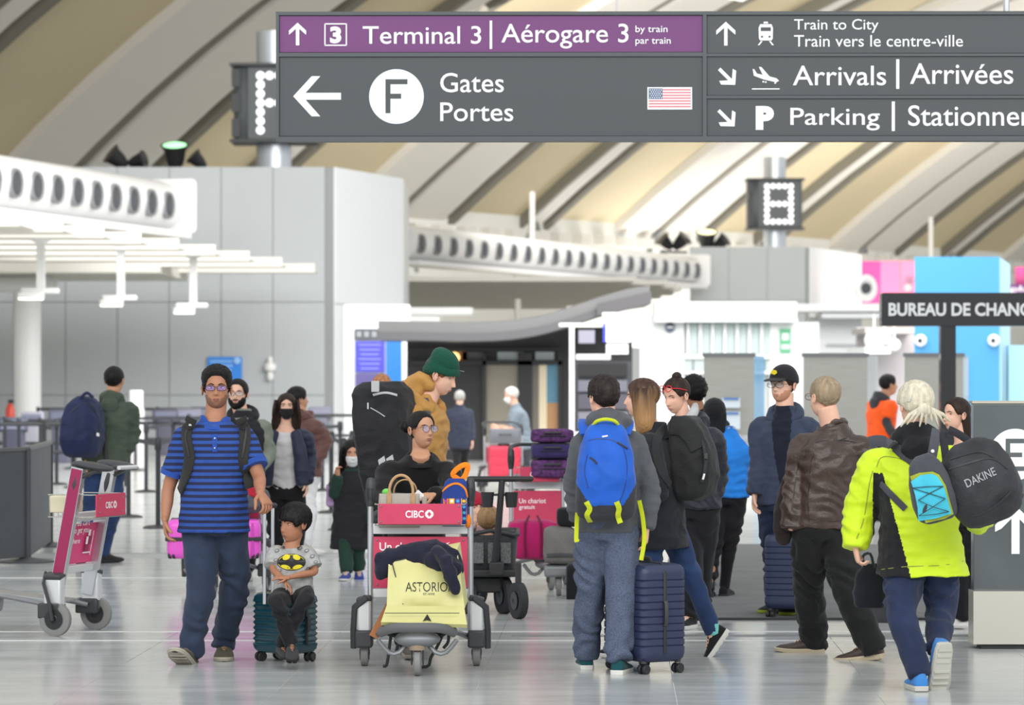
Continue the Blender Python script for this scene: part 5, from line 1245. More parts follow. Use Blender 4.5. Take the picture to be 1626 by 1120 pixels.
# man in the striped polo
polo = ramp_bands('polo_bands', (36, 72, 148), (21, 28, 64), 2, .0365, .52)
P, D1 = person('man in blue and navy striped polo walking forward and gripping the teal suitcase handle', 19.0,
  dict(p=(344, 619), yaw=3, pitch=0), (341, 684), (340, 822), 0,
  arms=dict(R=dict(e=(268, 775, .03), w=(262, 826, -.03), d=(.12, -.25, -1), curl=28), L=dict(e=(411, 757, -.10), w=(414, 784, -.28), d=(.25, -.3, -.35), n=(-.2, .1, -1), curl=45)),
  legs=dict(R=dict(g=(297, 1054), k=(320, 930, -.05), yaw=-14, pitch=24, fs=1.14), L=dict(g=(356, 1047), k=(373, 930, -.03), yaw=6, fs=1.14)),
  top=[('polo_shirt', dict(mat=polo, cut=.36, hem=-.17, flare=.06, inf=1.0, fold=.006, sr=(.072, .070, .06, .05), collar=(.05, .055, .085), top=1.12, colmat=fabric('polo_collar', (38, 74, 154))))],
  bottom=dict(mat=fabric('trouser_slate', (46, 57, 78)), r=(.105, .10, .085, .076, .072), fold=.011, bunch=.007),
  shoes=(fabric('shoe_olive', (74, 70, 50)), grey_rubber, mat('lace_olive', (90, 86, 64), .8)),
  skin='skin_brown', hair=dict(kind='short', mat=black_hair, t=.0075, rough=.006, topx=3.2, beard=.0010, beardmat=mat('stubble', (128, 88, 68), .7)), belly=.035, bw=1.08, bd=1.1)
spectacles(D1, mat('glasses_dark', (30, 26, 30), .3, .5), glassmat('lens_violet_reflect', (130, 120, 215), .20), w=.054, hgt=.030, rnd=2.8)  # violet in the lens colour stands in for a purple reflection
# boy on the suitcase
P, D2 = person('small boy in grey printed T-shirt sitting on the teal suitcase with crossed legs', 18.9,
  dict(p=(466, 833), yaw=-48, pitch=8), (462, 873), (466, 943), -10, size=.64,
  arms=dict(R=dict(e=(434, 905, -.04), w=(452, 924, -.16), d=(.75, -.35, -.75), n=(-.3, -.2, -1), curl=22), L=dict(e=(500, 908, -.05), w=(457, 918, -.17), d=(-1, -.12, .10), n=(0, .4, -1), curl=18)),
  legs=dict(R=dict(a=(463, 1022, -.24), k=(440, 956, -.26), yaw=8, pitch=-14, fs=1.15), L=dict(a=(447, 1026, -.16), k=(487, 950, -.25), yaw=20, pitch=-5, fs=1.1)),
  top=[('t_shirt', dict(top=1.1, mat=mat('tee_grey', (166, 166, 164), .9, bump=.3, bscale=120, var=.18, vscale=30), cut=.40, hem=-.14, inf=1.0, sr=(.080, .082, .06, .05), voxel=.008, fold=.005))],
  bottom=dict(mat=black_cloth, r=(.10, .092, .072, .062, .060), voxel=.009, bunch=.002),
  shoes=(fabric('shoe_charcoal', (50, 50, 52)), black_rubber, lace_dark), skin='skin_brown', hair=dict(kind='fringe', mat=black_hair, t=.020, rough=.004), hscale=.92, shw=.150, fem=2)
# man in the olive jacket
P, D4 = person('man in olive hooded jacket and jeans walking away with a navy backpack', 29.0,
  dict(p=(182, 605), yaw=166, pitch=4), (178, 644), (168, 728), 172,
  arms=dict(R=dict(e=(213, 690, .03), w=(199, 722, .02), nohand=1), L=dict(e=(140, 692, 0), w=(137, 730, -.08))),
  legs=dict(R=dict(g=(173, 894), k=(180, 812, 0), yaw=140), L=dict(a=(130, 868, -.15), k=(143, 810, .1), yaw=178, pitch=-62)),
  top=[('jacket', dict(mat=fabric('olive_cloth', (70, 80, 68)), hem=-.28, flare=.04, fold=.010, inf=1.04, dep=1.05, hood=1.0))],
  bottom=dict(mat=jean, r=(.092, .085, .068, .058, .054)), shoes=(fabric('shoe_brown_black', (48, 44, 42)), black_rubber, lace_dark), skin='skin_tan',
  hair=dict(kind='short', mat=black_hair, t=.012), voxel=.013, eyes=False, lo=True)
# bearded man behind
P, D5 = person('bearded man with glasses in grey-green sleeves and dark padded vest pushing a trolley', 26.5,
  dict(p=(377, 627), yaw=-6), (385, 672), (382, 770), 0,
  arms=dict(R=dict(e=(343, 730, 0), w=(350, 765, -.2)), L=dict(e=(427, 722, 0), w=(405, 752, -.25), curl=50)),
  legs=dict(R=dict(g=(362, 925), k=(368, 850, 0)), L=dict(g=(392, 922), k=(396, 850, 0))),
  top=[('sweatshirt', dict(mat=fabric('sage_cloth', (118, 124, 112)), hem=-.12)), ('padded_vest', dict(mat=fabric('vest_black', (34, 34, 38)), cut=0, inf=1.06, hem=-.1, quilt=(.07, .006), hood=1.15))],
  bottom=dict(mat=black_cloth), shoes=(mat('shoe_white', (220, 218, 214), .7), white_rubber, lace_white), skin='skin_fair',
  hair=dict(kind='short', mat=black_hair, t=.012, beard=.012), lo=False)
spectacles(D5, mat('glasses_dark', (30, 26, 30)), glassmat('lens_clear', (200, 205, 210), .18))
# woman with the black mask
P, D6 = person('woman with long dark hair and black face mask in navy puffer jacket over white shirt', 27.0,
  dict(p=(455, 647), yaw=4), (453, 690), (452, 775), 0, size=.93, fem=True,
  arms=dict(R=dict(e=(414, 728, 0), w=(412, 768, -.1)), L=dict(e=(489, 728, .05), w=(486, 765, -.10), d=(.1, -.2, -1))),
  legs=dict(R=dict(g=(438, 918), k=(438, 850, 0)), L=dict(g=(470, 918), k=(472, 850, 0))),
  top=[('shirt', dict(top=1.06, mat=fabric('shirt_white', (206, 204, 204)), cut=0, hem=-.02, inf=.98)),
       ('puffer_jacket', dict(mat=fabric('puffer_navy', (40, 44, 64), rough=.5), hem=-.02, inf=1.02, nobody=1, sr=(.085, .082, .078, .055), quilt=(.06, .008)))],
  bottom=dict(mat=black_cloth, r=(.10, .09, .07, .06, .05)), shoes=(black_cloth, white_rubber, lace_white), skin='skin_fair',
  hair=dict(kind='long', mat=dark_hair, t=.014, down=.30, width=.11, depth=.05, back=.03, front=.085), lo=True)
face_mask(D6, fabric('mask_black', (32, 30, 32)), True)
m = MB()
for sx in (-1, 1):       # the two open fronts of her jacket
    b = D6['sh']; m.tube([b+V(sx*.085, -.085, .03), b+V(sx*.125, -.135, -.12), b+V(sx*.140, -.15, -.28), b+V(sx*.150, -.15, -.42)], [(.045, .03), (.060, .035), (.062, .035), (.058, .03)], 12, smooth=3)
v, F = remesh(m, .012, 3); v = cloth(v, F, .004); mbof(v, F).build('jacket_front', MATS['puffer_navy'], D6['root'], world=True, angle=0)
# brown puffer, white trousers
P, D7 = person('person in brown quilted jacket and white trousers seen behind the masked woman', 31.0,
  dict(p=(474, 635), yaw=120), (486, 672), (486, 755), 120, size=.97,
  arms=dict(R=dict(e=(514, 700, -.1), w=(500, 735, -.2), nohand=1), L=dict(e=(470, 710, .1), w=(480, 740, .2))),
  legs=dict(R=dict(g=(478, 880), k=(482, 815, 0)), L=dict(g=(492, 882), k=(492, 815, 0))),
  top=[('quilted_jacket', dict(mat=fabric('puffer_brown', (98, 66, 60), rough=.45), hem=-.02, inf=1.1, sr=(.09, .09, .085, .06), quilt=(.08, .010), hood=1.0))],
  bottom=dict(mat=fabric('white_denim', (214, 212, 212))), shoes=(mat('shoe_white', (220, 218, 214), .7), white_rubber, lace_white), hair=dict(kind='short', mat=black_hair, t=.016), eyes=False, lo=True, voxel=.014)
# girl with the white mask
P, D8 = person('girl with long black hair and white face mask in long black vest and green sweatsuit', 27.0,
  dict(p=(559, 722), yaw=8, pitch=4), (558, 757), (557, 828), 0, size=.74, fem=True,
  arms=dict(R=dict(e=(531, 785, -.05), w=(537, 756, -.13), d=(-.1, -.2, 1), n=(.6, -.5, 0), curl=40), L=dict(e=(585, 795, 0), w=(590, 830, -.05))),
  legs=dict(R=dict(g=(549, 922), k=(549, 872, 0), yaw=-8, fs=1.1), L=dict(a=(570, 905, .02), k=(568, 868, 0), yaw=5, pitch=-20, fs=1.1)),
  top=[('sweatshirt', dict(mat=fabric('green_knit', (32, 58, 48)), hem=-.1, sr=(.075, .07, .066, .055))), ('long_vest', dict(mat=fabric('vest_black', (30, 30, 34)), cut=0, inf=1.10, hem=-.62, flare=.08, quilt=(.10, .003)))],
  bottom=dict(mat=fabric('green_knit', (32, 58, 48)), r=(.10, .10, .085, .078, .07), bunch=.005), shoes=(fabric('shoe_blue', (44, 58, 140)), white_rubber, lace_white), skin='skin_tan',
  hair=dict(kind='long', mat=black_hair, t=.014, down=.24, width=.10, depth=.05, back=.03, front=.06), hscale=.9, lo=True)
face_mask(D8, fabric('mask_white', (224, 224, 224)), True)
# man in mustard hoodie
P, D9 = person('man in mustard hooded jacket and green knit hat looking down at his companion', 21.0,
  dict(p=(701, 598), yaw=74, pitch=24), (672, 652), (668, 770), 66, size=1.03,
  arms=dict(R=dict(e=(660, 735, -.14), w=(690, 790, -.1)), L=dict(e=(690, 735, .2), w=(715, 780, .1))),
  legs=dict(R=dict(g=(652, 1004), k=(655, 900, 0), yaw=70), L=dict(g=(680, 1006), k=(680, 900, 0), yaw=70)),
  top=[('hooded_jacket', dict(mat=fabric('mustard_cloth', (180, 134, 72)), hem=-.2, inf=1.06, dep=1.1, fold=.010, hood=1.5, sr=(.082, .078, .068, .055)))],
  bottom=dict(mat=black_cloth), shoes=(black_cloth, black_rubber, lace_dark), skin='skin_fair', hair=dict(kind='short', mat=hairmat('hair_ginger', (120, 74, 46)), t=.010))
m = MB(); m.capsule([at(650, 640, 21.0), at(655, 618, 20.98), at(668, 604, 20.97), at(682, 612, 20.95)], [.085, .085, .060, .040], 14, smooth=2); v, F = remesh(m, .011, 4); v = cloth(v, F, .010, (11, 11, 11), 4.)
mbof(v, F).build('raised_hood', MATS['mustard_cloth'], D9['root'], world=True, angle=0)
# woman leaning on the trolley
P, D10 = person('woman with glasses and dark hair bun in black shirt leaning on the luggage trolley', 19.6,
  dict(p=(670, 684), yaw=36, pitch=-2, roll=2), (667, 740, .04), (662, 856, .42), 4, size=.96, fem=True,
  arms=dict(R=dict(s=(616, 752, .02), e=(607, 800, -.18), w=(660, 798, -.42), d=(1, -.15, -.05), n=(0, .2, -1), curl=22, nohand=1), L=dict(s=(712, 752, .02), e=(722, 792, -.2), w=(690, 786, -.40), d=(-.96, -.1, -.16), n=(0, .5, -1), curl=16)),
  legs=dict(R=dict(a=(643, 1018, .1), k=(648, 940, .35), yaw=10, pitch=-34, fs=1.0), L=dict(g=(653, 1046), k=(682, 945, .2), yaw=12)),
  top=[('shirt', dict(mat=fabric('shirt_black', (24, 23, 25)), hem=-.05, inf=.98, bd=1, sr=(.078, .074, .066, .05), top=1.12, collar=(.05, .045, .080)))],
  bottom=dict(mat=black_cloth), shoes=(fabric('shoe_taupe', (96, 92, 86)), grey_rubber, lace_white), skin='skin_tan',
  hair=dict(kind='back', mat=black_hair, t=.010, rough=.001, bun=(-.055, .105, .028), bunr=.040))
spectacles(D10, mat('glasses_rose', (120, 84, 88), .3, .4), glassmat('lens_blue', (160, 185, 225), .22), w=.052, hgt=.046, rnd=2.0)
# head of a man far behind the big rucksack
P, D11 = person('person with short ginger hair mostly hidden behind the large black rucksack', 28.0,
  dict(p=(607, 617), yaw=170), (607, 660), (607, 745), 180, size=.97, arms=dict(R=dict(e=(632, 705, 0), w=(634, 742, 0)), L=dict(e=(582, 705, 0), w=(580, 742, 0))),
  legs=dict(R=dict(g=(618, 905), k=(616, 830, 0), yaw=180), L=dict(g=(597, 907), k=(598, 830, 0), yaw=180)),
  top=[('jacket', dict(mat=fabric('cloth_slate', (52, 54, 66)), hem=-.2))], bottom=dict(mat=black_cloth), shoes=(black_cloth, black_rubber, lace_dark), skin='skin_fair', hair=dict(kind='short', mat=hairmat('hair_sandy', (176, 122, 82)), t=.012), eyes=False, lo=True, voxel=.015)
# two older people by the doors
P, D12 = person('grey-haired person in dark navy jacket walking away towards the dark doors', 54.0,
  dict(p=(730, 632), yaw=176), (730, 652), (731, 703), 178, size=.95, arms=dict(R=dict(e=(749, 680, 0), w=(750, 700, -.05)), L=dict(e=(711, 680, 0), w=(710, 700, 0))),
  legs=dict(R=dict(g=(737, 759), k=(737, 731, 0), yaw=180), L=dict(g=(724, 760), k=(725, 731, 0), yaw=180)),
  top=[('jacket', dict(mat=fabric('cloth_ink', (46, 50, 66)), hem=-.2, inf=1.08))], bottom=dict(mat=black_cloth), shoes=(black_cloth, black_rubber, lace_dark), skin='skin_fair', hair=dict(kind='short', mat=grey_hair, t=.016), eyes=False, lo=True, voxel=.02)
P, D13 = person('white-haired man with white face mask and grey polo shirt pushing a loaded trolley', 48.0,
  dict(p=(811, 629), yaw=-72, pitch=14), (820, 653), (829, 706), -75, size=1.0, arms=dict(R=dict(e=(808, 680, .15), w=(790, 678, .1), curl=50), L=dict(e=(812, 682, -.18), w=(793, 683, -.2), curl=50)),
  legs=dict(R=dict(g=(826, 777), k=(826, 744, 0), yaw=-75), L=dict(g=(836, 780), k=(835, 744, 0), yaw=-75)),
  top=[('polo_shirt', dict(mat=fabric('cloth_bluegrey', (124, 136, 146)), hem=-.15, cut=.42, inf=1.05))], bottom=dict(mat=fabric('cloth_dusk', (64, 66, 74))), shoes=(black_cloth, black_rubber, lace_dark), skin='skin_fair', hair=dict(kind='short', mat=hairmat('hair_white', (206, 204, 198), .15), t=.016), belly=.04, voxel=.018)
face_mask(D13, MATS['mask_white'])
# boy with the blue rucksack
P, D16 = person('boy in grey hooded sweatshirt and sweatpants standing with a bright blue rucksack', 18.4,
  dict(p=(957, 633), yaw=-152, pitch=2), (966, 692), (963, 832), 180, size=.94,
  arms=dict(R=dict(e=(1031, 775, .02), w=(1027, 838, -.03), d=(-.05, .1, -1), curl=24), L=dict(e=(912, 770, .05), w=(918, 822, .12))),
  legs=dict(R=dict(g=(985, 1069), k=(986, 940, 0), yaw=168, fs=1.06), L=dict(g=(929, 1061), k=(938, 940, 0), yaw=-176, fs=1.06)),
  top=[('hooded_sweatshirt', dict(mat=fabric('cloth_heather_dark', (84, 86, 90)), hem=-.10, inf=.98, sr=(.070, .070, .066, .052), hood=1.25, fold=.008))],
  bottom=dict(mat=mat('sweatpants_heather', (84, 94, 116), .95, bump=.6, bscale=160, var=.30, vscale=120), r=(.108, .104, .092, .088, .080), fold=.010, bunch=.010),
  shoes=(fabric('shoe_teal', (24, 74, 78)), white_rubber, lace_dark), skin='skin_fair', hair=dict(kind='short', mat=hairmat('hair_brown_black', (40, 32, 29)), t=.016, rough=.008, topx=.6), shw=.152)
# woman with long brown hair
P, D17 = person('woman with long brown and blond hair in black coat and jeans striding left', 19.3,
  dict(p=(1017, 634), yaw=-98, pitch=2), (1040, 700), (1048, 826), -120, size=.97, fem=True,
  arms=dict(R=dict(e=(1040, 776, .22), w=(1010, 780, .2), nohand=1), L=dict(s=(1030, 710, -.14), e=(1046, 775, -.20), w=(1016, 800, -.16), nohand=1)),
  legs=dict(R=dict(a=(1132, 1003, .2), k=(1098, 915, .15), yaw=-96, pitch=-56, fs=1.0, sock=mat('sock_mint', (120, 196, 190), .9)), L=dict(g=(985, 1045), k=(1022, 935, -.1), yaw=-95, fs=1.0)),
  top=[('coat', dict(mat=fabric('coat_black', (34, 35, 40)), hem=-.36, flare=.10, inf=.98, sr=(.080, .074, .068, .055), collar=(.02, .05, .085)))],
  bottom=dict(mat=jean, r=(.092, .086, .066, .058, .050), bunch=.003), shoes=(fabric('shoe_black', (28, 29, 32)), white_rubber, lace_dark), skin='skin_fair',
  hair=dict(kind='long', mat=balayage, brow=dark_hair, t=.014, down=.24, width=.108, depth=.088, back=.018, front=.0))
# woman with red sunglasses
P, D18 = person('woman with dark bun and red sunglasses on her head in black padded coat looking down', 21.6,
  dict(p=(1073, 630), yaw=-46, pitch=20), (1092, 690), (1100, 800), -30, size=1.0, fem=True,
  arms=dict(R=dict(e=(1060, 750, 0), w=(1055, 790, -.1), nohand=1), L=dict(e=(1137, 752, .02), w=(1128, 794, -.04), d=(-.05, -.1, -1), curl=30)),
  legs=dict(R=dict(g=(1088, 1000), k=(1096, 900, 0), yaw=-30), L=dict(g=(1104, 992), k=(1112, 900, 0), yaw=-30)),
  top=[('padded_coat', dict(mat=fabric('puffer_black', (33, 35, 45), rough=.5), hem=-.06, inf=1.05, sr=(.092, .088, .080, .062), quilt=(.085, .005), hood=1.25))],
  bottom=dict(mat=black_cloth, r=(.112, .105, .085, .078, .075)), shoes=(black_cloth, white_rubber, lace_white), skin='skin_fair', closed=True,
  hair=dict(kind='back', mat=dark_hair, t=.012, bun=(0, .055, .125), bunr=.034))
H = D18['H']; m = MB(); a = np.linspace(0, 2*math.pi, 21)
for sx in (-1, 1):
    m.tube(H.xf(np.stack([sx*.031+np.cos(a)*.026, -.084+np.sin(a)*.012+np.cos(a)**2*.006, .088+np.sin(a)*.018], 1)), .003, 6)
    m.tube(H.xf(np.array([(sx*.062, -.08, .09), (sx*.084, -.03, .07), (sx*.090, .03, .035)])), .003, 6, smooth=2)
m.tube(H.xf(np.array([(-.007, -.082, .092), (.007, -.082, .092)])), .003, 6)
tag(m.build('sunglasses_frame', mat('plastic_red', (214, 36, 52), .25), D18['root'], world=True), 'red sunglasses pushed up on the hair')
m = MB(); m.capsule([at(1078, 676, 21.42), at(1092, 668, 21.40), at(1102, 654, 21.46), at(1104, 644, 21.54)], [.026, .034, .034, .022], 12, smooth=2); v, F = remesh(m, .010, 3); tag(mbof(v, F).build('hood_lining', fabric('lining_pale', (176, 178, 178)), D18['root'], world=True, angle=0), 'pale grey fleece hood lining')
m = MB(); m.tube(H.xf(np.array([(.03*math.cos(t), .055+.03*math.sin(t), .108) for t in np.linspace(0, 2*math.pi, 17)])), .009, 8)
tag(m.build('hair_scrunchie', fabric('scrunchie_blue', (40, 66, 150)), D18['root'], world=True, angle=0), 'blue patterned hair scrunchie')
# curly head behind
P, D19 = person('person with dark curly hair hidden behind the woman with red sunglasses', 26.0,
  dict(p=(1101, 624), yaw=-160), (1112, 668), (1114, 760), 180, size=.97, arms=dict(R=dict(e=(1142, 715, .1), w=(1140, 755, .1)), L=dict(e=(1084, 715, 0), w=(1084, 755, 0))),
  legs=dict(R=dict(g=(1126, 932), k=(1124, 850, 0), yaw=180), L=dict(g=(1103, 934), k=(1104, 850, 0), yaw=180)),
  top=[('jacket', dict(mat=black_cloth, hem=-.2))], bottom=dict(mat=black_cloth), shoes=(black_cloth, black_rubber, lace_dark), skin='skin_brown', hair=dict(kind='short', mat=black_hair, t=.034, rough=.02), eyes=False, lo=True, voxel=.014)
# airport helper in blue vest
P, D20 = person('helper in bright blue vest over pale grey sleeves with black headscarf seen from behind', 24.6,
  dict(p=(1135, 658), yaw=168), (1154, 697), (1153, 785), 172, size=.92, fem=True,
  arms=dict(R=dict(e=(1180, 745, 0), w=(1170, 793, -.02), d=(-.05, 0, -1)), L=dict(e=(1122, 750, 0), w=(1124, 790, 0))),
  legs=dict(R=dict(g=(1152, 948), k=(1158, 870, 0), yaw=165), L=dict(g=(1125, 950), k=(1135, 870, 0), yaw=175)),
  top=[('sleeves', dict(mat=fabric('cloth_pale_grey', (182, 182, 184)), hem=.1)), ('blue_vest', dict(mat=fabric('vest_blue', (36, 124, 212)), cut=0, inf=1.05, hem=-.06))],
  bottom=dict(mat=black_cloth, r=(.095, .082, .06, .05, .046)), shoes=(black_cloth, black_rubber, lace_dark), skin='skin_tan', eyes=False, lo=True,
  hair=dict(kind='long', mat=black_cloth, t=.022, down=.22, width=.088, depth=.07, back=.02))
# man in the cap
P, D21 = person('man in black cap and glasses with navy hooded jacket open over a black tee', 22.6,
  dict(p=(1243, 613), yaw=-36, pitch=2), (1246, 672), (1243, 790), -18, size=1.02,
  arms=dict(R=dict(e=(1207, 742, 0), w=(1199, 783, -.05), d=(-.1, -.1, -1), curl=26), L=dict(e=(1290, 742, .1), w=(1290, 790, .1))),
  legs=dict(R=dict(g=(1226, 975), k=(1228, 880, 0), yaw=-30), L=dict(g=(1256, 978), k=(1258, 880, 0), yaw=-20)),
  top=[('tee', dict(top=1.12, mat=fabric('tee_ink', (24, 28, 42)), cut=0, hem=-.02, inf=.97)), ('hooded_jacket', dict(mat=fabric('cloth_navy_grey', (54, 62, 82)), mats=[fabric('cloth_navy_grey', (54, 62, 82)), fabric('tee_ink', (24, 28, 42))], paint=paint_open, voxel=.008, hem=-.1, sr=(.080, .076, .070, .056), hood=1.1, inf=1.03))],
  bottom=dict(mat=jean_dark), shoes=(black_cloth, mat('sole_lime', (150, 168, 40), .7), lace_dark), skin='skin_fair',
  hair=dict(kind='short', mat=dark_hair, t=.010, beard=.001, beardmat=mat('stubble_ginger', (192, 138, 108), .7)))
spectacles(D21, mat('glasses_dark', (30, 26, 30)), glassmat('lens_clear', (200, 205, 210), .18))
# man in the brown leather jacket
P, D22 = person('man with short grey-blond hair in brown leather jacket and black cargo trousers walking away', 19.35,
  dict(p=(1308, 632), yaw=-148, pitch=2), (1323, 695), (1308, 830), -160, size=1.0,
  arms=dict(R=dict(s=(1370, 715, -.02), e=(1384, 780, .12), w=(1370, 830, .05), nohand=1), L=dict(s=(1275, 712, .05), e=(1263, 775, 0), w=(1256, 838, -.06), nohand=1)),
  legs=dict(R=dict(g=(1368, 1048), k=(1344, 930, -.02), yaw=-112, pitch=-8, fs=1.08), L=dict(g=(1277, 1036), k=(1284, 935, 0), yaw=-95, fs=1.08)),
  top=[('leather_jacket', dict(mat=mat('leather_brown', (62, 46, 40), .38, bump=.35, bscale=50, var=.25, vscale=6, spec=.5), hem=-.06, inf=1.02, fold=.011, sr=(.082, .080, .074, .062), collar=(.0, .055, .088)))],
  bottom=dict(mat=fabric('cargo_black', (27, 27, 28)), r=(.112, .108, .094, .088, .084), fold=.011, bunch=.005, long=True), shoes=(mat('boot_brown', (62, 48, 42), .5, bump=.2), mat('sole_cream', (190, 176, 150), .7), lace_dark), skin='skin_fair',
  hair=dict(kind='short', mat=hairmat('hair_grey_blond', (150, 132, 108), .3), t=.010, rough=.003))
spectacles(D22, mat('glasses_dark', (30, 26, 30)), glassmat('lens_clear', (200, 205, 210), .18))
# woman in the yellow jacket
hv = mat('hivis_yellow', (200, 226, 16), .6, bump=.2, bscale=50, var=.05, vscale=6, sheen=.1)
hvb = fabric('hivis_black', (30, 30, 32))
def paint_yellow(q, D):
    # black gusset running from the left armpit down to the hem, widening as it goes
    px = CX+q[:, 0]/q[:, 1]*FPX; py = HZ-(q[:, 2]-CAMH)/q[:, 1]*FPX
    side = (py > 752)*(px < 1402+(py-752)*.27)*(px > 1386)*(q[:, 1] < D['hip'][1]+.08)
    return np.where(side, 1, 0)
P, D23 = person('white-haired woman in fluorescent yellow jacket and jeans walking away with two bags', 17.6,
  dict(p=(1452, 645), yaw=-158, pitch=4), (1452, 716), (1462, 868), 184, size=1.03, fem=True, bw=1.12, bd=1.15,
  arms=dict(L=dict(s=(1392, 742, 0), e=(1368, 806, .05), w=(1358, 868, -.02), d=(.2, .1, -1), curl=45), R=dict(s=(1514, 740, 0), e=(1545, 800, .02), w=(1556, 830, .25), nohand=1)),
  legs=dict(L=dict(g=(1456, 1096), k=(1432, 975, -.02), h=(1436, 880, 0), yaw=185, fs=1.0), R=dict(a=(1488, 1030, -.18), k=(1494, 968, .10), h=(1494, 880, 0), yaw=196, pitch=-70, fs=1.1)),
  top=[('fluorescent_jacket', dict(mats=[hv, hvb], mat=hv, paint=lambda q, D: (D.__setitem__('zmin', q[:, 2].min()), paint_yellow(q, D))[1], hem=-.30, flare=.10, inf=1.04, fold=.010, sr=(.098, .096, .086, .064), dep=1.05, voxel=.0075, smooth=5, hood=1.12, hoodmat=hvb, collar=(0, .05, .088), colmat=hvb))],
  bottom=dict(mat=jean_dark, r=(.115, .102, .080, .070, .060), fold=.010, bunch=.003), shoes=(fabric('shoe_sky', (62, 128, 196)), mat('sole_pale', (190, 188, 178), .7), lace_white), skin='skin_fair',
  hair=dict(kind='back', mat=hairmat('hair_silver', (206, 198, 176), .22), t=.022, rough=.005, bun=(.012, .128, -.030), bunr=.042), eyes=True)
# young woman behind
P, D24 = person('young woman with long dark hair in black clothes and white trainers by the E sign', 21.6,
  dict(p=(1517, 660), yaw=-62, pitch=3), (1530, 718), (1530, 822), -40, size=.95, fem=True, arms=dict(R=dict(e=(1500, 770, 0), w=(1500, 815, 0)), L=dict(e=(1560, 770, 0), w=(1560, 815, 0))),
  legs=dict(R=dict(g=(1514, 998), k=(1518, 905, 0), yaw=-55, fs=1.1), L=dict(g=(1539, 997), k=(1540, 905, 0), yaw=-40, fs=1.1)),
  top=[('top', dict(mat=black_cloth, top=1.1, hem=-.15))], bottom=dict(mat=black_cloth, r=(.105, .10, .095, .095, .09), long=False), shoes=(mat('shoe_white', (220, 218, 214), .7), white_rubber, lace_white), skin='skin_fair',
  hair=dict(kind='back', mat=dark_hair, t=.012, down=.30, width=.085, depth=.05, back=.05))
# worker in orange
P, D25 = person('worker in orange top with charcoal sleeve standing in front of the grey panels', 38.0,
  dict(p=(1412, 612), yaw=110), (1401, 640), (1400, 700), 120, size=1.02, arms=dict(R=dict(e=(1406, 668, -.15), w=(1418, 690, -.2)), L=dict(e=(1390, 668, .2), w=(1400, 690, .2))),
  legs=dict(R=dict(g=(1398, 824), k=(1400, 762, 0), yaw=120), L=dict(g=(1404, 828), k=(1404, 762, 0), yaw=120)),
  top=[('charcoal_sleeves', dict(mat=fabric('cloth_charcoal', (60, 60, 64)), hem=.2, hood=1.0)), ('orange_top', dict(mat=fabric('hivis_orange', (248, 92, 30)), hem=-.1, cut=.35, inf=1.06, sr=(.08, .08, .07, .06)))],
  bottom=dict(mat=black_cloth), shoes=(black_cloth, black_rubber, lace_dark), skin='skin_tan', hair=dict(kind='short', mat=black_hair, t=.012), eyes=False, lo=True, voxel=.016)
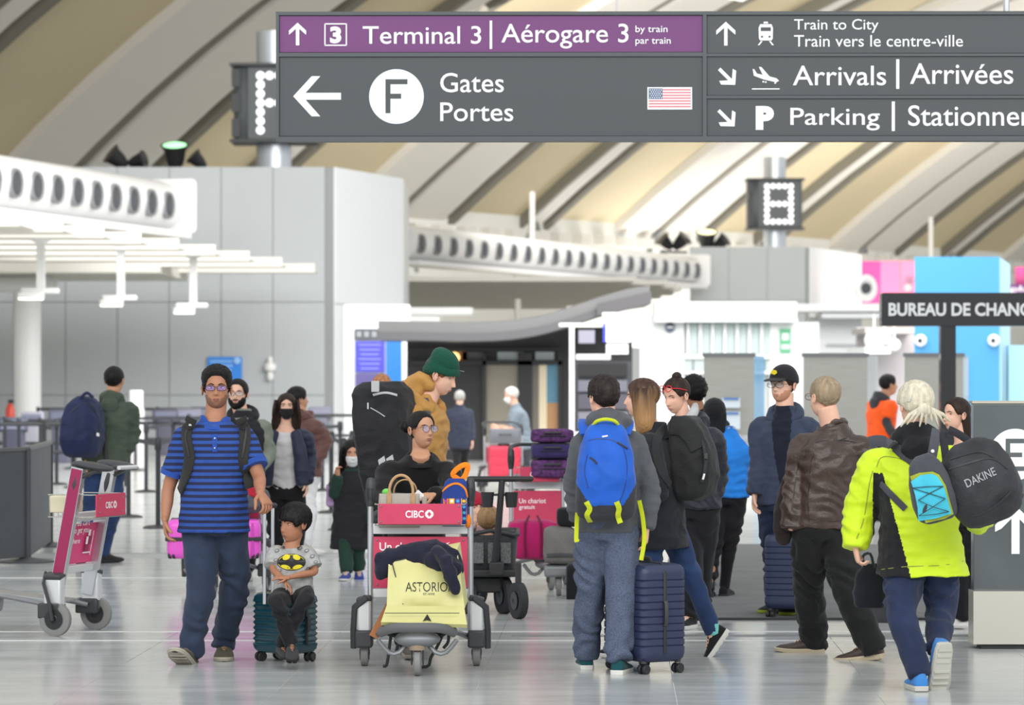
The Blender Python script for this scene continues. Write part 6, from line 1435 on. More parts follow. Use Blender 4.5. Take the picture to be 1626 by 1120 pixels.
# ------------------------------------------------------------------ luggage trolleys
alu = mat('aluminium', (196, 198, 200), .28, .75); alu_w = mat('aluminium_white', (214, 216, 216), .4, .3); tpink = mat('trolley_pink', (200, 56, 92), .5, var=.04, vscale=12); tred = mat('trolley_magenta', (148, 24, 78), .5)
tyre = mat('tyre_grey', (128, 128, 126), .6); plast = mat('plastic_dark', (56, 57, 60), .5); castg = mat('cast_grey', (132, 134, 136), .45, .4); wire = mat('wire_steel', (190, 188, 180), .3, .7); pwhite = mat('print_white', (244, 236, 238), .5)
def trolley(label, loc, rz, w=.58, h=1.05, logo=None, plate_col=None, pad='front', plate_m=tpink, ad=None, lean=.10, handle=True, ad_m=tpink, bigwheel=False, simple=False, rear=False, hz=0., ph=.118):
    """local frame: nose towards -y, pushed from +y"""
    t = thing('luggage_trolley', label, 'trolley', loc, rz); hw = w/2
    def yy(z): return .0+lean*(z-.2)
    for sx in (-1, 1):
        mb = MB()
        if bigwheel: mb.box((sx*hw, yy(.66), .66), (.045, .085, .86), rotx(-math.atan(lean)))
        else: mb.tube([(sx*hw, yy(.20), .20), (sx*hw, yy(h-.12), h-.12)], .017, 12)
        up = mb.build('upright', alu, t)
        if bigwheel:
            mb = MB(); mb.box((sx*(hw+.024), yy(.66), .66), (.004, .075, .84), rotx(-math.atan(lean))); mb.build('upright_strip', tred, up, smooth=False)
        mb = MB(); mb.capsule([(sx*hw, yy(h-.15), h-.16), (sx*hw, yy(h-.08), h-.09), (sx*hw, yy(h), h-.03)], [.022, .030, .026], 12); k = mb.build('grip_post', plast, t)
        for q in range(4):
            mb = MB(); mb.box((sx*hw+(q-1.5)*.012, yy(h-.1)-.028, h-.10), (.004, .006, .07)); mb.build('grip_rib', blackm, k, smooth=False)
        # wheel housing
        mb = MB(); mb.box((sx*(hw+.035), .02, .26), (.075, .12, .26)); mb.build('side_plate', alu_w, t, bevel=.012)
        mb = MB(); mb.box((sx*(hw+.035), .0, .16), (.10, .16, .10)); mb.build('corner_bumper', plast, t, bevel=.012)
        mb = MB(); mb.box((sx*(hw+.035), .02, .385), (.09, .125, .035), roty(sx*R(14))); mb.build('corner_bumper', plast, t, bevel=.01)
        r = .108 if bigwheel else .078
        mb = MB(); a = [(r*.55, -.020), (r*.72, -.024), (r, -.018), (r*1.0, .018), (r*.72, .024), (r*.55, .020)]
        mb.lathe(a, (sx*(hw+(.06 if bigwheel else .035)), .04, r), 28, roty(R(90))); wh = mb.build('wheel', tyre, t)
        mb = MB(); mb.lathe([(r*.6, -.027), (r*.45, -.02), (r*.2, -.03), (r*.2, .03), (r*.45, .02), (r*.6, .027)], (sx*(hw+(.06 if bigwheel else .035)), .04, r), 20, roty(R(90))); mb.build('hub', blackm, wh)
        # brake arm
        mb = MB(); mb.tube([(sx*(hw+.02), -.05, .40), (sx*(hw+.09), -.03, .34), (sx*(hw+.10), .02, .20), (sx*(hw+.10), .04, .10)], [(.012, .02)]*4, 8); mb.build('brake_arm', plast, t)
    for z, hh in ((h-.30, .06), (.42, .05)) if not simple else ((h-.30, .06), (.42, .05)):
        mb = MB(); mb.box((0, yy(z), z), (w-.03, .03, hh), rotx(-math.atan(lean))); mb.build('cross_rail', alu_w, t, bevel=.004)
    # pink advert
    za, zb = .45, h-.345
    mb = MB(); mb.box((0, yy((za+zb)/2)-.012, (za+zb)/2), (w-.035, .012, zb-za), rotx(-math.atan(lean))); adp = mb.build('advert_panel', ad_m, t, bevel=.002)
    Lz = (zb-za)*math.sqrt(1+lean*lean)
    def onad(x, z): return V(-x, yy(z)+.0075-.012+.013, z) if rear else V(x, yy(z)-.0195, z)
    if ad:
        for (txt, x0, z0, x1, z1, bo) in ad:
            mb = MB(); text_on(mb, txt, x0, z0, x1, z1, onad, bo); mb.build('advert_lettering', pwhite, adp, smooth=False)
    for sx in (-1, 1):
        for z in (za+.02, zb-.02):
            mb = MB(); mb.sphere((sx*(hw-.04), yy(z)-.02, z), .006, 8, 6); mb.build('rivet', castg, adp)
    # wire basket with a plate
    zt, zb2 = h-.155, h-.155-ph
    yb0, yb1 = yy(zt)-.13, yy(zt)+.02
    if rear: yb0, yb1 = yy(zt)+.14, yy(zt)-.20
    sr_ = -1 if rear else 1
    mb = MB(); lines = []
    for z in (zt, zb2): lines.append([(-hw+.03, yb1, z), (-hw+.03, yb0+.02*sr_, z), (-hw+.05, yb0, z), (hw-.05, yb0, z), (hw-.03, yb0+.02*sr_, z), (hw-.03, yb1, z)])
    bk = None
    for l in lines:
        mb = MB(); mb.tube(l, .004, 6); o = mb.build('basket_wire', wire, bk or t); bk = bk or o
    for k in range(7):
        x = -hw+.05+k*(w-.10)/6; mb = MB(); mb.tube([(x, yb0, zt), (x, yb0, zb2), (x, yb1, zb2), (x, yb1, zt)], .003, 6); mb.build('basket_wire', wire, bk)
    mb = MB(); mb.box((0, yb0-.008*sr_, (zt+zb2)/2+.004), (w-.10 if not rear else w-.04, .008, ph)); pl = mb.build('name_plate', plate_m, t, bevel=.002)
    for sx in (-1, 1):
        for sz in (-1, 1): mb = MB(); mb.sphere((sx*(hw-.065), yb0-.013*sr_, (zt+zb2)/2+.004+sz*.045), .006, 8, 6); mb.build('rivet', castg, pl)
    if logo:
        zc = (zt+zb2)/2+.004; f = lambda x, z: V(x*sr_, yb0-.0135*sr_, z)
        mb = MB(); text_on(mb, 'CIBC', -.082, zc-.021, .022, zc+.021, f, .02); mb.build('plate_lettering', pwhite, pl, smooth=False)
        s = .024; cx = .054
        mb = MB(); o8 = [f(cx+x*s, zc+z*s) for x, z in ((-.35, 1), (.35, 1), (1, .35), (1, -.35), (.35, -1), (-.35, -1), (-1, -.35), (-1, .35))]; mb.add(o8, [list(range(8))[::-1]]); em = mb.build('plate_emblem', pwhite, pl, smooth=False)
        g = lambda x, z: V(x*sr_, yb0-.0142*sr_, z); mb = MB(); mb.add([g(cx-s*.5, zc), g(cx, zc+s*.62), g(cx+s*.5, zc), g(cx, zc-s*.62)], [[0, 3, 2, 1]]); mb.build('emblem_hole', plate_m, em, smooth=False)
    # handle paddles behind
    if handle:
        mb = MB(); mb.tube([(-hw, yy(h)+.0, h-.05+hz), (-hw+.02, yy(h)+.12, h+hz), (-hw+.10, yy(h)+.20, h+.02+hz), (0, yy(h)+.22, h+.02+hz), (hw-.10, yy(h)+.20, h+.02+hz), (hw-.02, yy(h)+.12, h+hz), (hw, yy(h), h-.05+hz)], [(.02, .014)]*7, 10, smooth=3); mb.build('push_handle', plast, t)
        if bigwheel:
            for sx in (-1, 1):
                mb = MB(); mb.sphere((sx*(hw-.05), yy(h)+.08, h+.03), (.075, .15, .028), 20, 12, rot=rotx(R(-8))); mb.build('brake_paddle', plast, t)
            mb = MB(); mb.cyl((-hw+.1, yy(h)+.24, h+.02), (hw-.1, yy(h)+.24, h+.02), .014, n=10); mb.build('brake_bar', alu_w, t)
    # platform running forward to the nose wheel
    for sx in (-1, 1):
        mb = MB(); mb.tube([(sx*(hw-.02), .02, .17), (sx*(hw-.06), -.14, .20), (sx*(hw-.11), -.42, .235), (sx*(hw-.13), -.62, .26)], [(.022, .016)]*4, 8, smooth=2); mb.build('platform_side', castg, t)
        mb = MB(); mb.tube([(sx*.04, -.58, .20), (sx*.10, -.60, .13), (sx*.16, -.60, .13), (sx*.22, -.62, .20)], [(.016, .014)]*4, 8, smooth=2); mb.build('nose_arm', castg, t)
    for k in range(6):
        x = -hw+.12+k*(w-.24)/5; mb = MB(); mb.box((x, -.30, .235), (.03, .60, .012), rotx(R(-5))); mb.build('platform_slat', alu, t, smooth=False)
    mb = MB(); mb.tube([(-hw+.08, -.60, .24), (-hw+.16, -.67, .27), (0, -.70, .275), (hw-.16, -.67, .27), (hw-.08, -.60, .24)], [(.020, .028)]*5, 10, smooth=4, up=(0, 0, 1)); mb.build('nose_bumper', mat('bumper_grey', (92, 93, 94), .6), t)
    mb = MB(); mb.sphere((0, -.60, .205), (.13, .09, .05), 18, 10); mb.build('caster_housing', castg, t)
    mb = MB(); mb.lathe([(.045, .145), (.05, .17), (.05, .2)], (0, -.62, 0), 16); mb.build('swivel', mat('swivel_tan', (150, 132, 112), .5), t)
    r = .075; mb = MB(); mb.lathe([(r*.5, -.018), (r*.8, -.022), (r, -.014), (r, .014), (r*.8, .022), (r*.5, .018)], (0, -.60, r), 24, roty(R(90))); wh = mb.build('front_wheel', tyre, t)
    for sx in (-1, 1): mb = MB(); mb.box((sx*.032, -.60, .11), (.008, .035, .10)); mb.build('caster_fork', plast, t, bevel=.003)
    return t
AD_FR = lambda w: [('Un chariot', -w/2+.05, .585, -w/2+.27, .63, .01), ('gratuit', -w/2+.05, .535, -w/2+.20, .578, .01)]
Yr = floorY(1057); c0 = at(668, 0, Yr)
def ad_c(h): return [('Un chariot', -.235, h-.425, .035, h-.378, .012), ('gratuit', -.235, h-.485, -.06, h-.438, .012)]
TC = trolley('front luggage trolley with red plate and the yellow bag on its nose', (c0[0], Yr-.05, 0), 0, .575, 1.09, logo=True, ad=ad_c(1.09), lean=.02, hz=-.22)
mb = MB(); mb.add([(.10, -.02, .69), (.17, -.02, .715), (.15, -.02, .695), (.165, -.02, .688), (.13, -.02, .68)], [[0, 4, 3, 2, 1]]); mb.build('advert_bird', pwhite, [o for o in TC.children if o.name.startswith('advert_panel')][0], smooth=False)
# empty trolley at left, seen from its side
c1 = onfloor(112, 1005)
TL = trolley('empty luggage trolley with pink side strips standing alone at the left edge', (c1[0], c1[1], 0), R(-109.4), .46, 1.06, logo=True, lean=.20, bigwheel=True, rear=True, ph=.145, ad_m=mat('trolley_bright_pink', (222, 70, 128), .5),
  ad=[('free cart', -.16, .70, .06, .745, .01), ('to get you', -.16, .64, .06, .685, .01), ('there', -.16, .585, -.04, .62, .01)])
adp = [o for o in TL.children if o.name.startswith('advert_panel')][0]
Ml = np.array(TL.matrix_basis); q_ = Ml[:3, :3] @ V(.02, -.02, .84)+Ml[:3, 3]
mb = MB(); mb.box((0, 0, 0), (.20, .16, .11)); ob_ = mb.build('paper_box', mat('card_cream', (214, 206, 176), .7), bevel=.006); ob_.location = (q_[0]+.0, q_[1], q_[2]); ob_.rotation_euler = (0, 0, R(-100)); tag(ob_, 'cream paper box lying in the wire basket of the empty trolley', 'box')
def onl(x, z): return V(-x, .20*(z-.2)+.0095, z)
for (x, z, w_, h_) in ((.08, .52, .11, .008), (.135, .58, .008, .16), (.075, .55, .05, .05), (.10, .60, .05, .05), (.06, .60, .03, .05), (.08, .65, .03, .04)):
    mb = MB(); mb.add([onl(x-w_/2, z-h_/2), onl(x+w_/2, z-h_/2), onl(x+w_/2, z+h_/2), onl(x-w_/2, z+h_/2)], [[0, 1, 2, 3]]); mb.build('advert_picture', pwhite if w_ != .05 else tred, adp, smooth=False)
# trolley with the purple luggage
c2 = at(853, 0, 26.2)
TM = trolley('luggage trolley stacked with purple luggage behind the folding wagon', (c2[0], 26.2, 0), R(10), .42, 1.10, logo=True, ad=[('Un chariot', -.15, .655, .07, .695, .012), ('gratuit', -.15, .60, -.02, .64, .012)], lean=.02)
# trolley pushed by the bearded man
c3 = at(342, 0, 25.6)
TB = trolley('luggage trolley carrying a bright pink suitcase behind the striped-polo man', (c3[0]+.1, 25.6, 0), R(-6), .52, 1.0, lean=.05)
# far trolley of the white-haired man
c4 = at(800, 0, 47)
TF = trolley('far luggage trolley with a red suitcase in front of the exit doors', (c4[0], 46.8, 0), R(20), .56, 1.0, lean=.05, handle=True)

# ------------------------------------------------------------------ suitcases
def wheel_pair(t, x, y, zt, r=.028, rz=0.):
    mb = MB(); mb.cyl((x, y, zt), (x, y, r*2.1), .018, n=10); st = mb.build('wheel_stem', plast, t)
    for s_ in (-1, 1):
        o = V(math.cos(rz), math.sin(rz), 0)*s_*.017; mb = MB(); mb.lathe([(r*.3, -.010), (r*.9, -.011), (r, -.007), (r, .007), (r*.9, .011), (r*.3, .010)], V(x, y, r)+o, 18, rotz(rz) @ roty(R(90))); mb.build('wheel', blackm, st)
def suitcase(name, label, loc, rz, w, d, h, m, ribs='h', nr=9, zb=.065, handle=0., hgap=.10, trim=None, soft=False, ribdepth=.004, hy=0., rad=.05, hcol=None):
    t = thing(name, label, 'suitcase', loc, rz)
    mb = MB()
    # shell with grooves
    zs = []; e = .03
    hh = h
    N = 40; a = np.linspace(0, 2*math.pi, 48, endpoint=False); rg = []
    def sect(w2, d2, k=.22):
        ca, sa = np.cos(a), np.sin(a); return np.stack([np.sign(ca)*np.abs(ca)**k*w2, np.sign(sa)*np.abs(sa)**k*d2], 1)
    zl = np.concatenate([[0, .008, .025, .05], np.linspace(.05, h-.05, nr*6+1)[1:-1], [h-.05, h-.025, h-.008, h]])
    for z in zl:
        q = min(z, h-z); inset = rad*.8*(1-math.sqrt(max(0, 1-(1-min(q/.05, 1))**2)))
        g = 0.
        if ribs == 'h' and .06 < z < h-.06:
            ph = (z-.05)/(h-.10)*nr % 1.; g = ribdepth*(1.0 if (ph < .12 or ph > .88) else 0)
        if ribs == 'w' and .06 < z < h-.06:
            ph = (z-.05)/(h-.10)*nr; g = ribdepth*(.5-.5*math.cos(ph*2*math.pi))
        s_ = sect(w/2-inset-g, d/2-inset-g); rg.append(np.c_[s_, np.full(len(a), z+zb)])
    mb.rings(rg); body = mb.build('shell', m, t, angle=28)
    # zip seam all round the middle of the narrow side
    mb = MB(); mb.tube([(w/2*s1+s1*.001, 0, z) for s1, z in ()] or [(-w/2-.001, 0, zb+.05), (-w/2-.001, 0, zb+h-.05), (-w/2+.03, 0, zb+h+.001), (w/2-.03, 0, zb+h+.001), (w/2+.001, 0, zb+h-.05), (w/2+.001, 0, zb+.05)], [(.006, .011)]*6, 6, up=(0, 1, 0)); mb.build('zip', trim or blackm, t)
    for sx in (-1, 1):
        for sy in (-1, 1): wheel_pair(t, sx*(w/2-.045), sy*(d/2-.04), zb+.02, rz=.3*sx)
    mb = MB(); mb.tube([(-.07, hy, zb+h), (-.06, hy, zb+h+.022), (.06, hy, zb+h+.022), (.07, hy, zb+h)], [(.014, .007)]*4, 8, smooth=2); mb.build('carry_handle', plast, t)
    mb = MB(); mb.tube([(w/2, 0, zb+h*.38), (w/2+.02, 0, zb+h*.40), (w/2+.02, 0, zb+h*.60), (w/2, 0, zb+h*.62)], [(.012, .006)]*4, 8, smooth=2); mb.build('side_handle', plast, t)
    if handle:
        for sx in (-1, 1):
            mb = MB(); mb.box((sx*hgap, hy, zb+h+handle/2-.02), (.018, .012, handle)); mb.build('telescopic_bar', alu, t, bevel=.003)
        mb = MB(); mb.capsule([(-hgap-.01, hy, zb+h+handle), (hgap+.01, hy, zb+h+handle)], [.016, .016], 10); mb.build('pull_grip', plast, t)
        mb = MB(); mb.box((0, hy, zb+h+.004), (hgap*2+.05, .04, .014)); mb.build('handle_bezel', plast, t, bevel=.004)
    return t
# teal case the boy sits on: corner-on to the camera
teal = mat('shell_teal', (18, 62, 74), .32, coat=.3); c = onfloor(450, 1054)
SC = suitcase('teal_suitcase', 'small dark teal ribbed suitcase the boy is sitting on', (c[0], c[1]+.16, 0), R(-38), .335, .235, .355, teal, 'w', 8, handle=.0, ribdepth=.009, zb=.05)
# its extended handle, kept in the same frame
for k, (px, off) in enumerate(((420, 0), (433, .03))):
    p = at(px, 800, c[1]+.05+off); mb = MB(); mb.box((p[0], p[1], (p[2]+.34)/2), (.020, .014, p[2]-.34)); mb.build('telescopic_bar', alu, SC, world=True, bevel=.003)
p0, p1 = at(418, 803, c[1]+.05), at(436, 803, c[1]+.08); mb = MB(); mb.capsule([p0, p1], [.017, .017], 10); mb.build('pull_grip', plast, SC, world=True)
# tall navy case beside the boy with the blue rucksack
navy = mat('shell_navy', (42, 50, 78), .42); c = onfloor(1036, 1070)
suitcase('navy_suitcase', 'tall navy ribbed suitcase standing beside the boy with the blue rucksack', (c[0]-.04, c[1]+.17, 0), R(-62), .46, .30, .55, navy, 'h', 11, handle=.0, ribdepth=.006)
c = onfloor(1256, 983)
suitcase('navy_suitcase', 'navy ribbed suitcase on the mat beside the man in the black cap', (c[0], c[1]+.16, 0), R(-12), .30, .42, .52, navy, 'h', 10, ribdepth=.006)
# pink suitcase lying across the trolley
pk = mat('shell_pink', (222, 84, 196), .35, coat=.2)
p = at(341, 868, 25.3); t = suitcase('pink_suitcase', 'bright pink suitcase lying across the trolley behind the striped-polo man', (p[0], 25.3, .27), R(2), .72, .42, .30, pk, '', 1, zb=.0)
for sx in (-.17, .17, .30):
    mb = MB(); mb.box((sx, -.212, .15), (.02, .006, .25)); mb.build('moulded_groove', mat('pink_deep', (190, 60, 164), .4), t, bevel=.002)
mb = MB(); mb.box((0, 0, .152), (.735, .432, .03)); mb.build('luggage_strap', blackm, t, bevel=.004)
t = thing('grey_duffel', 'dark grey and red bags piled on the pink suitcase beside the grip hand', 'bag', (at(396, 0, 25.3)[0], 25.3, .60))
mb = MB(); mb.capsule([(-.30, 0, .12), (-.05, 0, .14), (.05, 0, .12)], [.12, .14, .11], 16); v, F = remesh(mb, .015, 2); v = cloth(v, F, .012); mbof(v, F).build('bag_body', fabric('bag_grey', (84, 86, 92)), t, angle=0)
mb = MB(); mb.capsule([(-.2, 0, .30), (.02, 0, .28)], [.09, .08], 14); v, F = remesh(mb, .015, 2); v = cloth(v, F, .012); mbof(v, F).build('top_bundle', fabric('bag_mid', (112, 112, 118)), t, angle=0)
mb = MB(); mb.box((.02, -.10, .22), (.14, .05, .14), roty(.3)); mb.build('red_pocket', fabric('bag_red', (170, 34, 56)), t, bevel=.015)
# far red suitcase and grey box
p = at(800, 0, 46.4)
t = suitcase('red_suitcase', 'red suitcase standing on the far trolley by the exit doors', (p[0], 46.3, .24), R(8), .44, .30, .46, mat('shell_red', (206, 52, 78), .4), 'h', 3, zb=0)
t = thing('grey_case', 'flat grey case on top of the far red suitcase', 'suitcase', (p[0]+.02, 46.3, .72)); mb = MB(); mb.rbox((0, 0, .115), (.46, .30, .21), .04); mb.build('case_body', mat('case_grey', (110, 112, 118), .5), t); mb = MB(); mb.tube([(-.08, -.15, .13), (-.07, -.175, .14), (.07, -.175, .14), (.08, -.15, .13)], .008, 8, smooth=2); mb.build('case_handle', plast, t)
# purple stack on the middle trolley
def softbox(mb, c, size, k=.35, n=36, seed=0., amp=.008, rot=None):
    a = np.linspace(0, 2*math.pi, n, endpoint=False); ca, sa = np.cos(a), np.sin(a); x = np.sign(ca)*np.abs(ca)**k; y = np.sign(sa)*np.abs(sa)**k; rg = []
    for t_ in np.linspace(-1, 1, 15):
        q = (1-abs(t_)**4.5)**.5 if abs(t_) < 1 else 0; q = .72+.28*q
        if abs(t_) > .98: q = .60
        P = np.stack([x*q*size[0]/2, y*q*size[1]/2, np.full(n, t_*size[2]/2)], 1)
        if rot is not None: P = P @ np.asarray(rot).T
        P = P+np.asarray(c); nn = noise3(P*9+seed); P += (P-np.asarray(c))/np.maximum(np.linalg.norm(P-np.asarray(c), axis=1), .01)[:, None]*(nn*amp)[:, None]; rg.append(P)
    return mb.rings(rg)
floral = mat('fabric_floral_purple', (84, 44, 96), .8, bump=.3, var=.75, vscale=34); purp = fabric('fabric_deep_purple', (56, 46, 92))
def px_bag(name, label, x0, x1, y0, y1, Y, depth, m, cat='bag', k=.3, seed=0., extra=None):
    a, b = at(x0, y1, Y), at(x1, y0, Y); c = (a+b)/2; t = thing(name, label, cat, (c[0], Y, a[2])); mb = MB(); softbox(mb, (0, 0, (b[2]-a[2])/2), (b[0]-a[0], depth, b[2]-a[2]), k, seed=seed); mb.build('bag_body', m, t, angle=50)
    return t, b[0]-a[0], b[2]-a[2]
for (nm, lb, y0, y1, m_, sd) in (('patterned_case', 'purple patterned suitcase at the bottom of the stack on the middle trolley', 729, 759, floral, 1.), ('purple_case', 'plain deep purple case in the middle of the stack on the trolley', 704, 728, purp, 2.), ('patterned_bag', 'purple patterned travel bag topmost of the stack on the trolley', 681, 703, floral, 3.)):
    t, w_, h_ = px_bag(nm, lb, 843, 911, y0, y1, 26.2, .36, m_, 'suitcase', .3, sd)
    mb = MB(); mb.tube([(-w_*.3, -.182, h_*.5), (0, -.186, h_*.5), (w_*.3, -.182, h_*.5)], .005, 6); mb.build('zip', blackm, t)
    mb = MB(); mb.tube([(-.06, -.18, h_*.7), (-.05, -.21, h_*.74), (.05, -.21, h_*.74), (.06, -.18, h_*.7)], .008, 8, smooth=2); mb.build('carry_handle', plast, t)
t, w_, h_ = px_bag('magenta_bag', 'big magenta fabric bag on the nose of the middle trolley', 806, 887, 826, 888, 25.6, .34, fabric('bag_magenta', (166, 26, 90), var=.15), seed=4.)
for sx in (-1, 1): mb = MB(); mb.ribbon([(sx*.06, -.175, h_*.05), (sx*.065, -.182, h_*.5), (sx*.06, -.165, h_*.95), (sx*.03, -.05, h_*1.12)], .018, .005, (0, -1, 0)); mb.build('strap', fabric('strap_wine', (104, 20, 58)), t)
t, w_, h_ = px_bag('grey_travel_bag', 'grey travel bag at the end of the middle trolley left of the blue rucksack', 863, 915, 836, 896, 24.9, .30, fabric('bag_warm_grey', (108, 106, 104)), seed=5.)
mb = MB(); mb.ribbon([(-.1, -.15, h_*.25), (0, -.157, h_*.27), (.1, -.15, h_*.25)], .03, .006, (0, -1, 0)); mb.build('strap', fabric('strap_grey', (74, 74, 76)), t)
px_bag('black_bag', 'soft black bag lying on the grey travel bag left of the blue rucksack', 884, 922, 806, 836, 24.9, .26, black_cloth, seed=6.)
px_bag('black_bag', 'small black bag hanging low behind the boy with the blue rucksack', 899, 918, 895, 965, 24.6, .2, black_cloth, seed=8.)
t = thing('caster_stand', 'small dark wheeled base under the grey travel bag', 'trolley base', (at(887, 0, 24.9)[0], 24.9, 0)); zt_ = at(0, 894, 24.9)[2]
mb = MB(); mb.box((0, 0, zt_-.06), (.22, .24, .09)); mb.build('base_box', castg, t, bevel=.02); mb = MB(); mb.box((0, 0, zt_*.55), (.05, .05, zt_*.7)); mb.build('caster_leg', plast, t, bevel=.01)
mb = MB(); mb.lathe([(.02, -.02), (.07, -.02), (.075, 0), (.07, .02), (.02, .02)], (0, -.04, .075), 20, roty(R(90))); mb.build('wheel', tyre, t)

# ------------------------------------------------------------------ yellow bag, jacket and the things in the basket
ybag = mat('paper_yellow', (204, 199, 134), .45, bump=.5, bscale=6, var=.05, vscale=8); Yn = Yr-.58
t = thing('yellow_shopping_bag', 'big pale yellow shopping bag with black letters lying on the trolley nose', 'shopping bag', at(676, 985, Yn))
fp = [(612, 968), (738, 968), (732, 920), (727, 880), (716, 872), (640, 882), (618, 890)]
def yb(px, py):
    k = (968-py)/90; return at(px, py, Yn+.02+k*.16)
P = []; N1, N2 = 12, 12
for j in range(N2+1):
    v_ = j/N2
    for i in range(N1+1):
        u = i/N1; xl = 612+3*v_+2; xr = 738-12*v_; px = xl+(xr-xl)*u; py = 966-(966-(892-20*u))*v_
        bulge = .05*math.sin(u*math.pi)*math.sin(min(1, v_*1.2)*math.pi)+.018*mnoise.noise((u*4, v_*4, 3.))+.012*abs(mnoise.noise((u*7+v_*5, v_*3, 1.)))
        P.append(yb(px, py)+V(0, -bulge, 0))
P = np.array(P); nn_ = len(P); Q = P+V(.015, .15, .03)*1.; Fq = []
W1 = N1+1
for j in range(N2):
    for i in range(N1):
        q = [j*W1+i, j*W1+i+1, (j+1)*W1+i+1, (j+1)*W1+i]; Fq.append(q); Fq.append([k+nn_ for k in q[::-1]])
edge = [i for i in range(W1)]+[j*W1+N1 for j in range(1, N2+1)]+[N2*W1+i for i in range(N1-1, -1, -1)]+[j*W1 for j in range(N2-1, 0, -1)]
for a_1, b_1 in zip(edge, edge[1:]+edge[:1]): Fq.append([a_1, a_1+nn_, b_1+nn_, b_1])
mb = MB(); mb.add(np.vstack([P, Q]), Fq); bagv, bagF = mb.arrays(); body = mb.build('bag_body', ybag, t, world=True, angle=50)
mb = MB(); fl_ = [yb(606, 986)+V(0, -.10, .0), yb(742, 990)+V(0, -.10, 0), yb(737, 962)+V(0, -.03, .0), yb(614, 962)+V(0, -.03, 0)]
mb.add([fl_[0], fl_[1], fl_[2], fl_[3]]+[p+V(0, .02, -.02) for p in fl_], [[0, 1, 2, 3], [7, 6, 5, 4], [0, 4, 5, 1], [1, 5, 6, 2], [2, 6, 7, 3], [3, 7, 4, 0]]); mb.build('bag_gusset', ybag, t, world=True, smooth=False)
bb_ = bvh_of(bagv, bagF); kk = mat('print_black', (24, 24, 24), .5)
def onbag(px, py): 
    q, n = proj(bb_, px, py, .0022, Yn); return q
def print_text(txt, x0, y0, x1, y1, par, m, bvh, bold=0., name='lettering', off=.0022, fallY=None, rot=0.):
    cx, cy = (x0+x1)/2, (y0+y1)/2; ca, sa = math.cos(rot), math.sin(rot)
    def fn(x, y):
        yy_ = y0+y1-y; dx, dy = x-cx, yy_-cy; q, n = proj(bvh, cx+dx*ca+dy*sa, cy-dx*sa+dy*ca, off, fallY); return q if q is not None else at(cx, cy, fallY or 19)
    mb = MB(); text_on(mb, txt, x0, y0, x1, y1, fn, bold); return mb.build(name, m, par, smooth=False, world=True)
print_text('ASTORION', 644, 925, 722, 940, body, kk, bb_, -.005, fallY=Yn); print_text('EST. HOME', 672, 942, 690, 945.5, body, kk, bb_, fallY=Yn)
for pts in ([(622, 892), (640, 960)], [(622, 892), (665, 884), (712, 877)]):
    mb = MB(); drape(mb, bb_, pts, .006, .001, .0015); mb.build('printed_line', kk, body, world=True)
mb = MB(); mb.tube([onbag(612+((730-612)*u), 972)+V(0, -.10, 0) for u in np.linspace(0, 1, 6)], .0022, 5); mb.build('printed_line', kk, body, world=True)
mb = MB(); mb.add([yb(672, 985)+V(0, -.105, 0), yb(679, 974)+V(0, -.075, 0), yb(686, 985)+V(0, -.105, 0), yb(679, 982)+V(0, -.1, 0)], [[0, 3, 1], [3, 2, 1]]); mb.build('printed_emblem', kk, body, smooth=False, world=True)
# navy sweatshirt over the bag
sweat = fabric('cloth_midnight', (30, 31, 48))
mb = MB(); Yj = Yn+.20
mb.capsule([at(608, 905, Yj), at(622, 884, Yj), at(650, 877, Yj+.02), at(690, 872, Yj+.02), at(718, 886, Yj), at(728, 905, Yj)], [.055, .055, .050, .055, .060, .040], 14, smooth=1)
mb.capsule([at(695, 876, Yj-.10), at(708, 890, Yj-.17), at(716, 915, Yj-.19), at(722, 936, Yj-.18)], [.040, .042, .040, .032], 14, smooth=2)
mb.capsule([at(606, 890, Yj), at(606, 910, Yj)], [.045, .042], 12)
mb.capsule([at(640, 886, Yj+.03), at(680, 884, Yj), at(716, 896, Yj-.04)], [.060, .075, .060], 14)
mb.capsule([at(690, 890, Yj-.06), at(722, 904, Yj-.08)], [.06, .045], 12)
v, F = remesh(mb, .009, 4); v = cloth(v, F, .010, (12, 12, 12), 8.); t = thing('navy_sweatshirt', 'navy sweatshirt draped over the yellow shopping bag', 'sweatshirt', at(668, 900, Yj)); mbof(v, F).build('cloth', sweat, t, world=True, angle=0)
mb = MB(); mb.tube([at(676, 872, Yj-.09), at(682, 869, Yj-.10), at(690, 869, Yj-.10), at(691, 874, Yj-.09)], .003, 6, smooth=2); mb.build('hanging_loop', sweat, t, world=True)
# brown paper edge and dark rucksack under the platform
mb = MB(); mb.box(at(612, 975, Yr-.15), (.05, .03, .30), roty(R(28))); tag(mb.build('wooden_slat', mat('wood_orange', (176, 112, 66), .6, var=.2, vscale=10, bump=.2), smooth=False), 'orange-brown wooden slat slanting beside the yellow shopping bag', 'slat')
t = thing('black_backpack', 'black backpack under the yellow bag with dangling straps', 'backpack', at(665, 1030, Yr-.25)); Yk = Yr-.28
mb = MB(); mb.capsule([at(622, 995, Yk), at(655, 1000, Yk), at(700, 995, Yk), at(712, 985, Yk)], [.06, .065, .06, .05], 14); v, F = remesh(mb, .011, 3); v = cloth(v, F, .008, (12, 12, 12), 2.); mbof(v, F).build('bag_body', black_cloth, t, world=True, angle=0)
for pts in ([(622, 1000), (618, 1030), (614, 1056), (608, 1058)], [(640, 1002), (633, 1020), (628, 1040)], [(706, 1000), (696, 1024), (684, 1045), (680, 1058), (662, 1060)], [(712, 992), (712, 1018), (704, 1030)]):
    mb = MB(); Pq = [at(x, y, Yk-.05) for x, y in pts]; mb.ribbon(catmull(Pq, 10), .018, .003, (0, -1, 0)); mb.build('strap', blackm, t, world=True)
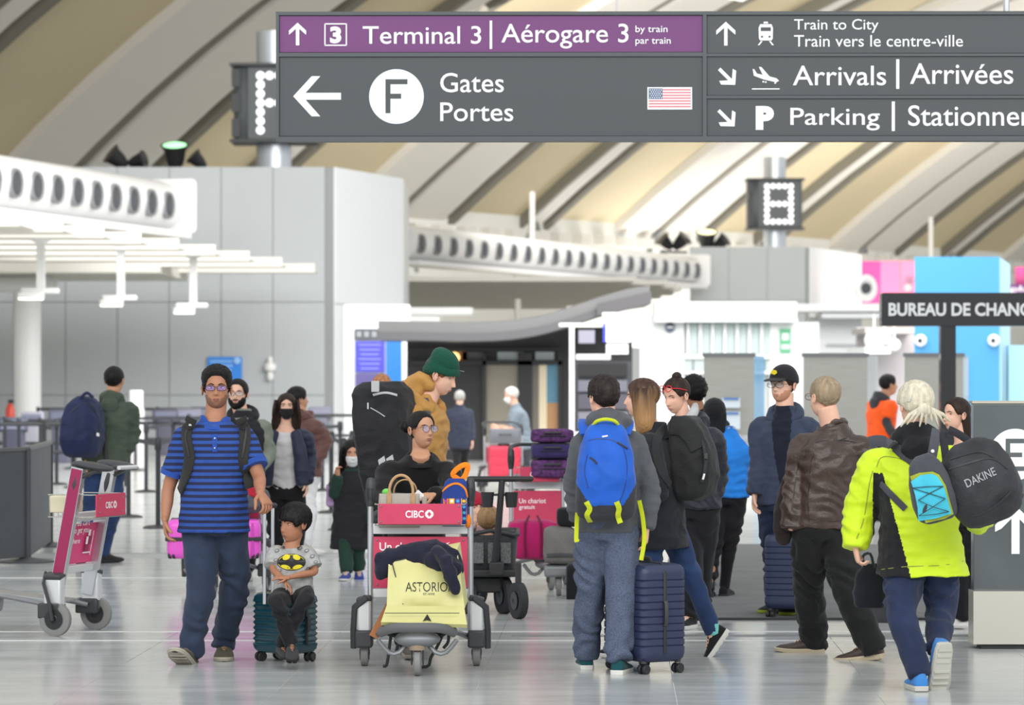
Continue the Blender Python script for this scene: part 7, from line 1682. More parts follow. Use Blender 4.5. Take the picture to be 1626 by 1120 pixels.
# beige handbag
Yh = Yr-.06; cream = mat('leather_greige', (168, 160, 148), .5, bump=.2, bscale=80, var=.05, vscale=8); tan = mat('leather_tan', (178, 140, 98), .5)
a, b = at(600, 838, Yh), at(668, 784, Yh); c = (a+b)/2; t = thing('beige_handbag', 'greige leather handbag with tan handles standing in the trolley basket', 'handbag', c)
mb = MB(); w_, h_ = (b[0]-a[0]), (b[2]-a[2]); rg = []
for k, (z, f) in enumerate(((-h_/2, .92), (-h_/2+.012, 1.), (0, .99), (h_/2-.01, .94), (h_/2, .94), (h_/2-.02, .90), (0, .85))):
    aa = np.linspace(0, 2*math.pi, 36, endpoint=False); x = np.sign(np.cos(aa))*np.abs(np.cos(aa))**.25*w_/2*f; y = np.sign(np.sin(aa))*np.abs(np.sin(aa))**.3*.065*(f if k < 4 else f*.6); rg.append(np.stack([x, y, np.full(36, z)], 1)+c)
mb.rings(rg); mb.build('bag_body', cream, t, world=True, angle=50)
for k, (x0, x1, ytop, dY, r_) in enumerate(((618, 656, 755, -.066, .0085), (625, 662, 762, .05, .0045))):
    n_ = 15; Pq = [at((x0+x1)/2-(x1-x0)/2*math.cos(u), 786-(786-ytop)*math.sin(u)**.8, Yh+dY) for u in np.linspace(0, math.pi, n_)]; mb = MB(); mb.tube(Pq, r_, 8); mb.build('handle', tan, t, world=True)
    if k == 0:
        for x in (x0, x1): mb = MB(); mb.box(at(x, 793, Yh-.068), (.026, .008, .07)); mb.build('handle_tab', tan, t, world=True, bevel=.003)
mb = MB(); mb.sphere(at(614, 782, Yh+.02), (.028, .02, .022), 10, 6); tag(mb.build('green_packet', fabric('packet_green', (120, 206, 96)), angle=0), 'green packet peeping out of the beige handbag', 'packet')
mb = MB(); v_ = [at(656, 786, Yh), at(664, 778, Yh), at(673, 786, Yh), at(672, 792, Yh), at(660, 794, Yh)]; mb.add(v_+[p+V(0, .01, 0) for p in v_], [[4, 3, 2, 1, 0], [5, 6, 7, 8, 9]]+[[i, (i+1) % 5, 5+(i+1) % 5, 5+i] for i in range(5)]); tag(mb.build('paper_tissue', mat('paper_white', (232, 232, 230), .7), smooth=False), 'white crumpled tissue at the right end of the beige handbag', 'tissue')
mb = MB(); mb.box(at(674, 796, Yh), (.028, .05, .05)); tag(mb.build('grey_box', cream, bevel=.004), 'small greige box between the handbag and the child backpack', 'box')
# child's backpack
t = thing('child_backpack', 'small blue child backpack with orange trim and colourful picture squares', 'backpack', at(718, 800, Yh)); mb = MB(); rg = []
cb = at(719, 836, Yh-.0); 
for k in range(15):
    u = k/14; z = u*.275; w2 = .085*(1-.30*u**1.8); d2 = .055*(1-.35*u**2)
    if k in (0, 14): w2 *= .72; d2 *= .6
    aa = np.linspace(0, 2*math.pi, 36, endpoint=False); x = np.sign(np.cos(aa))*np.abs(np.cos(aa))**.5*w2+.018*u; y = np.sign(np.sin(aa))*np.abs(np.sin(aa))**.6*d2; rg.append(cb+np.stack([x, y, np.full(36, z)], 1))
mb.rings(rg); cv, cF = mb.arrays(); body = mb.build('bag_body', fabric('cloth_royal', (38, 62, 132)), t, world=True, angle=40); cbv = bvh_of(cv, cF)
orange = fabric('trim_orange', (246, 132, 30)); mb = MB(); drape(mb, cbv, [(697, 800), (702, 783), (712, 772), (726, 768), (738, 776), (742, 790)], .012, .005, .002); mb.build('trim_piping', orange, t, world=True)
mb = MB(); Pq = [cb+V(.035, .0, .268), cb+V(.0, -.0, .30)*1., cb+V(.045, -.005, .345), cb+V(.085, -.005, .35), cb+V(.075, 0, .300), cb+V(.05, 0, .262)]; mb.ribbon(catmull(Pq, 24), .030, .005, (0, -1, .2)); mb.build('grab_handle', orange, t, world=True)
mb = MB(); mb.sphere(cb+V(.087, -.01, .03), (.02, .03, .04), 12, 8); mb.build('side_pocket', orange, t, world=True)
rng = random.Random(4); cols = [(214, 44, 60), (246, 190, 40), (60, 170, 220), (240, 120, 40), (170, 60, 150), (90, 190, 90), (240, 236, 230), (90, 60, 150)]
for j in range(5):
    for i in range(4):
        px, py = 704+i*9.4+j*.2, 792+j*9.2; q = [proj(cbv, px+dx, py+dy, .0015)[0] for dx, dy in ((0, 8.2), (8.2, 8.2), (8.2, 0), (0, 0))]
        if any(x is None for x in q): continue
        mb = MB(); mb.add(q, [[0, 1, 2, 3]]); ci = rng.choice(cols); pc = mb.build('printed_square', mat('square_%d_%d_%d' % ci, ci, .7), body, smooth=False, world=True)
        q = [proj(cbv, px+4.1+2.6*math.cos(u), py+4.1-2.6*math.sin(u), .0025)[0] for u in np.linspace(0, 2*math.pi, 7, endpoint=False)]
        if any(x is None for x in q): continue
        mb = MB(); mb.add(q, [list(range(7))]); ci = rng.choice(cols); mb.build('printed_dot', mat('square_%d_%d_%d' % ci, ci, .7), pc, smooth=False, world=True)

# ------------------------------------------------------------------ folding wagon with two children
Yw = 22.9; t = thing('folding_wagon', 'black folding wagon with mesh sides, cup holders and a T-shaped handle', 'wagon', at(790, 980, Yw)); wm = fabric('wagon_mesh', (58, 60, 62), var=.25, vscale=60)
def wq(x0, x1, y0, y1, dy, dep, m, name, rot=None, bev=.012):
    a, b = at(x0, y1, Yw+dy), at(x1, y0, Yw+dy); mb = MB(); mb.box(((a[0]+b[0])/2, Yw+dy+dep/2, (a[2]+b[2])/2), (b[0]-a[0], dep, b[2]-a[2]), rot); return mb.build(name, m, t, world=True, bevel=bev)
a, b = at(735, 912, Yw), at(822, 850, Yw)
mb = MB(); rg = []
for k, (z, f) in enumerate(((a[2], .84), (a[2]+.02, .90), ((a[2]+b[2])/2, .97), (b[2]-.02, 1.), (b[2], 1.0), (b[2]-.01, .93), (a[2]+.05, .82))):
    aa = np.linspace(0, 2*math.pi, 40, endpoint=False); w2 = (b[0]-a[0])/2*f; rg.append(np.stack([(a[0]+b[0])/2+np.sign(np.cos(aa))*np.abs(np.cos(aa))**.35*w2, Yw+.42+np.sign(np.sin(aa))*np.abs(np.sin(aa))**.3*.42*f, np.full(40, z)], 1))
mb.rings(rg); mb.build('fabric_tub', wm, t, world=True, angle=50)
mb = MB(); zr = b[2]; Pq = [V((a[0]+b[0])/2+x*(b[0]-a[0])/2, Yw+.42+y*.42, zr+(.03 if abs(x) < .5 else 0)) for x, y in ((-1, -.9), (-.9, -1), (0, -1), (.9, -1), (1, -.9), (1, .9), (.9, 1), (-.9, 1), (-1, .9), (-1, -.9))]; mb.tube(Pq, .016, 10); mb.build('rim_tube', blackm, t, world=True)
for px in (760, 783, 803): wq(px-8, px+8, 862, 895, -.005, .01, mat('mesh_panel', (96, 98, 98), .8, var=.5, vscale=120), 'mesh_window', bev=.003)
wq(745, 828, 905, 917, .0, .85, blackm, 'chassis_frame'); wq(728, 800, 917, 942, .1, .6, blackm, 'under_basket')
mb = MB(); mb.capsule([at(785, 905, Yw-.06), at(792, 830, Yw-.12), at(797, 766, Yw-.16)], [.026, .024, .022], 12); mb.build('handle_stem', blackm, t, world=True)
mb = MB(); mb.capsule([at(746, 761, Yw-.16), at(843, 761, Yw-.16)], [.020, .020], 12); mb.build('handle_bar', blackm, t, world=True)
wq(777, 800, 893, 915, -.10, .12, blackm, 'handle_hinge')
for px in (774, 812):
    mb = MB(); c = at(px, 806, Yw-.14); r = .047; mb.lathe([(r*.72, 0), (r*.80, .004), (r, .105), (r*.95, .105), (r*.72, .012)], c, 20); mb.build('cup_holder', blackm, t, world=True)
    mb = MB(); mb.cyl(at(px, 786, Yw-.14), at(796, 786, Yw-.14), .008, n=8); mb.build('cup_arm', blackm, t, world=True)
for (px, py, dy, r) in ((823, 983, 0., .125), (800, 975, .35, .13), (760, 960, .75, .12), (742, 975, .02, .12)):
    Y_ = floorY(py); c = at(px, 0, Y_); mb = MB(); mb.lathe([(r*.45, -.022), (r*.8, -.032), (r, -.026), (r, .026), (r*.8, .032), (r*.45, .022)], (c[0], Y_, r), 28, rotz(R(22)) @ roty(R(90))); wh = mb.build('wheel', mat('tyre_black', (36, 36, 38), .7), t, world=True)
    mb = MB(); mb.lathe([(r*.5, -.034), (r*.3, -.03), (r*.12, -.038), (r*.12, .038), (r*.3, .03), (r*.5, .034)], (c[0], Y_, r), 16, rotz(R(22)) @ roty(R(90))); mb.build('hub', plast, wh, world=True)
    mb = MB(); mb.tube([(c[0], Y_, r*1.1+.1), (c[0], Y_+.02, .38)], .022, 8); mb.build('wheel_fork', blackm, t, world=True)
# children sitting in it
P, DC = person('small child with blond hair sitting in the black wagon', 23.15, dict(p=(777, 829), yaw=165), (775, 862), (775, 893), 175, size=.50,
  arms=dict(R=dict(e=(789, 878, 0), w=(786, 890, -.05)), L=dict(e=(762, 878, 0), w=(765, 890, -.05))), legs=dict(R=dict(a=(784, 893, .5), k=(783, 884, .25), yaw=180), L=dict(a=(768, 893, .5), k=(769, 884, .25), yaw=180)),
  top=[('sweater', dict(mat=fabric('cloth_dove', (120, 120, 124)), hem=-.05))], bottom=dict(mat=black_cloth), skin='skin_fair', hair=dict(kind='short', mat=hairmat('hair_blond_child', (158, 124, 88), .3), t=.018), eyes=False, hscale=.86, voxel=.009)
P, DC2 = person('small child in dark red knit hat peeping from the black wagon', 23.5, dict(p=(753, 808), yaw=28, pitch=4), (757, 845), (757, 885), 20, size=.54,
  arms=dict(R=dict(e=(742, 862, 0), w=(752, 835, -.15), d=(.2, -.2, 1), n=(.3, .9, 0), curl=30), L=dict(e=(772, 862, 0), w=(770, 880, -.05))), legs=dict(R=dict(a=(750, 892, -.35), k=(750, 880, -.2), yaw=0), L=dict(a=(764, 892, -.35), k=(764, 880, -.2), yaw=0)),
  top=[('sweater', dict(mat=fabric('cloth_rose', (172, 140, 140)), hem=-.05))], bottom=dict(mat=black_cloth), skin='skin_fair', hair=dict(kind='short', mat=dark_hair, t=.008), hscale=.86, voxel=.009)

# ------------------------------------------------------------------ hats
def cap_shell(D, name, m, pts, t, label=None, topx=0., fem=False, ribs=0, sag=0.):
    H = D['H']; Dd, A, E, F = HG; mk = hair_mask(A, E, pts, 3.); base = head_base(Dd, fem); tt = t*(1+topx*smooth01((Dd[:, 2]-.55)/.45))
    tt = tt*np.ones(len(Dd))
    if ribs: tt = tt+.0012*np.cos(A*ribs)
    r = base+tt*mk-.015*(1-mk); P = Dd*r[:, None]; P[:, 1] += sag*smooth01((P[:, 2]-.07)/.1); mb = MB(); mb.add(H.xf(P), F); o = mb.build(name, m, D['root'], world=True, angle=50)
    if label: o['label'] = label
    return o
knit_g = fabric('knit_green', (16, 74, 56), bump=.8, bscale=70)
o = cap_shell(D9, 'knit_hat', knit_g, [(0, 24), (60, 14), (90, 10), (130, -12), (180, -22)], .012, 'dark green knit hat with a turned-up rim', 3.4, ribs=40, sag=.02)
H = D9['H']; mb = MB(); a = np.linspace(0, 2*math.pi, 41); hgt = np.interp(np.abs(np.degrees((a+math.pi) % (2*math.pi)-math.pi)), [0, 60, 90, 130, 180], [.062, .045, .040, .006, -.015])
mb.tube(H.xf(np.stack([np.sin(a)*.091, .014-np.cos(a)*.108, hgt+.005], 1)), [(.008, .024)]*41, 10, up=(0, 0, 1)); mb.build('hat_rim', knit_g, o, world=True)
mb = MB(); mb.tube(H.xf(np.array([(.03, -.115, .085), (.085, -.085, .075), (.115, -.01, .06)])), .0022, 5, smooth=2); mb.build('raised_glasses', mat('wire_pale', (170, 180, 176), .3, .4), D9['root'], world=True)
o = cap_shell(DC2, 'knit_hat', fabric('knit_red', (168, 32, 56), bump=.8), [(0, 26), (90, 8), (180, -20)], .018, None, .5, ribs=30)
# black cap with grey back panels
capb = fabric('cap_black', (34, 33, 36)); o = cap_shell(D21, 'baseball_cap', capb, [(0, 28), (50, 24), (90, 14), (180, 0)], .020, 'black cap with a yellow badge and dark brim', .45)
H = D21['H']; mb = MB(); rg = []
for u in np.linspace(0, 1, 8):
    y = -.085-.085*u; w2 = .082*math.sqrt(max(.02, 1-(u*.93)**2.2)); xs = np.linspace(-w2, w2, 9)
    top_ = np.stack([xs, np.full(9, y)+.0*xs, .060-.018*u-1.6*xs**2], 1); bot = top_[::-1]-np.array([0, 0, .005]); rg.append(H.xf(np.vstack([top_, bot])))
mb.rings(rg); mb.build('cap_brim', capb, o, world=True)
mb = MB(); c_ = [H.xf(V(.026*x, -.1155+.002*abs(x), .098+.018*z))[0] for x, z in ((-1, .2), (-.3, 1), (.8, .6), (1, -.3), (.2, -1), (-.8, -.6))]; mb.add(c_, [list(range(6))[::-1]]); mb.build('cap_badge', mat('badge_yellow', (226, 206, 30), .6), o, smooth=False, world=True)

# ------------------------------------------------------------------ rucksacks
def pack(name, label, cat, C_, right, up, out, w, h, d, m, tab, k=.55, seed=1., amp=.006, low=None, lowm=None, nr=22):
    """soft bag body: rings up its height; tab = (height fraction, width factor, depth factor); out = away from the wearer"""
    right, up, out = nrm(right), nrm(up), nrm(out); root = thing(name, label, cat, C_); mb = MB(); aa = np.linspace(0, 2*math.pi, 40, endpoint=False); rg = []
    f = np.linspace(0, 1, nr)
    for q in f:
        wf = np.interp(q, [t_[0] for t_ in tab], [t_[1] for t_ in tab]); df = np.interp(q, [t_[0] for t_ in tab], [t_[2] for t_ in tab])
        x = np.sign(np.cos(aa))*np.abs(np.cos(aa))**k*w/2*wf; y = np.sign(np.sin(aa))*np.abs(np.sin(aa))**k*d/2*df; y = np.where(y < 0, y*.35, y)
        rg.append(np.asarray(C_)+np.outer(x, right)+np.outer(y, out)+up*(q-.5)*h)
    mb.rings(rg); v, F = remesh(mb, .0075, 3); v = cloth(v, F, amp, (9, 9, 9), seed)
    b2 = mbof(v, F); mm = m
    if low is not None:
        hh = np.array([(v[f_].mean(0)-np.asarray(C_)) @ up/h+.5 for f_ in F]); xx = np.array([(v[f_].mean(0)-np.asarray(C_)) @ right/w for f_ in F]); b2.m = [int(q) for q in low(xx, hh)]; mm = [m]+lowm
    body = b2.build('bag_body', mm, root, world=True, angle=0); return root, body, bvh_of(v, F), (v, F)
UP = V(0, 0, 1)
# blue rucksack
blue = fabric('nylon_blue', (28, 88, 186), rough=.6, bump=.15); lime = fabric('strap_lime', (196, 206, 40)); char = fabric('nylon_charcoal', (52, 53, 58))
Yb = 18.4-.20; 
root, body, bv, g = pack('blue_rucksack', 'bright blue rucksack with charcoal base and lime straps on the boy\'s back', 'backpack', at(962, 748, Yb), (1, 0, 0), (0, .02, 1), (0, -1, 0), .345, .55, .34, blue,
  [(0, .62, .30), (.05, .92, .62), (.2, 1.0, .85), (.45, .94, 1.0), (.7, .86, .9), (.88, .70, .72), (.96, .52, .5), (1, .36, .3)], .6, low=lambda x, h_: np.where((h_ < .15) | (h_ < .15+np.maximum(0, np.abs(x)-.26)*1.0), 1, 0), lowm=[char])
mb = MB(); mb.tube([at(942, 676, Yb-.04), at(948, 669, Yb-.08), at(962, 666, Yb-.09), at(976, 669, Yb-.08), at(982, 676, Yb-.04)], .010, 8, smooth=3); mb.build('grab_loop', lime, root, world=True)
for pts in ([(931, 797), (937, 808), (932, 818), (937, 828)], [(979, 797), (983, 808), (981, 818), (985, 831)]):
    mb = MB(); drape(mb, bv, pts, .030, .006, .004, fallY=Yb-.12); mb.build('lime_strap', lime, root, world=True)
for px in (917, 1015):
    mb = MB(); P_ = catmull([at(px, 795 if px > 1000 else 815, Yb+.06), at(px+(6 if px > 1000 else -1), 825, Yb+.04), at(px+(8 if px > 1000 else -2), 858, Yb+.05), at(px+(3 if px > 1000 else 0), 890 if px > 1000 else 856, Yb+.05)], 12); mb.ribbon(P_, .024, .003, (0, -1, 0)); mb.build('hanging_strap', lime, root, world=True)
zipm = mat('zip_dark', (30, 56, 120), .5); 
for pts in ([(935, 700), (950, 697), (975, 700), (990, 712)], [(990, 712), (996, 740), (992, 775), (984, 797)], [(933, 722), (928, 748), (934, 775)]):
    mb = MB(); drape(mb, bv, pts, .006, .003, .001); mb.build('zip_line', zipm, root, world=True)
for pts in ([(937, 727), (943, 731), (948, 737)], [(980, 703), (987, 707), (996, 713)]):
    mb = MB(); drape(mb, bv, pts, .010, .006, .003); mb.build('zip_pull', blackm, root, world=True)
mb = MB(); drape(mb, bv, [(956, 694), (965, 692.5)], .008, .003, .002); mb.build('sewn_label', pwhite, root, world=True)
for sx, px in ((-1, 918), (1, 1004)):
    mb = MB(); P_ = catmull([at(px+(12 if sx < 0 else -12), 690, Yb+.08), at(px+(8 if sx < 0 else -6), 674, Yb+.16), at(px+(10 if sx < 0 else -8), 667, Yb+.28)], 10); mb.ribbon(P_, .06, .012, (0, -.5, 1)); mb.build('shoulder_strap', blue, root, world=True)
# black flap-top rucksack of the long-haired woman
root, body, bv, g = pack('black_rucksack', 'black roll-top rucksack with buckle on the long-haired woman\'s back', 'backpack', at(1088, 728, 19.35-.06), (.45, .9, 0), (-.10, 0, 1), (.95, -.35, .05), .30, .50, .34, fabric('nylon_black', (36, 36, 37), rough=.7),
  [(0, .7, .45), (.06, .95, .8), (.3, 1, 1.05), (.6, .98, 1.0), (.85, .9, .75), (.95, .8, .6), (1, .6, .4)], .6, seed=3.)
mb = MB(); drape(mb, bv, [(1066, 676), (1084, 678), (1100, 694), (1110, 712)], .11, .016, .004); mb.build('roll_top_flap', MATS['nylon_black'], root, world=True, angle=60)
mb = MB(); drape(mb, bv, [(1113, 700), (1117, 725), (1118, 745), (1113, 765)], .02, .005, .018); mb.build('buckle_strap', char, root, world=True)
mb = MB(); q, n = proj(bv, 1117, 724, .024); 
if q is not None: mb.box(q, (.022, .016, .034)); mb.build('buckle', plast, root, world=True, bevel=.003)
mb = MB(); drape(mb, bv, [(1116, 752), (1114, 760)], .012, .004, .022); mb.build('white_tag', pwhite, root, world=True)
bvc = D17['top_bvh']
mb = MB(); drape(mb, bvc, [(1062, 672), (1046, 690), (1040, 715), (1048, 745), (1062, 770)], .05, .012, .006); mb.build('shoulder_strap', MATS['nylon_black'], root, world=True)
# navy backpack of the olive-jacket man
root, body, bv, g = pack('navy_backpack', 'rounded dark navy backpack hanging from the olive-jacket man\'s left shoulder', 'backpack', at(134, 678, 28.7), (.95, .1, 0), (.04, 0, 1), (-.3, -1, 0), .345, .54, .42, fabric('nylon_navy', (30, 38, 72), rough=.6),
  [(0, .6, .4), (.06, .86, .75), (.3, 1, 1), (.6, .98, .95), (.85, .78, .8), (.96, .5, .5), (1, .3, .3)], .6, seed=5.)
mb = MB(); mb.tube([at(128, 632, 28.6), at(138, 624, 28.6), at(148, 632, 28.6)], .014, 8, smooth=3); mb.build('grab_loop', MATS['nylon_navy'], root, world=True)
mb = MB(); drape(mb, bv, [(112, 655), (128, 642), (146, 645), (156, 665), (158, 695)], .008, .004, .002); mb.build('zip_line', blackm, root, world=True)
mb = MB(); drape(mb, bv, [(153, 690), (157, 691)], .03, .003, .003); mb.build('sewn_label', pwhite, root, world=True)
for pts in ([(150, 635), (160, 640), (164, 670), (165, 700), (170, 740)],):
    mb = MB(); drape(mb, D4['top_bvh'], pts, .04, .008, .006); mb.build('shoulder_strap', blackm, root, world=True)
mb = MB(); mb.ribbon([at(117, 722, 28.6), at(116, 745, 28.6), at(118, 790, 28.6)], .02, .003, (0, -1, 0)); mb.build('hanging_strap', blackm, root, world=True)
# huge black rucksack of the mustard man
root, body, bv, g = pack('large_black_rucksack', 'huge black travel rucksack with silver stripes on the mustard-hooded man', 'backpack', at(622, 716, 20.75), (.96, .25, 0), (-.11, 0, 1), (-.35, -1, 0), .36, .88, .46, fabric('nylon_jet', (30, 30, 32), rough=.65),
  [(0, .6, .5), (.05, .85, .8), (.3, .96, 1), (.7, 1, 1), (.92, .96, .85), (.98, .85, .6), (1, .7, .4)], .45, seed=7.)
silver = mat('reflective_silver', (176, 178, 178), .4)
for pts in ([(592, 628), (612, 624), (630, 628)], [(601, 789), (616, 783)], [(614, 800), (608, 783)]):
    mb = MB(); drape(mb, bv, pts, .016, .004, .003); mb.build('silver_band', silver, root, world=True)
mb = MB(); mb.box(at(596, 614, 20.5), (.05, .03, .07)); mb.build('top_tag', silver, root, world=True, bevel=.004)
for q in range(2):
    mb = MB(); x = 600+q*13; P_ = [proj(bv, a_, b_, .004, 20.4)[0] for a_, b_ in ((x, 727+4-q*2), (x+10, 720+4-q*2), (x+12, 728+4-q*2), (x+2, 737+4-q*2))]; mb.add(P_, [[3, 2, 1, 0]]); mb.build('silver_chevron', silver, root, world=True, smooth=False)
mb = MB(); drape(mb, bv, [(584, 640), (584, 650)], .010, .004, .003); drape(mb, bv, [(588, 648), (602, 656), (611, 662)], .006, .003, .003); mb.build('brand_stitching', silver, root, world=True)
for pts in ([(640, 640), (652, 622), (668, 620), (676, 645), (680, 690)],):
    mb = MB(); drape(mb, D9['top_bvh'], pts, .05, .010, .008); mb.build('shoulder_strap', fabric('strap_grey', (74, 74, 76)), root, world=True)
# striped-polo man's backpack: straps in front, body behind
root, body, bv, g = pack('dark_backpack', 'dark backpack worn by the striped-polo man, its straps over his shoulders', 'backpack', at(343, 750, 19.28), (1, 0, 0), (0, 0, 1), (0, 1, 0), .30, .46, .26, fabric('nylon_olive_black', (44, 44, 42)),
  [(0, .8, .6), (.1, 1, 1), (.8, 1, 1), (1, .7, .5)], .5, seed=9.)
bvp = D1['top_bvh']
for sx, pts in ((-1, [(305, 664), (298, 680), (298, 700), (302, 725), (298, 750), (288, 780)]), (1, [(382, 664), (388, 680), (389, 702), (387, 728), (392, 752), (399, 775)])):
    mb = MB(); drape(mb, bvp, pts, .066, .016, .010, fallY=18.9); st = mb.build('shoulder_strap', MATS['nylon_olive_black'], root, world=True, angle=50)
    mb = MB(); drape(mb, bvp, [(p[0]+1, p[1]) for p in pts[:4]], .014, .004, .022); mb.build('strap_webbing', blackm, st, world=True)
    mb = MB(); q, n = proj(bvp, pts[0][0]-3, pts[0][1]+11, .022, 18.9); mb.box(q, (.016, .005, .012)); mb.build('strap_stud', silver, st, world=True)
# buttons and placket of the polo
plk = MATS['polo_bands']; mb = MB(); drape(mb, bvp, [(341, 690), (341, 718)], .028, .003, .002); pk_ = mb.build('placket', fabric('polo_collar', (44, 84, 172)), D1['polo_shirt_o'], world=True)
for y in (697, 712): mb = MB(); q, n = proj(bvp, 341, y, .006); mb.sphere(q, .0045, 8, 6); mb.build('button', pwhite, pk_, world=True)
for sd in ('R', 'L'):
    s0, e, w, a = D1['A'][sd]; q = s0+(e-s0)*.72; ax = nrm(e-s0); mb = MB(); mb.tube([q-ax*.018, q+ax*.012], [.079, .076], 20); mb.build('sleeve_band', MATS['polo_collar'], D1['polo_shirt_o'], world=True)

# ------------------------------------------------------------------ yellow-jacket woman's two bags
bvj = D23['top_bvh']
root, body, bv, g = pack('small_backpack', 'small grey backpack with turquoise and lime panels on the fluorescent jacket', 'backpack', at(1478, 775, 17.05), (.97, .1, .26), (-.27, 0, .96), (0, -1, 0), .24, .36, .20, fabric('nylon_storm', (70, 72, 78)),
  [(0, .55, .4), (.07, .9, .75), (.3, 1, 1), (.6, .92, .95), (.85, .7, .75), (.95, .5, .5), (1, .3, .3)], .65, seed=11., amp=.003)
def patch(name, pts, m, off=.004, par=None, bvx=None):
    q = [proj(bvx or bv, x, y, off)[0] for x, y in pts]; q = [p_ for p_ in q if p_ is not None]; ce = proj(bvx or bv, np.mean([p_[0] for p_ in pts]), np.mean([p_[1] for p_ in pts]), off+.001)[0]
    mb = MB(); n_ = len(q); mb.add(q+[ce], [[i, (i+1) % n_, n_][::-1] for i in range(n_)]); return mb.build(name, m, par or root, world=True, angle=60)
lm = fabric('panel_lime', (158, 168, 52)); cy = fabric('panel_turquoise', (70, 184, 208), bump=.15)
patch('lime_panel', [(1442, 765), (1448, 757), (1460, 752), (1480, 750), (1490, 755), (1500, 772), (1508, 800), (1512, 815), (1498, 822), (1470, 828), (1456, 832), (1446, 800)], lm, .012)
tq = patch('turquoise_panel', [(1450, 765), (1462, 756), (1478, 754), (1487, 758), (1496, 772), (1502, 790), (1508, 814), (1485, 821), (1462, 825), (1459, 805), (1455, 785)], cy, .018)
for pts in ([(1452, 775), (1475, 773), (1495, 773)], [(1452, 775), (1475, 784), (1499, 792)], [(1495, 773), (1475, 784), (1460, 794)], [(1460, 794), (1480, 803), (1504, 811)], [(1499, 792), (1480, 803), (1462, 816)], [(1462, 816), (1485, 814), (1504, 811)]):
    mb = MB(); P_ = [proj(bv, x, y, .024)[0] for x, y in pts]
    if all(p_ is not None for p_ in P_): mb.tube(P_, .0022, 6, smooth=2); mb.build('bungee_cord', blackm, root, world=True)
bvj = D23['top_bvh']
for pts, w_ in (([(1380, 703), (1395, 700), (1415, 706), (1440, 726), (1462, 742)], .06), ([(1400, 768), (1420, 790), (1438, 808)], .035)):
    mb = MB(); drape(mb, bvj, pts, w_, .010, .008, fallY=17.1); mb.build('shoulder_strap', MATS['nylon_storm'], root, world=True, angle=50)
mb = MB(); mb.tube([at(1486, 682, 17.30), at(1484, 702, 17.17), at(1480, 724, 17.10), at(1475, 742, 17.04)], [(.022, .005), (.026, .005), (.026, .005), (.024, .005)], 8, up=(0, -1, 0), smooth=3); mb.build('shoulder_strap', MATS['nylon_storm'], root, world=True)
mb = MB(); mb.sphere(at(1481, 717, 17.10), (.010, .006, .010), 10, 6); mb.build('strap_stud', pwhite, root, world=True)
root, body, bv, g = pack('black_duffel', 'big black plaid duffel bag slung over the fluorescent jacket', 'bag', at(1556, 765, 17.15), (.92, .1, .36), (-.36, 0, .93), (0, -1, 0), .40, .45, .38, mat('plaid_black', (40, 40, 44), .7, bump=.4, bscale=70, var=.5, vscale=7),
  [(0, .45, .35), (.06, .78, .68), (.3, 1, 1), (.6, 1, 1), (.85, .82, .8), (.95, .55, .5), (1, .3, .3)], .7, seed=13.)
print_text('DAKINE', 1531, 752, 1582, 765, body, mat('print_silver', (150, 150, 154), .5), bv, .01, rot=R(24), off=.006, fallY=16.9)
for pts in ([(1510, 730), (1535, 722), (1560, 718), (1588, 732)], [(1508, 745), (1540, 735), (1575, 728), (1600, 745)], [(1520, 822), (1555, 818), (1585, 800), (1606, 780)]):
    mb = MB(); drape(mb, bv, pts, .012, .004, .003); mb.build('seam_piping', blackm, root, world=True)
for pts in ([(1503, 738), (1500, 712), (1498, 694), (1500, 682)], [(1506, 682), (1526, 692), (1546, 708), (1556, 722)]):
    mb = MB(); mb.tube([at(x, y, 17.22+.02*k_) for k_, (x, y) in enumerate(pts)], [(.021, .004)]*4, 8, up=(0, -1, 0), smooth=3); mb.build('carry_strap', char, root, world=True)
mb = MB(); mb.capsule([at(1600, 775, 17.2), at(1618, 790, 17.2), at(1612, 800, 17.15)], [.035, .030, .022], 10); mb.build('end_strap', char, root, world=True)
# dark tote in her hand
root, body, bv, g = pack('dark_tote', 'dark soft bag hanging from the hand beside the fluorescent jacket', 'bag', at(1382, 930, 17.9), (1, 0, 0), (.06, 0, 1), (0, -1, 0), .19, .24, .14, fabric('tote_ink', (27, 29, 36)), [(0, .8, .7), (.3, 1, 1), (.8, .85, .7), (1, .4, .3)], .6, seed=15.)
mb = MB(); mb.tube([at(1374, 904, 17.9), at(1370, 884, 17.85), at(1382, 880, 17.8), at(1388, 902, 17.85)], .008, 8, smooth=3); mb.build('handle', blackm, root, world=True)
t, w_, h_ = px_bag('grey_holdall', 'soft dark grey holdall on the floor behind the brown-jacket man', 1376, 1438, 935, 992, 22.3, .30, fabric('holdall_grey', (66, 67, 70)), seed=21.)
mb = MB(); mb.tube([(-.08, -.15, h_*.6), (-.05, -.18, h_*.85), (.05, -.18, h_*.85), (.08, -.15, h_*.6)], .008, 8, smooth=2); mb.build('handle', blackm, t)
# lilac bag of the girl
t, w_, h_ = px_bag('lilac_bag', 'small lilac bag hanging at the masked girl\'s shoulder', 518, 537, 768, 805, 27.05, .10, fabric('cloth_lilac', (176, 150, 190)), seed=22.)
mb = MB(); mb.tube([(.0, -.05, h_), (.03, -.06, h_+.06), (.045, -.08, h_+.13)], .008, 6, smooth=2); mb.build('handle', MATS['cloth_lilac'], t)
# coat carried by the man in leather
mb = MB(); mb.capsule([at(1252, 770, 19.4), at(1248, 812, 19.4), at(1244, 850, 19.4)], [.05, .07, .06], 12); v, F = remesh(mb, .011, 3); v = cloth(v, F, .010, (12, 12, 9), 5.); t = thing('folded_coat', 'dark coat folded over the arm of the man in brown leather', 'coat', at(1248, 810, 19.4)); mbof(v, F).build('cloth', fabric('coat_umber', (46, 38, 36)), t, world=True, angle=0)

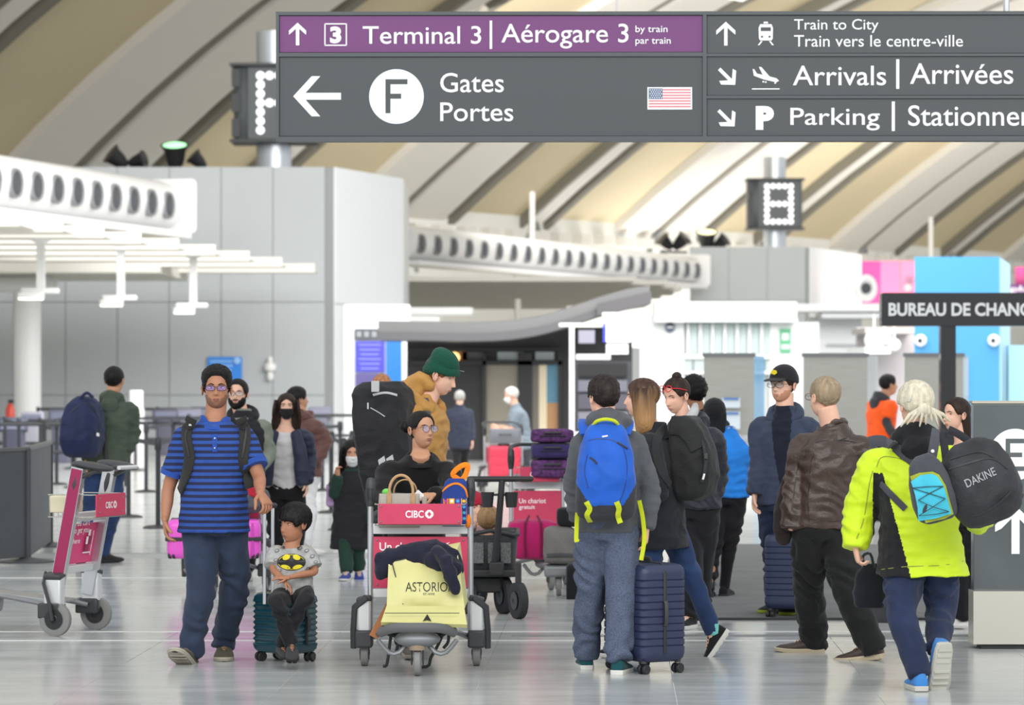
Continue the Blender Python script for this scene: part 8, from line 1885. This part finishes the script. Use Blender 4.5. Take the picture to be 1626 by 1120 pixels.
# ------------------------------------------------------------------ prints on clothes
bvt = D2['top_bvh']; tee = D2['t_shirt_o']
def blob(cx, cy, rx, ry, m, par, off, n=20, name='print', bvx=bvt, tilt=0., a0=0., a1=2*math.pi):
    pts = [(cx+rx*math.cos(u)*math.cos(tilt)-ry*math.sin(u)*math.sin(tilt), cy-(ry*math.sin(u)*math.cos(tilt)+rx*math.cos(u)*math.sin(tilt))) for u in np.linspace(a0, a1, n, endpoint=False)]
    q = [proj(bvx, x, y, off, 18.7)[0] for x, y in pts]; ce = proj(bvx, cx, cy, off+.0006, 18.7)[0]; mb = MB(); mb.add(q+[ce], [[i, (i+1) % n, n] for i in range(n)]); return mb.build(name, m, par, world=True, smooth=False)
em = blob(463, 893, 23, 13, mat('print_black', (24, 24, 24)), tee, .004, name='chest_emblem'); yel = mat('print_yellow', (222, 206, 44), .8)
blob(463, 893, 21.5, 11.6, yel, em, .0048, name='emblem_ring'); bk2 = blob(463, 893, 20.5, 10.6, mat('print_black', (24, 24, 24)), em, .0056, name='emblem_field')
for sx in (-1, 1):
    blob(463+sx*8, 885.5, 6, 4, yel, em, .0064, 12, 'emblem_patch', tilt=-sx*.3); blob(463+sx*9, 900.5, 7.5, 3.4, yel, em, .0064, 12, 'emblem_patch', tilt=sx*.25)
gd = mat('print_grey', (112, 112, 112), .9)
for (x, y, r_) in ((440, 875, 4), (450, 869, 3.5), (476, 871, 4.5), (487, 875, 4), (438, 890, 3.5), (496, 884, 4), (501, 893, 3.5), (445, 906, 3), (489, 903, 3)):
    o = blob(x, y, r_, r_*.7, gd, tee, .003, 10, 'printed_motif', tilt=.4); blob(x, y, r_*.6, r_*.35, mat('print_light', (176, 176, 174), .9), o, .0042, 8, 'motif_centre', tilt=.4)
# swoosh-like mark, sole patch

for pts, w_ in (([(1392, 742), (1400, 726), (1425, 728), (1450, 738)], .004), ([(1386, 748), (1380, 770), (1376, 800), (1370, 830), (1360, 856)], .004), ([(1400, 905), (1440, 900), (1500, 898), (1535, 890)], .004), ([(1500, 722), (1520, 718)], .004)):
    mb = MB(); drape(mb, bvj, pts, w_, .002, .002)
    if mb.n: mb.build('seam_piping', mat('piping_grey', (130, 140, 60), .6), D23['fluorescent_jacket_o'], world=True)
H = D23['H']; mb = MB()
for k in range(9):
    a_ = (k-4)*.16; mb.capsule(H.xf(np.array([(.012+a_*.04, .140, -.02), (.012+a_*.16, .150, -.055), (.012+a_*.24, .142, -.095-.012*(k % 3))])), [.012, .011, .004], 7)
mb.build('ponytail', MATS['hair_silver'], D23['root'], world=True, angle=0)
mb = MB(); mb.tube(H.xf(np.array([(.075, .085, .055), (.088, .075, .02), (.080, .095, .018), (.068, .105, .052), (.075, .085, .055)])), .0022, 5); mb.build('hair_clip', silver, D23['root'], world=True)
bvl = D22['top_bvh']
for pts in ([(1282, 706), (1310, 700), (1350, 700), (1378, 712)], [(1268, 735), (1262, 770), (1258, 810)], [(1292, 712), (1286, 750), (1283, 800), (1285, 828)], [(1284, 824), (1320, 829), (1368, 822)]):
    mb = MB(); drape(mb, bvl, pts, .005, .003, .001)
    if mb.n: mb.build('leather_seam', mat('leather_dark', (40, 28, 24), .5), D22['leather_jacket_o'], world=True)
